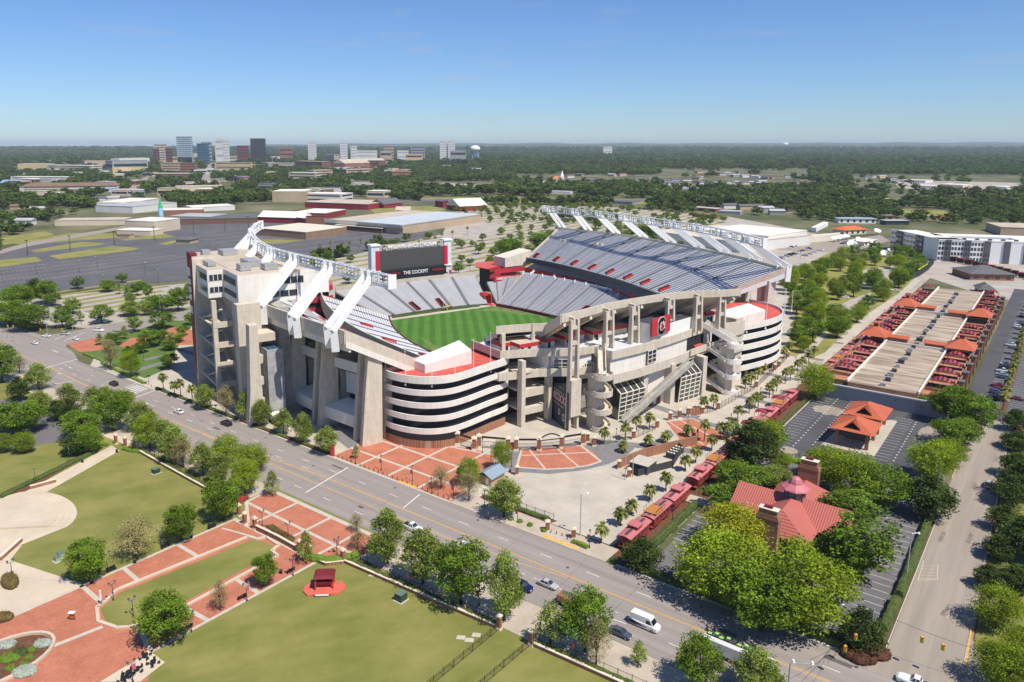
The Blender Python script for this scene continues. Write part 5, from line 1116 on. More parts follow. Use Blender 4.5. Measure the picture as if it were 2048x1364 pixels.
for i,(a,b) in enumerate(zip(A,A[1:])):
    if i in (1,3): 
        c=MB(); c.prism([FS(*q) for q in bandS(a,b,.4,0)],0,2.6); one(c,'brick_wall',brickw,'short brick wall between gate piers %s the curved entrance'%('at the left of' if i==1 else 'in the middle of'),'wall'); continue
    t=thing('iron_gate','black iron gate between brick piers in the curved entrance, %s from the left'%nth(i if i<1 else i-1 if i<3 else i-2),'gate',(*FS(*a),0),'gates of the curved entrance')
    m=MB(); P=Vector((*FS(*a),0));Q=Vector((*FS(*b),0)); n=int((Q-P).length/.35)
    for k in range(n+1): c=P.lerp(Q,k/n); m.tube(c,c+Vector((0,0,2.3)),.03,n=4,caps=False)
    for z in (.2,2.2): m.beam(P+Vector((0,0,z)),Q+Vector((0,0,z)),.08)
    m.build('bars',black,t)
    m=MB(); n=12; h0,arc=3.6,(1.5 if i==5 else 0)
    for k in range(n):
        za=h0+arc*math.sin(math.pi*k/n); zb=h0+arc*math.sin(math.pi*(k+1)/n); m.beam(P.lerp(Q,k/n)+Vector((0,0,za)),P.lerp(Q,(k+1)/n)+Vector((0,0,zb)),.15,.6 if not arc else .4)
    if arc: m.beam(P+Vector((0,0,3.2)),Q+Vector((0,0,3.2)),.12,.3)
    m.build('sign_beam',black,t)
fence([toS_(1188,892),toS_(1267,878),toS_(1314,857)],2.4,'black iron fence under the curved stairs between brick piers')
fence([toS_(1340,841),toS_(1359,836),toS_(1376,831)],2.8,'black iron gates of the small right entrance by the brick pad')
fence([toS_(1404,829),toS_(1436,820),toS_(1470,800),toS_(1512,776),toS_(1549,742),toS_(1575,716),toS_(1580,700)],2.4,'long black iron fence with palms running towards the right hand ramp')
m=MB(); m.prism([FS(*q) for q in bandS(toS_(1376,831),toS_(1404,829),.4,0)],0,2.6); one(m,'brick_wall',brickw,'brick wall panel right of the small gates','wall')
m=MB(); P=[toS_(1238,936),toS_(1290,915),toS_(1392,889),toS_(1396,868)]
for a,b in zip(P,P[1:]): m.prism([FS(*q) for q in bandS(a,b,.45,0)],0,3.0)
one(m,'brick_wall',brickw,'long brick yard wall beside the mesh fenced yard','wall')
meshf=mat('dark_mesh_screen',(.05,.05,.052),.8)
fence([toS_(1262,945),toS_(1275,953),toS_(1345,935),toS_(1363,905),toS_(1355,897)],2.3,'dark mesh screened fence around the service yard','mesh_fence',mt=meshf,solid=True)
m=MB(); a=toS_(1278,940); m.box(a[0]-2,a[0]+4,a[1]-2,a[1]+3.5,0,2.6,FS,0); m.box(a[0]-2.2,a[0]+4.2,a[1]-2.2,a[1]+3.7,2.6,2.8,FS,1); one(m,'service_shed',[darkg,kerbm],'low flat roofed service shed inside the mesh yard','shed')
for i in range(4):
    m=MB(); a=toS_(1340,918); m.box(a[0]+1.9*i,a[0]+1.9*i+1.3,a[1]-1.4,a[1]+1.4,0,1.8,FS,0)
    for j in range(3): m.tube((*FS(a[0]+1.9*i+.6,a[1]-.9+.9*j),1.8),(*FS(a[0]+1.9*i+.6,a[1]-.9+.9*j),1.95),.36,n=10,mi=1)
    one(m,'cooling_unit',[darkg,offw],'dark cooling unit with round fans in the mesh yard, %s from the near end'%nth(i),'cooling unit','cooling units in the yard')
# lawn boundary walls with hedge and fence
def low_wall(pts,label,h=.75,w=.45,fr=FS):
    m=MB()
    for p,q in zip(pts,pts[1:]): m.prism([fr(*t) for t in bandS(p,q,w,0)],0,h); m.prism([fr(*t) for t in bandS(p,q,w+.16,0)],h,h+.12,1)
    return one(m,'low_brick_wall',[brickw,capm],label,'wall')
low_wall([(106.2,-217),(105.2,-196),(104.4,-174),(103,-163)],'low brick retaining wall along the upper edge of the large lawn')
low_wall([(103.2,-118.6),(104.4,-98),(105.8,-77.4)],'low brick wall with cream cap along the lawn below the stage')
low_wall([(105.9,-69),(106.8,-50),(107.4,-20)],'low brick wall at the bottom of the photo by the grass paths')
for a,b,c,l in (((106.9,-216),(105,-174),(103.6,-163),'behind the large lawn wall'),((103.9,-118),(105,-98),(106.4,-77.8),'behind the wall below the stage'),((106.6,-69),(107.5,-50),(108.2,-20),'behind the wall at the bottom')):
    hedge_run([a,b,c],1.2,1.0,'long dark clipped hedge '+l,FS); fence([(p[0]+1.0,p[1]) for p in (a,b,c)],1.6,'black iron fence running '+l)
fence([(105.8,-77),(70,-77.2)],1.7,'left one of the two iron fences flanking the grass strip'); fence([(105.8,-69.6),(70,-70.8)],1.7,'right one of the two iron fences flanking the grass strip')
low_wall([(99.6,-129.5),(99.9,-138),(99.7,-146.6)],'brick wall between lantern piers at the mall entrance',1.3)
low_wall([(99.6,-125.8),(99.8,-121),(103,-118.4)],'curved brick wall behind the bright hedge')
low_wall([(74.6,-214),(82.5,-214.6)][:1]+[(81,-213)],'sloping brick flank wall at the top of the round terrace',.9,.7); low_wall([(61.6,-186),(55,-180.6)],'brick flank wall at the foot of the round terrace',.9,.7)
bright=mat('bright_hedge',(.10,.17,.015),.95,col2=(.17,.24,.03),scale=1.5,detail=6,ramp=(.35,.7))
hedge_run([toS_(620,1118),toS_(655,1126),toS_(690,1122),toS_(715,1112)],1.8,1.4,'bright green curved hedge above the red stage',FS,m_=bright)
hedge_run([toS_(610,1116),toS_(618,1118)],1.6,1.5,'small rounded bush left of the bright curved hedge',FS,m_=bright)
hedge_run([toS_(248,898),toS_(262,903),toS_(283,905)],1.4,1.0,'bright hedge right of the lawn path gate',FS,m_=bright); hedge_run([toS_(192,888),toS_(214,892)],1.4,1.0,'bright hedge left of the lawn path gate',FS,m_=bright)
hedge_run([(141.6,-268),(141.6,-215)],1.3,.8,'left half of the clipped kerb hedge before the stadium pillars',FS); hedge_run([(141.6,-213),(141.6,-168)],1.3,.8,'right half of the clipped kerb hedge before the stadium pillars',FS,m_=mat('two_tone_hedge',(.13,.05,.03),.95,col2=(.09,.12,.025),scale=.12,detail=3,ramp=(.46,.54)))
hedge_run([toS_(168,708),toS_(205,722),toS_(205,728),toS_(290,768)],1.4,.9,'clipped hedge along the kerb of the small green',FS,m_=bright)
hedge_run([(228,-16.9),(229,-16.9)],2,1.2,'single shrub at the driveway corner of the street',FS)
hedge_run([(166,-17.9),(178,-17.9),(200,-17.9),(215,-17.9),(228,-17.9)],1.7,1.9,'tall narrow hedge between car park and street',FS); hedge_run([(147,-18.2),(164,-18.0)],1.7,2.0,'near part of the tall hedge at the street corner',FS)
hedge_run([(148,-66.6),(178,-66.8)],1.6,2.0,'tall hedge behind the nearest cabooses',FS); hedge_run([(186,-66.8),(226,-66.6)],1.6,2.0,'tall hedge behind the middle cabooses',FS); hedge_run([(234,-67.3),(300,-67.3)],1.0,1.0,'low hedge behind the cabooses at the dark car park',FS)
hedge_run([(223,-62),(224.5,-50),(224.5,-36)],2.0,1.4,'hedge dividing the two car parks',FS,m_=bright)
hedge_run([toS_(1145,1085),toS_(1175,1098)],1.2,1.0,'small hedge at the kerb left of the red cabooses',FS,m_=bright)
hedge_run([(141.8,-66),(141.8,-22)],1.8,1.4,'scruffy kerb hedge under the big restaurant trees',FS); hedge_run([(148,-113),(148.4,-93)],1.4,1.0,'loose shrubs along the forecourt fence',FS)
fence([(142.9,-66),(142.9,-22)],1.7,'iron fence behind the kerb hedge of the restaurant'); fence([(149.3,-114),(149.3,-92)],1.8,'iron fence along the near edge of the concrete apron')
hedge_run([toS_(192,903),toS_(120,938),toS_(60,966),toS_(0,996)],1.6,.9,'mixed shrub row beside the straight footpath',FS)
topi=lambda u,v,a,b,l,mt,h=1.2: None
def shrub(x,y,rx,ry,h,label,mt,rz=0,name='shrub'):
    rg=random.Random(int(x*13+y*7)); m=MB(); n=12; fr=frame((x,y),rz)
    rings=[]
    for z,k in ((0,.92),(h*.4,1.03),(h*.75,.9),(h*.95,.6),(h,.12)): rings.append([(*fr(rx*k*(1+rg.uniform(-.06,.06))*math.cos(t),ry*k*(1+rg.uniform(-.06,.06))*math.sin(t)),z) for t in [2*math.pi*i/n for i in range(n)]])
    m.loft(rings,0,True,True)
    for _ in range(int(260*rx*ry)+60):
        t=rg.uniform(0,6.283); q=rg.random()**.5; zz=h*(1.02-.5*q**3) if rg.random()<.7 else rg.uniform(.1,h); q=q if zz>h*.5 else 1
        c=Vector((*fr(rx*q*math.cos(t),ry*q*math.sin(t)),zz)); a=Vector((rg.uniform(-1,1),rg.uniform(-1,1),rg.uniform(-1,1)))*.13; b=Vector((rg.uniform(-1,1),rg.uniform(-1,1),rg.uniform(-1,1)))*.13
        m.add([tuple(c-a),tuple(c-b),tuple(c+a),tuple(c+b)],[(0,1,2,3)])
    return one(m,name,mt,label,'shrub')
brownsh=mat('bronze_shrub',(.12,.075,.03),.95,col2=(.17,.13,.04),scale=1,detail=5); purp=mat('purple_shrub',(.07,.03,.022),.95,col2=(.14,.06,.03),scale=2,detail=5); silver=mat('silver_foliage',(.30,.34,.28),.95,col2=(.42,.45,.38),scale=3,detail=6)
x,y=G(20,1166); shrub(x,y,3.4,1.6,1.4,'bronze clipped bean shaped shrub on the cream terrace',brownsh,tA+R(8)); x,y=G(4,1238); shrub(x,y,2.2,1.6,1.1,'bronze clipped shrub at the left edge by the brick plaza',brownsh)
for i,(u,v,r) in enumerate(((1700,1312,1.6),(1718,1320,1.8),(1737,1322,1.4),(1757,1310,2.0),(1690,1300,1.2))): x,y=G(u,v); shrub(x,y,r,r,1.4,'purple rounded shrub under the magnolia at the street corner, %s one'%nth(i),purp)
for i,(u,v) in enumerate(((1022,1040),(1040,1045),(1060,1052),(1088,1063))): x,y=G(u,v); shrub(x,y,.7,.7,.8,'tiny round bush in the mulch bed before the apron fence, %s from the left'%nth(i),bright)
for i,(u,v) in enumerate(((1450,596),(1925,600),(1905,575))): pass
# oval planter, its flowers, café tables
flat('planting_bed',[FS(41.5+8.4*math.cos(t),-143+5.6*math.sin(t)) for t in [2*math.pi*k/28 for k in range(28)]],.2,mulch,pix=False)
kerb_loop('planter_wall',[(41.5+9*math.cos(t),-143+6.2*math.sin(t)) for t in [2*math.pi*k/28 for k in range(28)]],.6,.5,pave2,kind='structure')
for i,(u,v,r,mt,l) in enumerate(((20,1318,1.9,bright,'green clump'),(38,1308,1.6,hedge,'dark green clump'),(58,1318,.8,bright,'small round box'),(64,1303,.8,bright,'upper round box'),(48,1332,.8,bright,'lower round box'),(20,1340,.9,bright,'lowest round box'),(15,1292,1.6,silver,'left silver clump'),(85,1290,1.6,silver,'right silver clump'),(50,1345,2.1,silver,'bottom silver clump'))): x,y=G(u,v); shrub(x,y,r,r*.8,.8,'%s in the oval brick planter'%l,mt)
tb=thing('cafe_table','x','table and chairs'); m=MB(); m.tube((0,0,0),(0,0,.72),.06,n=6); m.tube((0,0,.72),(0,0,.76),.55,n=14); m.build('table_top',black,tb)
for k in range(4):
    m=MB(); a=math.pi/4+k*math.pi/2; cx_,cy_=.95*math.cos(a),.95*math.sin(a); fr_=frame((cx_,cy_),a)
    m.box(-.22,.22,-.22,.22,.42,.46,fr_); m.box(.18,.22,-.22,.22,.46,.85,fr_)
    for sx in (-.2,.2):
        for sy in (-.2,.2): m.box(sx-.02,sx+.02,sy-.02,sy+.02,0,.42,fr_)
    m.build('chair',black,tb)
PROTO.append(tb)
for i,(u,v) in enumerate(((291,1316),(307,1329),(275,1343),(248,1362),(258,1350))): clone(tb,G(u,v),i,1,'black metal table with four chairs by the lower brick edge, %s one from the right'%nth(i),'cafe tables')
sflat('cream_paving',[toS_(300,1303),toS_(330,1325),toS_(280,1364),toS_(200,1364)],.055,pave2)
bn=thing('bench','x','bench'); m=MB(); m.box(-.9,.9,-.25,.25,.4,.47); m.build('seat',black,bn); m=MB(); m.box(-.9,.9,.22,.28,.47,.9); m.build('backrest',black,bn)
for sx in (-.8,.8): m=MB(); m.box(sx-.04,sx+.04,-.22,.25,0,.4); m.build('leg',black,bn)
PROTO.append(bn)
for i,(u,v) in enumerate(((223,1142),(331,1095),(424,1056))): clone(bn,G(u,v),tS+math.pi/2-R(90),1.15,'black bench on the upper edge of the mall, %s from the left'%nth(i),'benches of the mall')
for i,(u,v) in enumerate(((375,1258),(484,1197),(581,1144))): clone(bn,G(u,v),tS+math.pi,1.15,'black bench on the lower edge of the mall, %s from the left'%nth(i),'benches of the mall')
bin_=thing('litter_bin','x','bin'); m=MB(); m.tube((0,0,0),(0,0,.95),.33,.36,10); m.build('body',black,bin_); m=MB(); m.tube((0,0,.95),(0,0,1.1),.38,.2,10); m.build('lid',darkg,bin_); PROTO.append(bin_)
for i,(u,v) in enumerate(((184,1167),(270,1126),(383,1076),(562,1147),(165,925),(234,905),(1020,945))): clone(bin_,G(u,v),0,1,'black round litter bin %s'%['at the left end of the mall','under the tan tree of the mall','by the round oak at the mall','near the lower right mall bench','beside the straight footpath','by the footpath gate','near the ticket booth'][i],'litter bins')
# transformer boxes
def tbox(u,v,w,d,h,label,mt,rz=tS):
    x,y=G(u,v); fr=frame((x,y),rz); t=thing('utility_box',label,'utility box',(x,y,0)); m=MB(); m.box(-w/2-.3,w/2+.3,-d/2-.3,d/2+.3,0,.12,fr); m.build('concrete_pad',kerbm,t)
    m=MB(); m.box(-w/2,w/2,-d/2,d/2,.12,h,fr); m.build('cabinet',mt,t); m=MB(); m.box(-w/2-.06,w/2+.06,-d/2-.06,d/2+.06,h,h+.1,fr); m.build('lid',mat('green_box_lid',(.13,.18,.14),.5),t)
gb=mat('dark_green_enamel',(.03,.065,.045),.5)
tbox(802,1200,2.0,1.8,1.7,'dark green utility box on the lawn below the stage',gb); tbox(312,946,1.9,1.6,1.4,'dark green utility box at the top of the large lawn',gb); tbox(115,1122,1.2,1.2,1.1,'left one of two pale green utility boxes near the terrace',mat('pale_green_enamel',(.30,.36,.27),.5)); tbox(122,1116,1.2,1.2,1.4,'right taller pale green utility box near the terrace',mat('pale_green_enamel',(.30,.36,.27),.5))
for i,p in enumerate(((952,1270),(921,1275),(938,1280),(745,1150))): x,y=G(*p); flat('manhole_slab',[(x-.9,y-.5),(x+.8,y-.7),(x+1,y+.5),(x-.6,y+.7)],.03,kerbm,pix=False)
# red stage with canopy
x,y=G(648,1182); stg=thing('band_stage','small red octagonal stage with maroon canopy on the lawn','stage',(x,y,0),rz=R(3)); fr=frame((x,y),R(3))
m=MB(); m.prism([fr(*p) for p in [(-4.4,-.2),(-3.2,-1.9),(3.0,-1.6),(4.3,-.1),(4.4,1.6),(3.3,3.0),(-3,3.0),(-4.3,1.6)]],0,.35); m.prism([fr(*p) for p in [(-1.8,-2.1),(1.8,-2.0),(1.8,2.9),(-1.8,2.9)]],.35,.6); stg_m=mat('coral_stage_paint',(.60,.13,.09),.7,.08,.6); m.build('platform',stg_m,stg)
for px,py in ((-1.7,-.2),(1.9,0),(-1.7,2.4),(1.9,2.4)): m=MB(); m.box(px-.14,px+.14,py-.14,py+.14,.6,3.2,fr); m.build('post',redb2,stg)
m=MB(); q=[(-2.1,-.7),(2.3,-.7),(2.3,2.9),(-2.1,2.9)]; m.loft([[(*fr(*p),3.15) for p in q],[(*fr(.1+(p[0]-.1)*.8,1.1+(p[1]-1.1)*.75),3.75) for p in q]],0,True,True); m.build('canopy',garnet,stg)
m=MB(); m.box(-1.6,1.6,.9,1.1,.6,1.6,fr); m.box(-1.6,-1.4,1.1,2.2,.6,1.6,fr); m.build('counter',redb2,stg); m=MB(); m.box(-1.5,1.6,2.3,2.5,.6,3,fr); m.build('back_panel',dark,stg)
m=MB(); m.box(-1.5,1.3,-2.26,-2.14,.3,.6,fr); m.build('white_sign_strip',white,stg)
# totem, booth, ticket hut
x,y=G(203,1211); t=thing('totem_post','white topped slim totem post at the left mall corner','post',(x,y,0)); m=MB(); m.box(x-.16,x+.16,y-.16,y+.16,0,1.2); m.build('base',brickw,t); m=MB(); m.box(x-.14,x+.14,y-.14,y+.14,1.2,3.0); m.tube((x,y,3.1),(x,y,3.45),.2,n=8); m.build('shaft',white,t)
x,y=G(145,1240); t=thing('map_stand','small roofed orange map stand beside the mall planter','sign',(x,y,0)); m=MB(); m.box(x-.5,x+.5,y-.08,y+.08,.4,1.4); m.build('panel',mat('orange_panel',(.5,.13,.04),.6),t); m=MB(); m.box(x-.6,x+.6,y-.4,y+.4,1.6,1.75); m.build('roof',white,t); m=MB(); m.box(x-.5,x-.4,y-.05,y+.05,0,1.6); m.box(x+.4,x+.5,y-.05,y+.05,0,1.6); m.build('legs',black,t)
x,y=G(738,880); fr=frame((x,y),tA); t=thing('ticket_kiosk','small dark glass kiosk at the foot of the last stadium pillar','kiosk',(x,y,0)); m=MB(); m.box(-1,1,-.9,.9,.2,2.6,fr); m.build('glass_box',glass,t); m=MB(); m.box(-1.2,1.2,-1.1,1.1,2.6,2.85,fr); m.box(-1.1,1.1,-1,1,0,.2,fr); m.build('roof',darkg,t)
a=toS_(982,962); t=thing('ticket_booth','small booth with blue grey metal roof among the forecourt trees','booth',(*FS(*a),0)); m=MB(); m.box(a[0]-3,a[0]+3.4,a[1]-2.2,a[1]+2.2,0,2.6,FS); m.build('wall',mat('tan_booth_wall',(.42,.30,.18),.8),t)
m=MB(); m.loft([[(*FS(a[0]-3.6,a[1]+q),z) for q,z in ((-2.9,2.5),(0,3.9),(2.9,2.5))],[(*FS(a[0]+4,a[1]+q),z) for q,z in ((-2.9,2.5),(0,3.9),(2.9,2.5))]]); m.loft([[(*FS(a[0]-3.6,a[1]+q),z-.15) for q,z in ((-2.9,2.5),(0,3.9),(2.9,2.5))],[(*FS(a[0]+4,a[1]+q),z-.15) for q,z in ((-2.9,2.5),(0,3.9),(2.9,2.5))]]); m.build('roof',wave('blue_seamed_roof',(.20,.27,.33),(.30,.37,.43),3.2,tA,.5,.05),t)
m=MB(); m.box(a[0]-3.02,a[0]-3,a[1]+.4,a[1]+1.4,.1,2.1,FS); m.build('door',white,t)
# red phone box like pillar and notice signs on the kerb
x,y=G(666,912); m=MB(); m.box(x-.5,x+.5,y-.4,y+.4,0,3.4); one(m,'garnet_sign_pillar',redb,'tall garnet sign pillar at the kerb by the brick forecourt','sign')
def signpost(u,v,label,h=2.6,c=None,w=1.1):
    x,y=G(u,v); t=thing('sign_post',label,'sign',(x,y,0)); m=MB(); m.tube((x,y,0),(x,y,h),.06,n=6); m.build('post',darkg,t); m=MB(); m.box(x-w/2,x+w/2,y-.05,y+.05,h-.6,h); m.build('panel',c or garnet,t)
signpost(432,823,'garnet sign on a post among the kerb trees'); signpost(357,770,'garnet sign on a post by the kerb palms'); signpost(298,765,'dark sign board on a post near the crosswalk',3,darkg,1.6)
for i,(u,v,l) in enumerate(((1812,1160,'tall grey street light in the tall hedge'),(1865,1040,'tall green utility pole by the magnolia'),(1160,1072,'tall slim light pole on the concrete apron'),(1738,1303,'thick grey signal pole at the street corner'),(1250,960,'slim grey pole by the short brick pier'),(1265,955,'second slim grey pole at the mesh yard'),(95,666,'grey signal pole at the left junction'),(146,665,'shorter grey signal pole left of the white van'))):
    x,y=G(u,v); h=[11,16,11,9,8,7,8,4][i]; t=thing('utility_pole',l,'pole',(x,y,0)); m=MB(); m.tube((x,y,0),(x,y,h),.2 if i in(1,3) else .13,.1,8); m.build('shaft',[mat('galvanised_pole',(.38,.39,.40),.5),mat('green_pole',(.10,.14,.11),.7)][i==1],t)
    if i in (0,2): m=MB(); m.beam((x,y,h),(x+1.4,y,h+.2),.12); m.tube((x+1.5,y,h),(x+1.5,y,h+.3),.3,.2,8); m.build('lamp_head',white,t)
# near street light rising at the bottom edge
x,y=G(1575,1392); t=thing('street_light','tall grey street light with globe heads at the bottom edge','street light',(x,y,0)); m=MB(); m.tube((x,y,0),(x,y,6.5),.2,.16,8); m.beam((x-.2,y,6.5),(x+3.4,y-.6,6.6),.12); m.build('pole',MATS['galvanised_pole'],t); 
for dx in (.4,3.4): m=MB(); m.tube((x+dx,y-.17*dx,6.6),(x+dx,y-.17*dx,7.1),.28,.2,9); m.build('globe',white,t)
# signals on span wires
sg=thing('traffic_signal','x','traffic light'); m=MB(); m.box(-.22,.22,-.2,.2,-1.2,0); m.build('housing',mat('signal_yellow',(.75,.42,.04),.5),sg)
for z,c in ((-.2,(.4,.04,.03)),(-.6,(.4,.25,.03)),(-1.0,(.03,.3,.1))): m=MB(); m.tube((0,-.2,z),(0,-.34,z),.15,.15,8); m.build('lens',mat('lens_%d'%int(-z*10),c,.3),sg)
PROTO.append(sg)
def onray(u,v,z): return (*G(u,v,z),z)
for i,(u,v,z,l) in enumerate(((1712,1268,6.6,'upper left'),(1691,1291,6.6,'lower left'),(1845,1273,6.6,'left middle'),(1887,1288,6.6,'right middle'),(15,650,6.8,'far left'),(26,650,6.8,'second left'),(123,656,6.8,'third left'),(4,679,6.8,'near left'),(26,678,6.8,'nearest left'),(80,657,6.0,'fourth left'))): clone(sg,onray(u,v,z),0,1,'yellow hanging traffic light, the %s one over the %s junction'%(l,'street corner' if i<4 else 'left'),'traffic lights')
def wire(p,q,label,sag=.4):
    m=MB(); P,Q=Vector(p),Vector(q); pr=P
    for k in range(1,11): c=P.lerp(Q,k/10)-Vector((0,0,sag*4*(k/10)*(1-k/10))); m.tube(pr,c,.035,n=4,caps=False); pr=c
    one(m,'span_wire',black,label,'wire')
px,py=G(1738,1303); wire((px,py,8.6),onray(1958,1300,7.0),'black span wire carrying the two signals over the street'); wire((px,py,8.8),onray(1655,1325,7.4),'black span wire crossing the road at the corner'); wire(onray(1620,1320,7),onray(1712,1266,7),'short signal wire over the main road')

for i,(p,l) in enumerate((([(473,1003),(480,995),(496,990),(498,997),(484,1006),(480,1018)],'red flower bed curving by the left mall gate pier'),([(528,1052),(545,1050),(592,1078),(586,1088),(560,1074)],'long flower bed behind the mall gate wall'))):
    m=MB(); rgx=random.Random(i); P=[G(*q) for q in p]; cx_=sum(q[0] for q in P)/len(P); cy_=sum(q[1] for q in P)/len(P)
    m.prism([(cx_+(q[0]-cx_)*.95,cy_+(q[1]-cy_)*.95) for q in P],0,.35,0)
    for _ in range(500):
        a=rgx.choice(P); b=rgx.choice(P); t_=rgx.random(); w_=rgx.random()*.8; x=(a[0]*(1-t_)+b[0]*t_)*(1-w_)+cx_*w_; y=(a[1]*(1-t_)+b[1]*t_)*(1-w_)+cy_*w_; z=.35+rgx.uniform(0,.25); q=.11
        m.add([(x-q,y,z),(x,y-q,z+.05),(x+q,y,z),(x,y+q,z+.05)],[(0,1,2,3)],1 if rgx.random()<(.85 if i==0 else .35) else 0)
    one(m,'flower_bed',[MATS['clipped_hedge'],mat('red_petals',(.55,.03,.05),.7)],l,'flower bed')
# ---------------------------------------------------------------- vehicles
def paint(n,c): return mat('car_paint_'+n,c,.25,spec=.6)
PAINT={'white':paint('white',(.78,.78,.77)),'silver':paint('silver',(.42,.42,.41)),'black':paint('black',(.012,.012,.014)),'navy':paint('navy',(.012,.016,.07)),'grey':paint('grey',(.07,.085,.11)),'red':paint('dark_red',(.16,.012,.02)),'blue':paint('pale_blue',(.30,.38,.48))}
rub=mat('tyre_rubber',(.015,.015,.015),.9); rimm=mat('wheel_rim',(.4,.4,.4),.4,metal=.5); lampm=mat('lamp_lens',(.7,.7,.68),.2); tail=mat('tail_lamp',(.35,.02,.02),.3)
def car_proto(kind):
    L,Wd,H,hood,cab0,cab1,belt={'sedan':(4.7,1.82,1.45,.85,-1.0,1.75,.92),'suv':(4.8,1.95,1.78,1.08,-1.0,2.3,1.1),'pickup':(5.8,2.0,1.9,1.15,-.9,.9,1.15),'van':(5.9,2.1,2.65,1.3,-2.0,2.95,1.35)}[kind]
    t=thing(kind,'x','car'); h=L/2; w=Wd/2
    m=MB(); secs=[(-h,.62,.42,hood*.72),(-h+.25,.9,.25,hood*.9),(-h+1.0,1,.22,hood),(cab0,1,.22,belt),(cab1,1,.22,belt),(h-.5,1,.22,belt*(.97)),(h-.08,.94,.28,belt*.9),(h,.86,.4,belt*.75)]
    rings=[]
    for x,k,z0,z1 in secs: rings.append([(x,-w*k*.86,z1),(x,-w*k,z1-.18),(x,-w*k,z0+.1),(x,-w*k*.9,z0),(x,w*k*.9,z0),(x,w*k,z0+.1),(x,w*k,z1-.18),(x,w*k*.86,z1)])
    m.loft(rings,0,True,True); m.build('body',PAINT['white'],t,smooth=False)
    # cabin: glass sides, painted roof
    f0,f1={'sedan':(.75,.75),'suv':(.7,.35),'pickup':(.6,.25),'van':(.75,.08)}[kind]
    m=MB(); b=[(cab0,-w*.86),(cab0,w*.86),(cab1,w*.86),(cab1,-w*.86)]; r=[(cab0+f0,-w*.70),(cab0+f0,w*.70),(cab1-f1,w*.70),(cab1-f1,-w*.70)]; z=belt-.02
    if kind=='van':
        r=[(cab0+f0,-w*.8),(cab0+f0,w*.8),(cab1-f1,w*.84),(cab1-f1,-w*.84)]
    m.loft([[(x,y,z) for x,y in b],[(x,y,H-.06) for x,y in r]],0,True,True); m.build('glasshouse',glass if kind!='van' else PAINT['white'],t,fix=True)
    m=MB(); rr=[(r[0][0]+.02,r[0][1]),(r[1][0]+.02,r[1][1]),r[2],r[3]]; m.loft([[(x,y,H-.058) for x,y in rr],[(x*.97,y*.9,H) for x,y in rr]],0,True,True)
    if kind!='van':
        for sx,e in ((cab0+.02,cab0+f0),(cab1-.02,cab1-f1),((cab0+cab1)/2+.1,(cab0+cab1)/2+.1)):
            for s_ in (-1,1): m.beam((sx,s_*w*.865,z),(e,s_*w*.71,H-.05),.09)
    m.build('roof',PAINT['white'],t,fix=True)
    if kind=='van':
        m=MB(); m.add([(cab0-.02,-w*.8,z+.05),(cab0-.02,w*.8,z+.05),(cab0+f0*.82,w*.74,H-.3),(cab0+f0*.82,-w*.74,H-.3)],[(0,1,2,3),(3,2,1,0)]); m.build('windscreen',glass,t)
        for s_ in (-1,1): m=MB(); m.add([(cab0+.35,s_*w*.875,z+.05),(cab0+1.5,s_*w*.875,z+.05),(cab0+1.5,s_*w*.85,H-.5),(cab0+.8,s_*w*.85,H-.5)],[(0,1,2,3),(3,2,1,0)]); m.build('side_window',glass,t)
    if kind=='pickup':
        m=MB(); m.box(cab1+.15,h-.15,-w*.8,w*.8,belt-.35,belt+.006); m.build('cargo_bed',dark,t)
    for x in (-h*.62,h*.62):
        for s_ in (-1,1):
            m=MB(); m.tube((x,s_*(w-.2),.34),(x,s_*(w+.02),.34),.34,.34,12); o=m.build('wheel',rub,t); m=MB(); m.tube((x,s_*(w+.0),.34),(x,s_*(w+.035),.34),.2,.2,8); m.build('rim',rimm,o)
    for s_ in (-1,1):
        m=MB(); m.box(-h-.02,-h+.2,s_*w*.5-.22,s_*w*.5+.22,hood*.6,hood*.76); m.build('headlight',lampm,t); m=MB(); m.box(h-.1,h+.03,s_*w*.7-.16,s_*w*.7+.16,belt*.7,belt*.86); m.build('tail_light',tail,t)
    PROTO.append(t); return t
CP={k:car_proto(k) for k in ('sedan','suv','pickup','van')}
def car(kind,col,x,y,rz,label,group=None,name=None):
    return clone(CP[kind],(x,y,.04),rz,1,label,group,'van' if kind=='van' else 'pickup truck' if kind=='pickup' else 'car',{'car_paint_white':PAINT[col]})
rd=math.atan2(R2[1],R2[0])    # direction of the road, to the right; noses are at -x
for u,v,k,c,d,l in ((69,685,'sedan','white',0,'white car with dark roof crossing the left junction'),(92,671,'sedan','white',0,'white car waiting at the left junction mouth'),(131,667,'suv','silver',1,'silver white hatchback waiting at the left junction'),(197,660,'pickup','white',1,'long white pickup truck entering the left side street'),(151,677,'sedan','white',0,'white sedan at the crosswalk bars of the left junction'),
  (227,767,'suv','black',0,'black car on the road left of the crosswalk'),(357,822,'sedan','white',0,'white sports coupe on the road below the crosswalk'),(452,846,'suv','black',0,'black car on the road before the stadium pillars'),
  (826,1055,'pickup','white',1,'white pickup between two kerb trees on the road'),(890,1104,'suv','black',1,'dark car half hidden between kerb trees'),(930,1092,'sedan','white',1,'white car on the turn lane behind a kerb tree'),
  (1046,1172,'suv','navy',1,'navy blue car coming out behind the kerb trees'),(1096,1167,'sedan','silver',1,'silver sedan with sunroof on the turn lane'),(1241,1264,'sedan','grey',1,'dark blue grey sedan behind the white van'),(1978,968,'suv','silver',2,'silver hatchback parked on the street under dark trees')):
    x,y=G(u,v,.7); rz=rd+(0 if d==0 else math.pi)
    if 'street' in l and d==2: rz=tS+math.pi
    if 'mouth' in l or 'waiting at the left junction' in l or 'entering' in l: rz=rd+R(25)+(0 if d==0 else math.pi)
    car(k,c,x,y,rz,l)
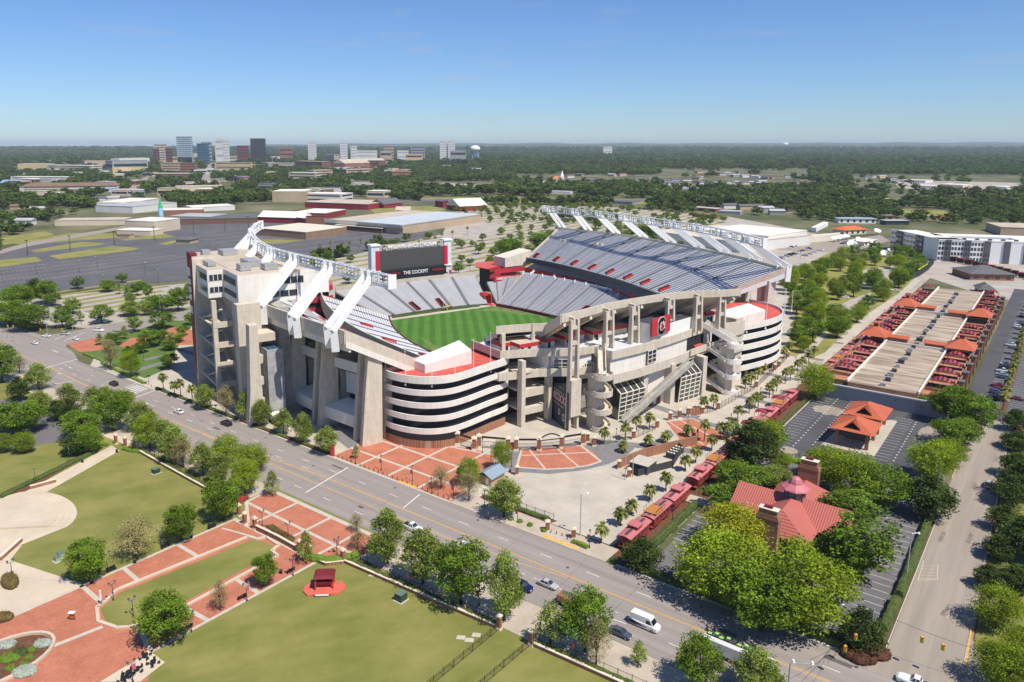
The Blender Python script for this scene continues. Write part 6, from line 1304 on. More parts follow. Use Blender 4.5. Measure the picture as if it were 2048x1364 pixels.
x,y=G(1291,1243,1.2); vv=car('van','white',x,y,rd+math.pi,'tall white delivery van with blue and red swooshes on the road')
m=MB(); fr=frame((x,y),rd+math.pi)
for s_ in (1,):
    m.add([(*fr(-.6,s_*1.075),.75),(*fr(2.9,s_*1.075),.5),(*fr(2.9,s_*1.075),1.5),(*fr(1.2,s_*1.075),1.15)],[(0,1,2,3),(3,2,1,0)],0); m.add([(*fr(-.9,s_*1.08),.62),(*fr(1.6,s_*1.08),.9),(*fr(1.6,s_*1.08),1.1),(*fr(-.2,s_*1.08),.9)],[(0,1,2,3),(3,2,1,0)],1)
m.build('side_graphic',[mat('graphic_blue',(.03,.04,.2),.4),redb],vv)
x,y=G(2000,1372); 
car('pickup','white',*G(1830,1372),rd,'white car cut by the bottom edge at the street mouth')
# stake bed truck and box truck with bin load
x,y=G(1138,1212); fr=frame((x,y),rd+math.pi); t=thing('stake_truck','brown stake bed truck beside a kerb tree on the road','truck',(x,y,0))
m=MB(); m.box(-2.6,2.2,-1.15,1.15,.9,1.1,fr); m.build('bed_floor',mat('rusty_boards',(.24,.11,.06),.9,.2,2),t)
m=MB(); 
for z in (1.4,1.75,2.1):
    for s_ in (-1.15,1.15): m.beam((*fr(-2.6,s_),z),(*fr(2.2,s_),z),.07,.16)
for i in range(7):
    for s_ in (-1.15,1.15): m.beam((*fr(-2.6+.8*i,s_),1.1),(*fr(-2.6+.8*i,s_),2.2),.09)
m.build('stake_sides',mat('dark_brown_timber',(.08,.035,.02),.8),t); m=MB(); m.box(2.2,2.3,-1.2,1.2,1,2.3,fr); m.build('tailboard',mat('tan_board',(.35,.2,.12),.8),t)
m=MB(); m.box(-4.6,-2.7,-1.05,1.05,.6,2.3,fr); m.build('cab',PAINT['silver'],t)
for xx in (-3.8,1.2):
    for s_ in (-1,1): m=MB(); m.tube((*fr(xx,s_*.85),.45),(*fr(xx,s_*1.15),.45),.45,n=12); m.build('wheel',rub,t)
x,y=G(1462,1318,0); fr=frame((x,y),rd+math.pi); t=thing('box_truck','grey white truck carrying black and lime bins behind a kerb tree','truck',(x,y,0))
m=MB(); m.box(-5,5.2,.1,1.35,.9,3.1,fr); m.box(-5,5.2,-1.35,.1,.9,2.3,fr); m.build('cargo_box',mat('grey_white_panel',(.62,.62,.60),.4,.08,.6),t)
m=MB(); 
for i in range(8):
    m.beam((*fr(-5+1.45*i,-1.35),2.2),(*fr(-5+1.45*i,-1.35),3.6),.1)
for z in (2.9,3.6): m.beam((*fr(-5,-1.35),z),(*fr(5.2,-1.35),z),.1)
m.build('stake_rail',black,t)
for xx in (-3.5,3.2,4.3):
    for s_ in (-1,1): m=MB(); m.tube((*fr(xx,s_*1.0),.48),(*fr(xx,s_*1.36),.48),.48,n=12); m.build('wheel',rub,t)
m=MB(); m.box(-7.4,-5.1,-1.2,1.3,.7,2.7,fr); m.build('cab',PAINT['white'],t)
lime_=mat('lime_bin_lid',(.30,.62,.12),.5)
for i in range(9):
    for j in range(2):
        m=MB(); xx=-4.5+1.1*i; yy=-1.0+.62*j; m.box(xx-.3,xx+.3,yy-.27,yy+.27,2.3,3.2,fr,0); m.box(xx-.33,xx+.33,yy-.3,yy+.3,3.2,3.32,fr,1)
        li=(i*3+j*2)%5 in (0,1) ; one(m,'wheelie_bin',[darkg,lime_ if li else darkg],'%s bin on the truck, %s from the front in the %s row'%('lime lidded' if li else 'black',nth(i),'outer' if j==0 else 'inner'),'bin','bins on the truck')
# parked cars
cs=['white','black','silver','black','grey','white','red','red','black','black','navy']
for i,(s,c,k,r) in enumerate(((428,'grey','sedan',0),(424,'white','pickup',0),(385,'silver','sedan',0),(379,'black','suv',0),(372,'white','pickup',0),(366,'blue','sedan',0),(347,'red','pickup',0),(342,'red','sedan',0),(337,'grey','suv',0),(331,'black','suv',0),(328,'black','pickup',0),(470,'white','suv',0),(478,'silver','sedan',0),(500,'black','sedan',0),(333,'red','sedan',1))):
    x,y=FS(s,-12.8 if not r else -6); car(k,c,x,y,rd+(math.pi if i%3 else 0),'%s %s in the right car park, %s listed'%({'red':'dark red','grey':'dark grey','blue':'pale blue'}.get(c,c),{'sedan':'saloon car','suv':'sport utility car','pickup':'pickup truck'}[k],nth(i)),'cars in the right car park')
rg=random.Random(5)
def carrow(pts,n,where,grp,jit=.15,ang=None):
    (u0,v0),(u1,v1)=pts; P=G(u0,v0);Q=G(u1,v1); a=math.atan2(Q[1]-P[1],Q[0]-P[0])+math.pi/2 if ang is None else ang
    for i in range(n):
        f=(i+rg.uniform(-jit,jit))/max(n-1,1); c=rg.choice(cs); k=rg.choice(['sedan','suv','sedan','pickup']); x=P[0]+(Q[0]-P[0])*f; y=P[1]+(Q[1]-P[1])*f
        car(k,c,x,y,a,'%s car %s, %s from the left'%({'red':'dark red','grey':'dark grey'}.get(c,c),where,nth(i)),grp)
carrow(((1578,497),(1614,484)),8,'in the upper row behind the arena','cars behind the arena'); carrow(((1560,518),(1618,498)),10,'in the middle row behind the arena','cars behind the arena'); carrow(((1610,512),(1640,502)),4,'in the small row behind the arena','cars behind the arena'); carrow(((1685,488),(1715,480)),6,'between the satellite dishes and shed','cars by the dishes'); carrow(((1545,512),(1552,532)),3,'below the white arena wall','cars behind the arena')
car('sedan','white',*G(1690,596),rd+R(20),'white car on the small drive left of the long brick building'); car('pickup','white',*G(1790,583),rd,'white pickup near the dark locomotive'); car('sedan','silver',*G(520,478),rd,'silver car parked by the flat brown hall')
# ---------------------------------------------------------------- cabooses
def caboose(kind):
    t=thing('caboose','x','railway caboose'); m=MB(); m.box(-4.6,4.6,-1.5,1.5,1.1,3.5); m.box(-5.6,5.6,-1.45,1.45,1.0,1.12); m.build('body',caboosem,t)
    m=MB(); n=8; A_=[(-5.7,y*1.75,3.5+.42*math.cos(y*1.5)) for y in [-1+2*i/n for i in range(n+1)]]; m.loft([A_,[(5.7,b,c) for a,b,c in A_]][::-1]); m.loft([[(a,b,c-.12) for a,b,c in A_],[(5.7,b,c-.12) for a,b,c in A_]]); m.box(-5.7,5.7,-1.78,-1.72,3.4,3.6); m.box(-5.7,5.7,1.72,1.78,3.4,3.6); m.build('roof',pinkroof,t)
    m=MB(); m.box(-4.9,4.9,-.35,.35,3.93,3.99); m.build('roof_walk',darkg,t)
    for sx in (-3,3): m=MB(); m.box(sx-1.1,sx+1.1,-1.2,1.2,.25,1.0); m.build('wheel_truck',black,t)
    for i,sx in enumerate((-3,-.9,1.2,3.2)):
        for s_ in (-1,1): m=MB(); m.box(sx-.35,sx+.35,s_*1.5-.02,s_*1.5+.02,2.1,2.9); m.build('window',glass,t)
    for sx in (-5.5,5.5):
        m=MB()
        for y in (-1.3,0,1.3): m.beam((sx,y,1.1),(sx,y,3.5),.06)
        m.beam((sx,-1.3,2.0),(sx,1.3,2.0),.06); m.build('end_rail',black,t)
    if kind!='deck': m=MB(); m.box(-1.3,1.3,-1.25,1.25,3.8,4.6,FW,0); m.box(-1.5,1.5,-1.5,1.5,4.6,4.75,FW,1); m.build('cupola',[caboosem,pinkroof],t)
    else:
        m=MB(); m.box(-4.2,.6,-1.7,1.7,4.1,4.2); m.build('roof_deck',planks,t)
        m=MB(); 
        for sx in (-4.2,-2.6,-1,.6):
            for s_ in (-1.7,1.7): m.beam((sx,s_,4.2),(sx,s_,5.2),.05)
        for s_ in (-1.7,1.7): m.beam((-4.2,s_,5.2),(.6,s_,5.2),.06)
        m.build('deck_rail',black,t); m=MB(); m.beam((1.0,1.1,4.1),(5.2,1.1,1.0),1.0,.25); m.build('stairway',darkg,t)
    PROTO.append(t); return t
CB_={k:caboose(k) for k in ('cupola','deck')}
def canopy_proto(w):
    t=thing('striped_canopy','x','canopy'); m=MB(); st_=8
    for i in range(st_):
        x0,x1=-w/2+w*i/st_,-w/2+w*(i+1)/st_; z=lambda x:2.6+.9*math.cos(x/w*math.pi)
        for y0,y1,a,b in ((-1.8,0,0,.55),(0,1.8,.55,0)): m.add([(x0,y0,z(x0)*.85+a),(x1,y0,z(x1)*.85+a),(x1,y1,z(x1)*.85+b),(x0,y1,z(x0)*.85+b)],[(0,1,2,3)],i%2)
    m.build('striped_top',[mat('canopy_red',(.42,.04,.07),.7),mat('canopy_black',(.035,.03,.035),.8)],t)
    m=MB(); 
    for sx in (-w/2,w/2):
        for y in (-1.7,1.7): m.beam((sx,y,0),(sx,y,2.3),.08)
    m.build('frame',black,t); PROTO.append(t); return t
CN=canopy_proto(4.6)
seq=['cupola','deck','cupola',None,'cupola','deck','cupola','deck','cupola','cupola','deck','cupola']; s=152.5; n=0
for k in seq:
    if k is None: s+=3.5; continue
    x,y=FS(s,-71.4); clone(CB_[k],(x,y,0),tS,1,'maroon caboose with %s, %s in line from the road'%({'cupola':'a cupola on its faded roof','deck':'an orange boarded roof deck'}[k],nth(n)),'cabooses along the car parks')
    n+=1; s+=12.2
for i,ss in enumerate((238,252,270)): x,y=FS(ss,-73.5); clone(CN,(x,y,1.2),tS,1,'striped red canopy among the cabooses beside the dark car park, %s from the road'%nth(i),'canopies by the cabooses')
for i in range(17):
    k='deck' if i%3==2 else 'cupola'; x,y=FS(317+12.2*i,-69.5); clone(CB_[k],(x,y,0),tS,1,'maroon caboose against the long brick building, %s from its near end'%nth(i),'cabooses along the long building')
# ---------------------------------------------------------------- long flat roofed building with terraces
WB_=thing('long_brick_building','very long flat tan roofed building with brick terraces along both sides','building',(*FS(300,-45),0))
m=MB(); m.box(294,530,-56,-33.5,0,7,FS,0,top=1); m.box(300,530,-66,-56,0,5.6,FS,0); m.box(300,528,-33.5,-24,0,5.6,FS,0); m.build('walls',[brickw,mat('stained_tan_roof',(.21,.155,.105),.9,col2=(.52,.435,.335),scale=.3,detail=13,ramp=(.36,.64),stretch=(.16,1,1),rotz=-tS-R(90))],WB_)
m=MB(); m.box(293,294,-66,-24,0,5.4,FS); m.box(292.4,293.0,-66,-26,5.0,5.5,FS); m.build('grey_end_wall',mat('grey_blue_wall',(.36,.37,.39),.8,.06,.5),WB_)
terr=brickmat('terrace_brick',(.46,.20,.13),(.40,.16,.10),(.42,.25,.18),1.,.5,.25,.02)
for r0,r1 in ((-65.6,-56.4),(-33.1,-24.4)): m=MB(); m.box(300.4,528,r0,r1,5.6,5.66,FS); m.build('terrace_floor',terr,WB_)
m=MB()
for r in (-56.2,-33.3): m.box(294,530,r-.25,r+.25,7.0,7.9,FS)
for s in (365,445.5): m.box(s-.3,s+.3,-56,-33.5,7.0,8.0,FS)
m.build('white_parapet',concw,WB_)
for r in (-66,-24): m=MB(); m.box(300,528,r-.2,r+.2,5.6,6.6,FS); m.build('terrace_parapet',brickw,WB_)
for i,s in enumerate(range(305,528,14)):
    m=MB(); m.box(s-1.4,s+1.4,-24,-22.2,0,7.4,FS,0); m.box(s-1.7,s+1.7,-24.3,-21.9,7.4,7.8,FS,1); m.build('brick_gable_pier',[brickw,greyroof],WB_)
    m=MB(); m.box(s+2.4,s+11.4,-24.4,-24.0+.45,1,4.6,FS); m.build('window',glass,WB_)
for i,s in enumerate(range(306,528,7)):
    for r in (-60,-29): 
        m=MB(); m.box(s-.1,s+.1,r-4,r+4,5.66,6.7,FS); m.build('terrace_divider',black if i%2 else brickw,WB_)
for i in range(30):
    s=297+7.3*i; m=MB(); m.box(s-.9,s+.9,-45.8+.3*math.sin(i*2.1),-44+.3*math.sin(i*1.3),7.01,8.1+.2*(i%3),FS,i%2); one(m,'roof_unit',[MATS['galvanised_plant'],darkg],'small air conditioning unit in the row on the tan roof, %s from the near end'%nth(i),'air conditioner','air conditioners on the tan roof')
ored=wave('orange_red_seamed_roof',(.40,.095,.045),(.56,.15,.07),.5,tS+R(45),.6,.14,(.3,.7))
for i,(s,r,inn,l) in enumerate(((371,-61.5,1,'near left'),(452,-61.5,1,'far left'),(369,-28.5,-1,'near right'),(446,-28.5,-1,'far right'))):
    t=thing('roof_pavilion','%s open pavilion with orange hipped roof on the long building'%l,'pavilion',(*FS(s,r),5.6)); q=[(s-6.5,r-5.5),(s+6.5,r-5.5),(s+6.5,r+5.5),(s-6.5,r+5.5)]
    m=MB(); m.loft([[(*FS(*p),9.2) for p in q],[(*FS(s+(p[0]-s)*.12,r+(p[1]-r)*.12),12.6) for p in q]],0,True,True); m.build('hipped_roof',ored,t,fix=True)
    m=MB(); m.box(s-.8,s+.8,r-.8,r+.8,12.3,14,FS,1); m.box(s-1,s+1,r-1,r+1,14,14.3,FS,0); m.build('lantern',[ored,garnet],t)
    for p in q: m=MB(); a=s+(p[0]-s)*.85;b=r+(p[1]-r)*.85; m.box(a-.2,a+.2,b-.2,b+.2,5.6,9.3,FS); m.build('post',concw,t)
    c=r+inn*9.2; m=MB(); m.prism([FS(s-2.8,c-3.8),FS(s+1,c-3.8),FS(s+1,c+3.8),FS(s-2.8,c+3.8)],7.02,9.1); m.build('stair_house',brickw,t); m=MB(); m.loft([[(*FS(s-3.4,c-4.4),9.1),(*FS(s-3.4,c+4.4),9.1)],[(*FS(s-.9,c-4.4),10.1),(*FS(s-.9,c+4.4),10.1)],[(*FS(s+1.6,c-4.4),9.1),(*FS(s+1.6,c+4.4),9.1)]],0,False); m.loft([[(*FS(s-3.4,c-4.4),9),(*FS(s-3.4,c+4.4),9)],[(*FS(s+1.6,c-4.4),9),(*FS(s+1.6,c+4.4),9)]],0,False); m.build('stair_house_roof',ored,t)
for i,ss in enumerate((308,315,323,337,353,385,394,403,416,432,470,480,498,520)): x,y=FS(ss,-60.6); clone(CN,(x,y,5.66),tS+R(90),1.25,'red and black striped canopy on the left terrace, %s from the near end'%nth(i),'striped canopies on the terraces')
for i,ss in enumerate((312,326,340,355,399,414,466,486,508,523)): x,y=FS(ss,-28.6); clone(CN,(x,y,5.66),tS+R(90),1.25,'red and black striped canopy on the right terrace, %s from the near end'%nth(i),'striped canopies on the terraces')
# ---------------------------------------------------------------- two small pavilions in the dark car park
def hip(m,fr,x0,x1,y0,y1,z0,z1,mi=0,ri=None,over=.0):
    ri=ri if ri is not None else min(x1-x0,y1-y0)/2
    if x1-x0>y1-y0: a=[(x0+ri,(y0+y1)/2),(x1-ri,(y0+y1)/2)]; 
    else: a=[((x0+x1)/2,y0+ri),((x0+x1)/2,y1-ri)]
    c=[(x0,y0),(x1,y0),(x1,y1),(x0,y1)]; V=[(*fr(*p),z0) for p in c]+[(*fr(*p),z1) for p in a]
    F=[(0,1,5,4),(1,2,5),(2,3,4,5),(3,0,4)] if x1-x0>y1-y0 else [(0,1,4),(1,2,5,4),(2,3,5),(3,0,4,5)]
    m.add(V,F+[(3,2,1,0)],mi)
for i,(s0,s1,l) in enumerate(((246.5,257.5,'nearer'),(263,275,'farther'))):
    t=thing('brick_pavilion','%s of the two small pavilions with orange roofs in the dark car park'%l,'pavilion',(*FS((s0+s1)/2,-44),0)); r0,r1=-49,-39.5
    for a in (s0,s1-1):
        for b in (r0,r1-1): m=MB(); m.box(a,a+1,b,b+1,0,5.6,FS); m.build('corner_pier',brickw,t)
    m=MB(); m.box(s0+1,s1-1,r0+.3,r0+.6,3.6,5.6,FS); m.box(s0+1,s1-1,r1-.6,r1-.3,3.6,5.6,FS); m.box(s0+.3,s0+.6,r0+1,r1-1,3.2,5.6,FS); m.box(s1-3,s1-2.6,r0+1,r1-1,0,5.6,FS); m.build('dark_screen_wall',darkg,t)
    m=MB(); hip(m,FS,s0-1.5,s1+1.5,r0-1.5,r1+1.5,5.6,8.6); m.build('hipped_roof',ored,t)
    m=MB(); c=(r0+r1)/2; m.add([(*FS(s0-.4,c-2),6.55),(*FS(s0-.4,c+2),6.55),(*FS(s0+.2,c),8.0)],[(0,2,1),(0,1,2)],1); m.add([(*FS(s0-.5,c-2.5),6.3),(*FS(s0-.5,c),8.5),(*FS(s0+3.8,c),8.5)],[(0,1,2),(2,1,0)],0); m.add([(*FS(s0-.5,c+2.5),6.3),(*FS(s0-.5,c),8.5),(*FS(s0+3.8,c),8.5)],[(0,1,2),(2,1,0)],0); m.build('louvred_gablet',[ored,dark],t)
sflat('pavilion_island',[(243,-52),(243,-37),(281,-37),(281,-39),(262,-51)],.12,pave,th=.1)
# ---------------------------------------------------------------- restaurant
RT=thing('restaurant','single storey restaurant with red seamed cross gabled roof, octagonal cupola and two brick chimneys','restaurant',(*FS(183,-44),0))
redroof=wave('red_seamed_roof',(.34,.09,.07),(.52,.17,.135),.55,tS,.5,.06,(.35,.65)); redroof2=wave('red_seamed_roof_b',(.34,.09,.07),(.52,.17,.135),.55,tS+R(90),.5,.06,(.35,.65))
cs_,cr=183,-44
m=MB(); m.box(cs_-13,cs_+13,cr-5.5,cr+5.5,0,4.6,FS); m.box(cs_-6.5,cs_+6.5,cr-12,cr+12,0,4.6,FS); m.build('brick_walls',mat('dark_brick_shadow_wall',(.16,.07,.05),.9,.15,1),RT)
for k in range(6): m=MB(); m.box(cs_-13.05,cs_-12.9,cr-4.8+1.7*k,cr-3.5+1.7*k,.8,3.6,FS); m.build('window',glass,RT)
def gabhip(x0,x1,y0,y1,z0,z1,hipend):   # ridge along s; hip at the near end
    m=MB(); c=(y0+y1)/2; V=[(*FS(x0,y0),z0),(*FS(x0,y1),z0),(*FS(x1,y1),z0),(*FS(x1,y0),z0),(*FS(x0+hipend,c),z1),(*FS(x1-hipend,c),z1)]
    m.add(V,[(0,4,1),(1,4,5,2),(2,5,3),(3,5,4,0),(0,1,2,3)]); return m
gabhip(cs_-15,cs_+15,cr-7.5,cr+7.5,4.3,8.9,5).build('main_roof',redroof,RT,fix=True)
m=MB(); V=[(*FS(cs_-7.2,cr-13.5),4.4),(*FS(cs_-7.2,cr+13.5),4.4),(*FS(cs_+7.2,cr+13.5),4.4),(*FS(cs_+7.2,cr-13.5),4.4),(*FS(cs_,cr-13.5),8.5),(*FS(cs_,cr+13.5),8.5)]
m.add(V,[(0,4,5,1),(1,5,2),(2,5,4,3),(3,4,0),(0,1,2,3)]); m.build('cross_roof',redroof2,RT,fix=True)
m=MB(); o8=[(2.3*math.cos(R(22.5+45*k)),2.3*math.sin(R(22.5+45*k))) for k in range(8)]; x,y=FS(cs_,cr)
m.loft([[(x+a,y+b,7.2) for a,b in o8],[(x+a,y+b,10.6) for a,b in o8]],0,True,True); cup=m.build('cupola_glazing',mat('cupola_glass',(.16,.19,.19),.15,spec=.8),RT)
m=MB(); 
for a,b in o8: m.beam((x+a,y+b,7.2),(x+a,y+b,10.6),.26)
m.build('cupola_frame',darkg,cup)
m=MB(); m.loft([[(x+a*k,y+b*k,z) for a,b in o8] for k,z in ((1.5,10.5),(1.42,10.8),(1.0,11.4),(.72,11.8),(.66,12.3),(.5,13.0),(.25,13.4),(.02,13.5))],0,True,True); m.build('bell_roof',mat('pink_faded_cupola',(.52,.17,.19),.45,.05,1),RT,smooth=False)
for i,(s,r) in enumerate(((cs_-17.2,cr-1.0),(cs_+16.8,cr-1.0))):
    m=MB(); m.box(s-1.1,s+1.1,r-2.5,r+2.5,0,9.4,FS,0)
    for k in range(4): m.box(s-1.2+.06*k,s+1.2-.06*k,r-2.6+.14*k,r+2.6-.14*k,9.4+.3*k,9.7+.3*k-.03,FS,0)
    m.box(s-.8,s+.8,r-2.0,r+2.0,10.6,11.7,FS,0); m.box(s-1.0,s+1.0,r-2.2,r+2.2,11.7,11.85,FS,1); m.box(s-.4,s+.4,r-1,r+.8,12,12.4,FS,2)
    m.build('chimney',[brickw,capm,garnet],RT)
# ---------------------------------------------------------------- apartments on the right, their courtyard
APT=thing('apartment_block','long white and grey four storey apartment building at the right','apartment building',(*G(1780,500),0))
P0,P1,P2=G(1779,497),G(1873,522),G(2140,533)
def facade(P,Q,depth,h,nb,floors,first):
    d=Vector((Q[0]-P[0],Q[1]-P[1],0)); L=d.length; d.normalize(); a=math.atan2(d.y,d.x); fr=frame(P,a)
    m=MB(); m.box(0,L,0,depth,0,h,fr,0,top=1); m.box(0,L,-.2,.3,h,h+1,fr,0); m.build('white_wall',[white,whroof],APT)
    for k in range(nb):
        x0=L*k/nb; w=L/nb
        if k%3==1:
            m=MB(); m.box(x0+.2,x0+w*.95,-1.1,-.0,0,h+.6,fr); m.build('grey_bay',mat('grey_cladding',(.11,.11,.12),.8,.05,1),APT)
        for f in range(floors):
            for j in range(2):
                off=-1.15 if k%3==1 else -.06
                if (k*floors*2+f*2+j)<first: m=MB(); m.box(x0+w*(.08+.47*j),x0+w*(.43+.47*j),off-.03,off+.05,1.2+f*4.1,3.6+f*4.1,fr); m.build('window',glass,APT)
facade(P0,P1,22,17,7,4,40); facade(P1,P2,20,17,20,4,60)
fr=frame(P1,math.atan2(P2[1]-P1[1],P2[0]-P1[0]))
m=MB(); m.box(6,260,36,54,0,17,fr,0,top=1); m.box(60,78,20,36,0,17,fr,0,top=1); m.build('rear_wing',[white,whroof],APT)
for i in range(22): m=MB(); m.box(10+9*i,12.4+9*i,8.5,10.5,17.01,18.3,fr); m.build('roof_unit',darkg,APT)
# grey roofed buildings in front of the flats, far right car park
flat('far_car_park',[(1700,540),(1700,600),(1780,628),(1860,556),(1990,598),(2048,600),(2400,640),(2400,530),(1880,520)],.02,lotc)
def hipbldg(u0,v0,u1,v1,depth,h,rh,label,wall,roof,over=1.2,name='building',cat='building',frd=None):
    P,Q=G(u0,v0),G(u1,v1); d=Vector((Q[0]-P[0],Q[1]-P[1],0)); L=d.length; fr=frame(P,math.atan2(d.y,d.x)); t=thing(name,label,cat,(*P,0))
    m=MB(); m.box(0,L,0,depth,0,h,fr); m.build('wall',wall,t); m=MB(); hip(m,fr,-over,L+over,-over,depth+over,h,h+rh); m.build('roof',roof,t)
    n=int(L/7); 
    for i in range(n): m=MB(); m.box((i+.3)*L/n,(i+.7)*L/n,-.06,-.0+.02,h*.2,h*.75,fr); m.build('window',glass,t)
    return t
hipbldg(1940,560,2028,562,26,4.5,4.5,'grey hip roofed brick building in front of the white flats',brickw,greyroof); hipbldg(1958,588,1988,590,14,3,3.5,'small grey roofed hut with red ends behind the long building',garnet,greyroof)
hipbldg(1728,492,1752,488,14,4,1.5,'white shed beside the big satellite dishes',offw,whroof); hipbldg(1770,440,1790,440,12,5,2,'orange walled small building behind the dishes',mat('orange_wall',(.55,.25,.08),.8),greyroof)
t=hipbldg(1688,470,1732,468,16,5,3,'orange roofed building behind the satellite dishes',offw,mat('orange_roof',(.75,.15,.04),.7)); hipbldg(1677,446,1752,447,14,5.5,1,'long low white office behind the orange roof',white,mat('blue_grey_roof',(.35,.40,.44),.6)); hipbldg(1772,450,1818,450,14,5,1,'dark fronted low office left of the flats',darkg,mat('blue_grey_roof2',(.35,.40,.44),.6))
def dish(u,v,r,az,el,label):
    x,y=G(u,v); t=thing('satellite_dish',label,'satellite dish',(x,y,0)); m=MB(); d=Vector((math.cos(az)*math.cos(el),math.sin(az)*math.cos(el),math.sin(el))); a=d.cross(Vector((0,0,1))).normalized(); b=a.cross(d); c=Vector((x,y,r*1.1)); rings=[]
    for k in range(5): q=k/4; rings.append([tuple(c+d*(r*.28*q*q)+(a*math.cos(w)+b*math.sin(w))*r*q) for w in [2*math.pi*i/18 for i in range(18)]] if q else [tuple(c)]*18)
    m.loft(rings,0,True); m.build('reflector',white,t,smooth=True); m=MB(); m.tube((x,y,0),tuple(c),r*.14,r*.08,8)
    for i in range(3): w=2*math.pi*i/3; m.tube(tuple(c+d*(r*.28)+(a*math.cos(w)+b*math.sin(w))*r*.95),tuple(c+d*r*.95),r*.02,n=4)
    m.build('mount',MATS['galvanised_plant'],t)
for i,(u,v,r,az,el) in enumerate(((1703,500,4.4,-100,50),(1717,490,3.8,-80,45),(1741,502,5.2,-40,30),(1768,514,3,-120,50),(1780,510,3,-60,60),(1677,483,3.2,-90,65),(1684,481,3.2,-90,65),(1692,480,3.2,-90,65),(1668,484,3,-90,65),(1754,470,3.6,-90,60))): dish(u,v,r,R(az),R(el),'white satellite dish in the dish yard, %s'%['left one of the front pair','right rear one of the front pair','tall tilted one in the middle','low one at the right front','lowest one at the right edge','second small one in the rear row','third small one in the rear row','rightmost small one in the rear row','leftmost small one in the rear row','lone one on the dark roof behind'][i])
m=MB(); P,Q=G(1620,485),G(1677,480); m.prism([P,Q,(Q[0]+8,Q[1]+14),(P[0]+8,P[1]+14)],0,6); one(m,'white_shed',[offw],'white flat shed left of the satellite dishes','shed')
m=MB(); P,Q=G(1632,464),G(1656,452); m.prism([P,Q,(Q[0]-3,Q[1]+6),(P[0]-3,P[1]+6)],0,4.5); one(m,'trailer',[white],'long white trailer left of the orange roof','trailer')
# dark locomotive line beyond the long building, drinks stands of the grove
m=MB(); pts=[G(1810,562),G(1835,552),G(1853,540),G(1864,528)]
lo=thing('locomotive','black steam locomotive with lime and orange trim at the end of the caboose line','locomotive',(*pts[0],0))
for a,b in zip(pts,pts[1:]): m.tube((*a,2.6),(*b,2.6),1.4,n=8); m.beam((*a,1),(*b,1),2.4,1.6)
m.tube((*pts[0],3.5),(*pts[0],5.6),.45,.6,8); m.build('boiler',black,lo)
m=MB(); a,b=pts[1],pts[2]; m.beam((*a,4.6),(*b,4.6),.8,.5); m.build('trim',mat('lime_trim',(.45,.55,.03),.6),lo)
for i in range(15):
    f=i/14; u=1845+(2060-1845)*f; v=512+(560-512)*f**1.2; P=G(u-7,v); Q=G(u+6,v+1.5); m=MB(); m.beam((*P,2.2),(*Q,2.2),3,3.2); m.beam((*P,4.1),(*Q,4.1),3.4,.4,1); one(m,'freight_caboose',[mat('dark_maroon_train',(.05,.018,.02),.7),MATS['canopy_red'] if i%4==1 else mat('rust_roof',(.10,.05,.04),.8)],'dark train car in the far line below the white flats, %s from the left'%nth(i),'train car','far dark train cars')
# ---------------------------------------------------------------- fairground car parks beyond the stadium
def inpoly(u,v,P):
    c=False; n=len(P)
    for i in range(n):
        (a,b),(c_,d)=P[i],P[(i+1)%n]
        if (b>v)!=(d>v) and u<(c_-a)*(v-b)/(d-b)+a: c=not c
    return c
ASP=[(-300,560),(0,500),(60,487),(230,468),(330,446),(500,441),(650,450),(870,460),(880,468),(690,511),(560,530),(380,560),(0,592),(-300,640)]
flat('asphalt_lot',ASP,.03,mat('weathered_lot_asphalt',(.115,.11,.115),.9,.2,.03,detail=12,ramp=(.3,.7)))
PALE=[(-200,640),(0,602),(380,566),(560,536),(690,514),(885,468),(905,424),(960,410),(1200,412),(1450,432),(1560,452),(1680,478),(1700,520),(1640,545),(1560,560),(1100,640),(600,690),(360,650),(300,668),(100,650),(0,640)]
flat('pale_lot',PALE,.0,lotc)
for P in ([(25,486),(140,466),(225,466),(250,474),(42,490)],[(60,501),(160,484),(212,486),(200,490),(70,505)],[(97,512),(225,492),(280,496),(265,501),(120,519)],[(0,520),(72,514),(85,522),(8,534),(-60,536)],[(240,480),(325,466),(350,474),(250,481)],[(315,487),(370,477),(395,477),(332,490)],[(512,478),(610,481),(560,487),(530,487),(500,482)]): flat('grass_patch',P,.08,grass2)
a0=toS(G(-100,575)); 
seg=[]
def inA(s,r,P):
    x,y=FS(s,r); 
    if y<50: return False
    u,v=proj(x,y,0); return inpoly(u,v,P)
LOT=[(-200,560),(110,525),(290,503),(372,512),(372,555),(0,588),(-200,600)]
for k in range(9):
    for j in range(160):
        s=120+2.9*j; r=-700+k*17.5
        if inA(s,r,LOT): seg.append(((s,r),(s,r+5.4),.42))
LOT2=[(380,470),(520,448),(870,468),(690,508),(560,525),(520,500),(430,490)]
for k in range(10):
    for j in range(150):
        s=380+2.9*j; r=-720+k*26
        if inA(s,r,LOT2): seg.append(((s,r),(s,r+5.4),.42))
bands('far_stall_lines',seg,.075,lotc)
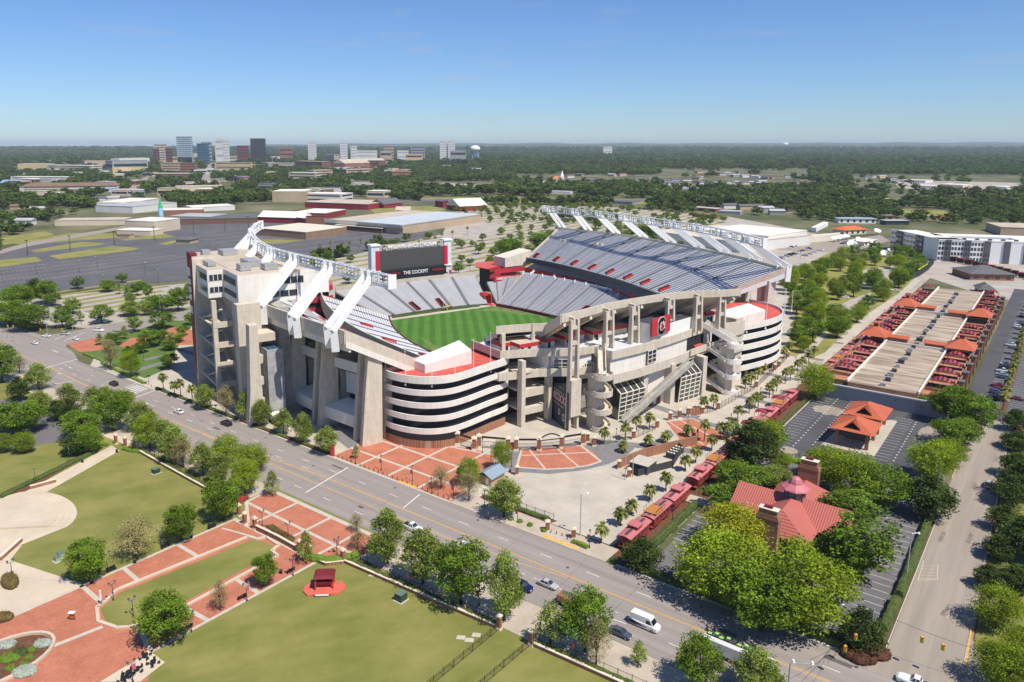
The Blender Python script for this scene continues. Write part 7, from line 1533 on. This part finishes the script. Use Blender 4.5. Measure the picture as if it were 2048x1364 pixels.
# grass strips with trees in the pale car park
strips=[]
for k in range(44):
    r=-785+17*k
    run=None
    for j in range(160):
        s=330+5*j; x,y=FS(s,r); u,v=proj(x,y,0)
        ok=inpoly(u,v,PALE) and not inpoly(u,v,[(880,482),(985,476),(1005,450),(900,438)]) and u<1450
        ta=(x-OX)*A2[0]+(y-OY)*A2[1]; tb=(x-OX)*B2[0]+(y-OY)*B2[1]
        if -128<ta<130 and -160<tb<170: ok=False
        if ok and run is None: run=s
        if (not ok or j==159) and run is not None:
            if s-run>20: strips.append((r,run,s-4))
            run=None
for k in range(10):
    r=-500+12*k
    for (s0,s1) in ((190,250),):
        strips.append((r,s0+6*math.sin(k),s1+10*math.cos(k*2)))
bands('grass_strip',[((a,r),(b,r),5.2) for r,a,b in strips],.03,grass2)
rg=random.Random(21); far=[]
for r,a,b in strips:
    s=a+rg.uniform(4,14)
    while s<b-3:
        x,y=FS(s,r); u,v=proj(x,y,0)
        if rg.random()<(.62 if y>520 else .42) and v<640: far.append((u,s,r,x,y,v))
        s+=rg.uniform(13,24)
far.sort(); lim=270
if len(far)>lim: far=[far[int(i*len(far)/lim)] for i in range(lim)]
def place(lst,where,grp,kinds,hs,ws):
    cnt={}
    for (u,x,y) in sorted(lst):
        k=rg.choice(kinds); i=cnt.get(k,0); cnt[k]=i+1; h=rg.uniform(*hs); tree(x,y,h,h*rg.uniform(*ws),k,'%s %s, %s from the left'%(KW[k],where,nth(i)),group=grp)
place([(f[0],f[3],f[4]) for f in far],'in the striped fairground car park','trees in the fairground car park',['green','green','oak','pear','green'],(6,9.5),(.85,1.15))
ptrees([(1018,522,472,52,'oak'),(1080,502,462,44,'oak'),(1100,520,486,36,'lime'),(1190,458,415,40,'oak'),(1140,440,410,34,'oak'),(1290,480,446,46,'oak')],'behind the stadium','big trees behind the stadium')
# the grove right of the stadium
GR=[(1572,705),(1592,640),(1572,575),(1645,530),(1700,510),(1790,505),(1850,535),(1800,585),(1735,628),(1690,665),(1650,705),(1610,722)]
flat('grove_lawn',GR,.05,grass2)
for P in ([(1660,620),(1700,600),(1740,585),(1755,600),(1700,632),(1672,650)],[(1700,545),(1790,530),(1810,560),(1730,580)],[(1600,610),(1640,590),(1655,600),(1612,632)]): flat('grove_clearing',P,.09,lotc)
flat('grove_path',[(1590,715),(1610,700),(1650,660),(1658,664),(1625,705),(1615,722)],.095,pave)
lst=[]
tries=0
while len(lst)<78 and tries<4000:
    tries+=1; u=rg.uniform(1572,1850); v=rg.uniform(512,712)
    if not inpoly(u,v,GR): continue
    x,y=G(u,v)
    if any(math.dist((x,y),(a,b))<9.5 for _,a,b in lst): continue
    if inpoly(u,v,[(1665,612),(1740,580),(1762,600),(1680,652)]) or inpoly(u,v,[(1710,545),(1780,535),(1800,555),(1735,575)]): continue
    lst.append((u,x,y))
place(lst,'in the grove right of the stadium','trees in the grove',['lime','green','lime','oak','pear'],(8,13),(.7,.95))
# ---------------------------------------------------------------- buildings far and near, by two or three ground corners
WC={'cream':mat('cream_building',(.58,.50,.38),.8,.08,.05),'white':mat('white_building',(.66,.65,.61),.8,.06,.05),'brick':mat('far_brick',(.30,.14,.09),.9,.12,.05),'tan':mat('tan_building',(.45,.35,.24),.9,.1,.05),'yellow':mat('yellow_building',(.60,.44,.22),.8,.08,.05),'grey':mat('grey_building',(.30,.31,.32),.8,.1,.05),'garnet':mat('garnet_barn',(.26,.03,.04),.7,.1,.1),'brown':mat('bronze_tower',(.06,.045,.045),.4),'bluew':mat('pale_blue_glass',(.40,.50,.56),.25,.05,.05,spec=.7),'teal':mat('teal_glass',(.05,.16,.22),.15,spec=.8),'dbrick':mat('dark_red_tower',(.20,.05,.05),.7,.1,.05)}
RC={'white':whroof,'tan':tanroof,'grey':greyroof,'lgrey':mat('light_grey_roof',(.40,.40,.40),.8,.08,.04),'blue':mat('blue_tin_roof',(.22,.36,.55),.5),'garnet':garnet,'sky':mat('pale_blue_roof',(.50,.54,.56),.6,.06,.04),'orange':mat('orange_tile_roof',(.55,.20,.08),.8),'brown':mat('brown_shingle_roof',(.20,.13,.09),.9,.15,.2)}
def block(A_,B_,h,depth,wall,roof,label,name='building',cat='building',win=0,shape='flat',parap=True,winm=None,wallh=None):
    """A_,B_: ground pixels of the front wall; h: height in m, or a negative pixel row of its top at A_"""
    P,Q=G(*A_),G(*B_); d=Vector((Q[0]-P[0],Q[1]-P[1])); L=d.length; fr=frame(P,math.atan2(d.y,d.x))
    if h<0: h=hgt(A_[0],A_[1],-h)
    t=thing(name,label,cat,(*P,0)); m=MB(); m.box(0,L,0,depth,0,h,fr); m.build('wall',WC[wall] if isinstance(wall,str) else wall,t)
    m=MB(); rm=RC[roof] if isinstance(roof,str) else roof
    if shape=='flat':
        m.box(-.3,L+.3,-.3,depth+.3,h+.02,h+.5,fr)
    elif shape=='hip': hip(m,fr,-1,L+1,-1,depth+1,h,h+min(depth,L)*.22)
    else:
        if L>=depth: V=[(*fr(-.8,-.8),h),(*fr(L+.8,-.8),h),(*fr(L+.8,depth+.8),h),(*fr(-.8,depth+.8),h),(*fr(-.8,depth/2),h+depth*.25),(*fr(L+.8,depth/2),h+depth*.25)]
        else: V=[(*fr(L+.8,-.8),h),(*fr(L+.8,depth+.8),h),(*fr(-.8,depth+.8),h),(*fr(-.8,-.8),h),(*fr(L/2,-.8),h+L*.25),(*fr(L/2,depth+.8),h+L*.25)]
        m.add(V,[(0,1,5,4),(2,3,4,5),(3,0,4),(1,2,5),(3,2,1,0)])
    m.build('roof',rm,t)
    for k in range(win):
        z=h*(k+.35)/win; m=MB(); m.box(L*.04,L*.96,-.12,.02,z,z+h/win*.34,fr); m.box(-.12,.02,depth*.05,depth*.95,z,z+h/win*.42,fr); m.box(L-.02,L+.12,depth*.05,depth*.95,z,z+h/win*.42,fr); m.build('window_band',winm or glass,t)
    return t,fr,L,h
# fairground halls
block((515,470),(612,479),7,60,mat('brown_hall_brick',(.27,.18,.11),.9,.1,.1),mat('ivory_roof',(.66,.60,.48),.8,.05,.05),'flat hall with tan brick walls and ivory roof behind the left arch')
t,fr,L,h=block((651,456),(806,469),9,150,'tan','tan','very large tan roofed exhibition hall left of the scoreboard')
m=MB(); m.box(L*.45,L+.5,-4,146,h+.55,h+1.6,fr); m.build('blue_grey_roof_section',RC['sky'],t); m=MB(); m.box(-.5,L+.6,-.6,0,h-2.5,h+1.5,fr); m.build('cream_fascia',offw,t); m=MB(); m.box(20,L-25,-5,-.7,0,5,fr,0); m.box(19,L-24,-5.4,-.6,5,5.5,fr,1); m.build('brick_arcade',[mat('dark_arcade',(.13,.07,.05),.9),offw],t)
for x0,zn,l in ((.04,1,'a'),(.6,1,'b')):
    c=fr(L*(x0+.1),-.75); d=(fr(1,0)[0]-fr(0,0)[0],fr(1,0)[1]-fr(0,0)[1])
block((517,445),(603,448),7,26,'garnet','white','long garnet barn with white roof behind the fairground lot',shape='gable'); block((593,448),(611,450),8,14,'garnet','white','small garnet gabled barn front in the fairground',shape='gable'); block((613,450),(648,450),10,8,mat('brick_gate',(.25,.12,.08),.9),'garnet','brick gate building with white doors in the fairground')
block((585,436),(650,438),7,60,'garnet','white','wide garnet shed with white roof left of the exhibition hall'); block((345,450),(515,446),6,60,mat('arcade_brown',(.18,.10,.07),.9),'grey','long low hall with brown arcade at the far side of the asphalt'); block((340,444),(420,446),7,40,'cream','lgrey','cream walled shed behind the brown arcade')
block((610,415),(735,420),8,70,'garnet','tan','open grandstand shed with tan roof and garnet posts'); block((740,415),(768,417),6,40,'garnet','grey','small garnet ended barn right of the grandstand shed',shape='gable'); block((870,413),(886,415),9,10,'garnet','grey','tiny garnet barn at the fairground field',shape='gable'); block((893,419),(920,423),7,45,'garnet','white','garnet barn with white roof at the edge of the tree lot',shape='gable'); block((792,428),(820,428),5,18,'brick','tan','small tan pavilion at the fairground field',shape='gable')
block((252,463),(311,466),-441,38,'cream','white','cream museum like hall with brick front by the rocket'); block((234,470),(300,472),5,22,'cream','white','low cream annex before the rocket hall'); block((352,487),(380,488),4,14,'tan','grey','little hipped kiosk on a grass island of the asphalt lot',shape='hip'); block((233,477),(258,478),3.5,8,'tan','brown','small hut at the grass island',shape='flat')
block((110,452),(250,450),6,30,'cream','tan','long cream strip building left of the rocket'); block((192,424),(266,427),9,85,'white','lgrey','white warehouse with grey roof left of the rocket'); block((260,418),(322,408),9,50,'white','white','second white warehouse behind the first')
rk=thing('rocket','white and blue rocket with green nose standing at the hall','rocket',(*G(324,455),0)); x,y=G(324,455); m=MB(); m.tube((x,y,0),(x,y,22),2.6,2.6,12); m.build('body',mat('rocket_body',(.30,.55,.70),.4,.2,.15),rk); m=MB(); m.tube((x,y,22),(x,y,34),2.6,.15,12); m.build('nose_cone',mat('rocket_green',(.04,.45,.13),.4),rk)
block((322,430),(405,428),6,30,'brick','white','low white roofed diner strip with orange front',); block((385,424),(470,420),6,40,'white','white','scattered white sheds with blue front behind the arcade hall'); block((352,383),(446,381),9,45,'cream','tan','long cream shed among the trees at left centre')
t,fr,L,h=block((22,365),(135,366),14,30,'white','white','white four storey apartment block at the far left',win=4); block((40,385),(243,382),11,30,'cream','brown','long beige apartments with brown roof below the white block',win=3,shape='hip'); block((0,372),(38,372),6,30,'white','blue','blue roofed hall at the left edge',shape='gable'); block((182,384),(226,384),6,30,'white','blue','blue roofed shop row beside the avenue')
block((545,404),(610,404),-383,60,'tan','white','tan and white depot left of the white office'); block((610,402),(683,404),-387,40,'white','white','white office with orange signs beyond the fairground',win=2)
block((578,361),(632,362),-345,30,'cream','white','cream block on the hillside',win=3); block((628,360),(665,358),-341,26,'tan','tan','tan stepped apartments on the hillside',win=4); block((590,334),(645,336),-322,40,'brick','tan','brick campus hall left of the slab',win=3); block((646,333),(669,334),-309,25,'cream','lgrey','tall cream slab among brick halls',win=7); block((655,334),(760,336),-320,40,'brick','grey','wide brick dormitory right of the cream slab',win=4); block((690,338),(775,334),-327,60,'brick','tan','long tan roofed station like hall',shape='gable'); block((693,350),(747,348),-339,30,'tan','tan','tan office above the tracks',win=2); block((784,357),(820,357),-344,30,'brick','brown','brick house group with brown roofs',shape='hip')
block((537,334),(592,334),-326,40,'cream','lgrey','pale flat campus building',win=2); block((543,320),(578,320),-313,30,'white','white','white pavilion on the far slope'); block((360,340),(375,340),-330,20,'brick','grey','small brick block at the avenue',win=2)
block((226,342),(297,340),-322,50,'grey','grey','long grey colonnaded hall left of the avenue',win=1); block((240,332),(300,330),-317,50,'white','white','white roofed arena behind the grey colonnade'); block((36,341),(95,341),-328,50,'yellow','white','long yellow beige campus block'); block((95,341),(185,343),-330,40,'cream','white','cream laboratory row on campus',win=3); block((93,330),(103,330),-320,12,'white','white','slim white tower block at the far left'); block((170,332),(225,331),-321,40,'tan','grey','tan hall behind the campus blocks'); block((226,349),(290,348),-335,50,'yellow','tan','golden yellow hall beside the avenue'); block((310,357),(385,357),-347,30,'brick','white','brick hall with white stripes at the avenue',win=3); block((323,345),(360,345),-325,25,'tan','tan','striped parking deck at the avenue',win=4); block((360,346),(392,346),-326,20,'brick','brown','brown brick block beside the deck',win=4); block((335,330),(385,330),-314,40,'yellow','white','yellow civic block below downtown',win=2)
block((357,322),(412,322),-307,50,'cream','lgrey','broad pale podium under the tall towers'); block((430,340),(505,340),-325,40,'yellow','grey','wide beige block with grey roofs right of the second avenue',win=3); block((430,345),(505,344),-333,40,'tan','grey','stepped beige block before the wide one',win=2); block((432,326),(490,326),-313,40,'cream','white','pale terrace block below downtown',win=2)
# downtown towers
tw=[((311,332),(333,332),288,'cream','tall cream banded tower with dark red wings',9),((308,333),(318,333),297,'dbrick','dark red left wing of the banded tower',6),((333,333),(344,333),296,'dbrick','dark red right wing of the banded tower',6),((356,330),(386,330),273,'bluew','tallest pale blue glass tower',14),((396,329),(418,329),287,'teal','teal glass block right of the tallest tower',8),((405,327),(424,327),284,'grey','grey domed block behind the teal one',6),((432,331),(459,331),281,'white','white gridded tower beside downtown',9),((434,332),(446,332),277,'white','narrow higher core of the white gridded tower',4),((475,328),(496,328),291,'dbrick','red brick office block downtown',6),((503,328),(532,328),277,'brown','dark bronze tower standing alone',12),((617,325),(633,325),284,'white','slim white tower with antenna',9),((681,326),(695,326),284,'white','round ended white tower',8),((702,328),(714,328),292,'white','plain white slab tower',6),((711,330),(754,330),301,'white','long white hospital like block',4),((770,326),(787,326),291,'tan','tan brick tower downtown',6),((761,328),(783,328),302,'tan','tan low block beside the tan tower',2),((823,326),(850,326),292,'grey','wide grey office block',6),((880,324),(893,324),283,'white','left of the twin pale towers',9),((896,324),(910,324),282,'white','right of the twin pale towers',9),((900,328),(932,328),301,'grey','low dark grey block near the water tower',2),((795,326),(817,326),301,'white','pale low block left of the grey office',3),((811,328),(845,328),308,'yellow','orange pink flat block in the trees',2),((560,322),(585,322),296,'brick','small red brick towerlet far away',3),((1206,312),(1224,312),293,'white','lone white block in the far forest',3)]
for (a,b,vt,c,l,n) in tw: block(a,b,-vt,14,c,'white' if c not in('brown','teal') else 'grey',l,'tower','tower',win=n,winm=RC['lgrey'] if c=='white' else None)
x,y=G(622,325); m=MB(); m.tube((x,y,60),(x,y,hgt(622,325,262)),.8,.3,5); one(m,'antenna_mast',[offw],'thin mast on top of the slim white tower','mast')
def wtower(u,v,vt,w,label):
    x,y=G(u,v); h=hgt(u,v,vt); r=w/2*math.hypot(x,y)/F_; t=thing('water_tower',label,'water tower',(x,y,0)); m=MB()
    for k in range(8): a=k*math.pi/4; m.tube((x+r*.7*math.cos(a),y+r*.7*math.sin(a),0),(x+r*.7*math.cos(a),y+r*.7*math.sin(a),h-r),r*.1,n=5)
    m.build('legs',RC['blue'],t); m=MB(); m.loft([[(x+r*k*math.cos(a),y+r*k*math.sin(a),z) for a in [2*math.pi*i/18 for i in range(18)]] for k,z in ((.6,h-r*1.1),(1,h-r*.8),(1,h-r*.5),(.8,h-r*.2),(.4,h),(.02,h+.1))],0,True,True); m.build('tank',white,t,smooth=True)
wtower(950,326,291,20,'blue legged white water tower'); wtower(1570,300,285,10,'distant white water tank on the right horizon')
rg=random.Random(12); i=0
bl_=[]
while len(bl_)<110:
    u=rg.uniform(0,1010); v=rg.uniform(312,398)
    if inpoly(u,v,[(0,355),(700,350),(700,400),(0,400)]) and rg.random()<.45: continue
    if u>760 and v>350: continue
    bl_.append((u,v))
bl_.sort()
for i,(u,v) in enumerate(bl_):
    w=rg.uniform(9,26)*(v-288)/60; c=rg.choice(['cream','white','brick','tan','white','yellow','grey']); hh=rg.uniform(6,15)
    block((u,v),(u+w,v+rg.uniform(-1,1)),hh,rg.uniform(14,34),c,rg.choice(['white','tan','lgrey','grey','white']),'low %s town building among trees, %s from the left'%({'brick':'brick'}.get(c,c+' walled'),nth(i)),win=1 if hh>9 else 0)
# houses
hp=[]
for i in range(26): hp.append((1330+i*7.6+rg.uniform(-2,2),368-5*math.sin(i/4)+rg.uniform(-6,6)))
for i in range(16): hp.append((1395+i*9,345+i*.9+rg.uniform(-3,3)))
for i in range(8): hp.append((1560+i*8,368+rg.uniform(-4,6)))
hp+=[(1270,363),(1285,365),(1300,362),(1240,352),(1215,352),(1150,352),(1135,356),(1730,358),(1745,356),(1760,357),(1780,358),(1448,418),(1480,420),(1500,419),(1520,424),(1540,430),(20,420),(60,425),(190,402),(215,402),(240,401),(30,450),(1570,355),(1585,352),(1640,345)]
hp.sort()
for i,(u,v) in enumerate(hp):
    w=19*1500/ (1500*93/(v-288)) ; c=rg.choice(['white','cream','tan','white','grey','yellow']); 
    block((u,v),(u+w,v+rg.uniform(-.8,.8)),5.5,10,c,rg.choice(['grey','brown','lgrey','grey']),'%s house with a gabled roof in the far neighbourhood, %s from the left'%(c if c!='grey' else 'pale grey',nth(i)),'house','house',shape='gable')
block((1166,366),(1236,366),8,14,'white','grey','row of white townhouses with grey roofs',shape='gable',win=2); block((1105,362),(1128,362),6,22,'white','orange','red roofed church hall',shape='gable')
x,y=G(1124,362); t=thing('church_steeple','white church steeple beside the red roofed hall','steeple',(x,y,0)); m=MB(); m.box(x-4,x+4,y-4,y+4,0,13); m.build('tower',white,t); m=MB(); m.loft([[(x-4,y-4,13),(x+4,y-4,13),(x+4,y+4,13),(x-4,y+4,13)],[(x-.1,y-.1,27),(x+.1,y-.1,27),(x+.1,y+.1,27),(x-.1,y+.1,27)]],0,True,True); m.build('spire',white,t)
for k,(a,b,h,dp,w_,r_,l) in enumerate([((1330,381),(1400,383),5,30,'white','sky','blue grey sheet roofed depot'),((1100,387),(1140,388),4,20,'white','sky','low pale store before the tracks'),((1670,402),(1690,402),6,20,'white','white','pale house by the bright tree'),((1720,404),(1745,405),5,24,'cream','tan','tan roofed bungalow row'),((1748,404),(1772,405),5,24,'cream','tan','second tan roofed bungalow'),((1800,364),(1850,366),6,40,'white','white','white roofed depot right'),((1826,376),(1866,378),6,35,'white','white','second white roofed depot'),((1880,374),(1925,376),6,40,'cream','white','long white roofed store right'),((1980,378),(2012,380),6,36,'white','white','white shed at the right'),((2016,378),(2048,382),6,40,'white','orange','building with orange roof edge at the far right'),((1910,396),(1945,398),4,18,'brick','grey','brick bungalow at the right field'),((1950,398),(1995,399),4,18,'brick','grey','second brick bungalow at the right field'),((1380,420),(1430,424),4,18,'dbrick','tan','low dark red roadside shop'),((1385,433),(1425,438),4,20,'brick','brown','brown hipped bungalow behind the arch'),((1436,428),(1480,430),4,20,'grey','lgrey','grey roofed motel row'),((1225,408),(1265,410),4,30,'grey','grey','small workshop with teal canopy behind the lot'),((2000,470),(2120,474),8,50,'tan','tan','brown pavilion roof right of the white flats')]): block(a,b,h,dp,w_,r_,l)
# arena behind the east deck
t,fr,L,h=block((1300,480),(1480,506),9,100,'white',mat('arena_tan_roof',(.60,.52,.42),.8,.05,.05),'big white walled arena with tan roof behind the east deck'); block((1535,497),(1612,484),11,70,'white','white','white flat roofed annex of the arena behind the right arch')
# ---------------------------------------------------------------- avenues and fields
flat('avenue',[(215,409),(262,409),(300,352),(294,352),(262,372)],.12,streetm); flat('avenue',[(398,372),(420,372),(426,318),(420,318)],.12,streetm)
flat('road',[(0,500),(60,484),(250,452),(330,440),(332,443),(250,458),(60,492),(0,508)],.1,streetm); flat('road',[(1380,440),(1500,470),(1690,480),(1760,470),(1780,482),(1700,505),(1560,500),(1400,460)],.12,streetm)
flat('road',[(640,404),(1000,396),(1500,402),(1500,404),(1000,399),(640,409)],.11,asph3)
for P in ([(840,396),(1000,393),(1300,399),(1340,405),(1300,409),(960,405),(840,402)],[(0,476),(90,462),(110,470),(30,486),(0,492)],[(1775,397),(1940,399),(1960,404),(1800,404)],[(1785,418),(1900,422),(1900,434),(1800,430)],[(740,418),(860,412),(900,420),(840,428),(750,428)],[(660,352),(730,350),(730,360),(650,364)],[(1590,540),(1660,505),(1680,508),(1650,530),(1610,550)]): flat('field',P,.09,grass2)
flat('clay_diamond',[(1870,433),(1915,432),(1915,438),(1872,438)],.14,MATS['orange_roof']); flat('running_track',[(838,370),(900,366),(990,372),(985,380),(900,378),(845,376)],.12,lotc); flat('bare_yard',[(1028,366),(1110,360),(1130,375),(1060,378)],.12,lotc); flat('bare_yard',[(1780,360),(2048,366),(2048,392),(1900,385),(1800,376)],.1,lotc)
# ---------------------------------------------------------------- forest
def clump_mesh(name,seed,n,ml):
    return crown_mesh(name,'forest',seed,n,'round',.085,26,.45,ml)
srcs=bpy.data.collections.new('forest_crowns')
for k in range(4):
    o=bpy.data.objects.new('forest_crown',clump_mesh('forest_crown',90+k,420,LM['forest'])); srcs.objects.link(o)
rgn=np.random.RandomState(8)
EXC=[ASP,PALE,GR,[(215,412),(262,412),(305,350),(290,350)],[(396,374),(424,374),(428,318),(418,318)],[(840,394),(1000,391),(1340,398),(1340,409),(960,407),(840,404)],[(1785,416),(1905,420),(1905,440),(1800,434)],[(330,455),(330,428),(500,404),(760,400),(960,404),(900,440),(880,470)],[(0,508),(0,476),(90,460),(250,452),(330,438),(330,470)],[(1380,520),(1290,440),(1560,430),(1700,455),(1760,470),(1780,480),(1700,510),(1640,560)],[(1690,445),(1830,445),(2100,455),(2400,500),(2400,640),(1990,600),(1860,545),(1780,640),(1640,720),(1560,600),(1640,500)],[(100,455),(100,436),(180,430),(330,430),(330,455)],[(838,364),(995,362),(995,382),(840,382)],[(190,425),(190,404),(330,398),(340,410),(280,430)],[(1770,404),(1950,404),(1950,396),(1775,394)]]
pts=[];sc=[]
def scatter(n,y0,y1,smin,smax,pow_=1.):
    y=y0+(y1-y0)*rgn.rand(n)**pow_; x=(rgn.rand(n)*2-1)*(y*.86+60)
    # clumped cover: thin in the town (left), closed in the woods (right)
    dz=-CH; c,s=math.cos(PITCH),math.sin(PITCH); cz=y*c-dz*s; u=CX+F_*x/cz; v=CY-F_*(y*s+dz*c)/cz
    nz=np.sin(x*.013+np.sin(y*.004)*3)*np.cos(y*.009+np.sin(x*.006)*2)+.5*np.sin(x*.047+y*.03)
    town=(u<720)&(v>306); keep=np.ones(n,bool)
    keep&=~(town&(nz<-.35+.2*(v<345)))
    hood=((u>1320)&(u<1620)&(v>338)&(v<378))|((u>1700)&(v>350)&(v<392)&(u<2048))|((u>1030)&(u<1330)&(v>350)&(v<372)); keep&=~(hood&((nz>-.9)|(rgn.rand(n)<.5)))
    for P in EXC:
        ins=np.zeros(n,bool); m_=len(P)
        for i in range(m_):
            (a,b),(c_,d)=P[i],P[(i+1)%m_]
            with np.errstate(divide='ignore',invalid='ignore'): ins^=((b>v)!=(d>v))&(u<(c_-a)*(v-b)/((d-b) or 1e-9)+a)
        keep&=~ins
    ta=(x-OX)*A2[0]+(y-OY)*A2[1]; tb=(x-OX)*B2[0]+(y-OY)*B2[1]; keep&=~((np.abs(ta)<150)&(np.abs(tb)<190))
    keep&=~((u>-10)&(u<2400)&(v>600)); keep&=(v<700)
    for (bx,by,br) in BXY:
        pass
    x,y=x[keep],y[keep]; s=rgn.uniform(smin,smax,len(x)); pts.append(np.stack([x,y,s*.12],1)); sc.append(s)
# keep the woods off the buildings
BXY=[]
scatter(9000,560,1300,9,14); scatter(26000,1100,3200,12,21,.8); scatter(34000,3000,8000,20,34,.75); scatter(16000,7500,13500,40,70,.8)
P3=np.concatenate(pts); S3=np.concatenate(sc)
blds=[o for o in COL.objects if o.type=='MESH' and o.name.startswith('wall') and o.parent and o.parent.get('category') in ('building','tower','house')]
keep=np.ones(len(P3),bool)
for o in blds:
    vs=np.array([v.co[:] for v in o.data.vertices])+0.; mwl=np.array(o.parent.location); 
    mn=vs.min(0)[:2]-6; mx=vs.max(0)[:2]+6
    dd=45+max(0,(mn[1]-900))*.07; near_=(P3[:,0]>mn[0]-4)&(P3[:,0]<mx[0]+4)&(P3[:,1]>mn[1]-dd)&(P3[:,1]<mx[1])
    keep&=~near_
P3=P3[keep];S3=S3[keep]
me=bpy.data.meshes.new('forest'); me.from_pydata(P3.tolist(),[],[]); a=me.attributes.new('size','FLOAT','POINT'); a.data.foreach_set('value',S3.astype('f'))
fo=bpy.data.objects.new('forest',me); COL.objects.link(fo); tag(fo,'wide green woodland and town trees filling the distance behind the stadium','woodland',kind='stuff')
ng=bpy.data.node_groups.new('forest_scatter','GeometryNodeTree'); ng.interface.new_socket('Geometry',in_out='INPUT',socket_type='NodeSocketGeometry'); ng.interface.new_socket('Geometry',in_out='OUTPUT',socket_type='NodeSocketGeometry')
N=ng.nodes; gi=N.new('NodeGroupInput'); go=N.new('NodeGroupOutput'); ip=N.new('GeometryNodeInstanceOnPoints'); ci=N.new('GeometryNodeCollectionInfo'); ci.inputs['Collection'].default_value=srcs; ci.inputs['Separate Children'].default_value=True; ci.inputs['Reset Children'].default_value=True
ip.inputs['Pick Instance'].default_value=True; na=N.new('GeometryNodeInputNamedAttribute'); na.data_type='FLOAT'; na.inputs['Name'].default_value='size'
rv=N.new('FunctionNodeRandomValue'); rv.data_type='FLOAT_VECTOR'; rv.inputs[0].default_value=(0,0,0); rv.inputs[1].default_value=(0,0,6.28)
sv=N.new('FunctionNodeRandomValue'); sv.data_type='FLOAT_VECTOR'; sv.inputs[0].default_value=(.9,.9,.7); sv.inputs[1].default_value=(1.3,1.3,1.0); sv.inputs['Seed'].default_value=5
vm=N.new('ShaderNodeVectorMath'); vm.operation='SCALE'; Lk=ng.links
Lk.new(sv.outputs[0],vm.inputs[0]); Lk.new(na.outputs[0],vm.inputs['Scale']); Lk.new(gi.outputs[0],ip.inputs['Points']); Lk.new(ci.outputs[0],ip.inputs['Instance']); Lk.new(rv.outputs[0],ip.inputs['Rotation']); Lk.new(vm.outputs[0],ip.inputs['Scale']); Lk.new(ip.outputs[0],go.inputs[0])
md=fo.modifiers.new('scatter','NODES'); md.node_group=ng
# distant ridges
hm=mat('far_wooded_hills',(.05,.08,.03),.95,col2=(.09,.12,.045),scale=.002,detail=10)
def ridge(D,prof,name):
    m=MB(); rows=[]
    for dk,hk in ((-2500,0),(-1200,.6),(-300,.95),(0,1),(600,.8),(2500,0)):
        row=[]
        for i in range(61):
            u=-400+2900*i/60; y=D+dk; x=(u-CX)/F_*D*1.0; hh=np.interp(u,[p[0] for p in prof],[p[1] for p in prof])+8*math.sin(i*1.7)+5*math.sin(i*4.1)
            row.append((x,y,max(hh*hk,-1)-.5))
        rows.append(row)
    m.loft(rows,0); o=m.build(name,hm,smooth=True); tag(o,kind='structure'); return o
ridge(16500,[(-400,10),(0,8),(300,20),(480,62),(620,96),(900,110),(1100,108),(1500,112),(1900,128),(2500,132)],'hills')
ridge(12500,[(-400,2),(200,6),(500,30),(760,60),(1000,70),(1500,82),(1800,84),(2500,78)],'hills')
# thin wisps of cloud
# ---------------------------------------------------------------- air
hz=MB(); hz.box(-30000,30000,-3000,25000,-2,170); h=hz.build('haze',mat('haze_air',(1,1,1))); tag(h,kind='stuff'); h['label']='thin blue summer haze over the far town and woods'
hmt=MATS['haze_air']; t=hmt.node_tree; t.nodes.clear(); pv=t.nodes.new('ShaderNodeVolumePrincipled'); ou=t.nodes.new('ShaderNodeOutputMaterial'); t.links.new(pv.outputs[0],ou.inputs['Volume'])
pv.inputs['Density'].default_value=4.6e-5; pv.inputs['Color'].default_value=(.74,.86,1,1); pv.inputs['Anisotropy'].default_value=.0
drop_protos()
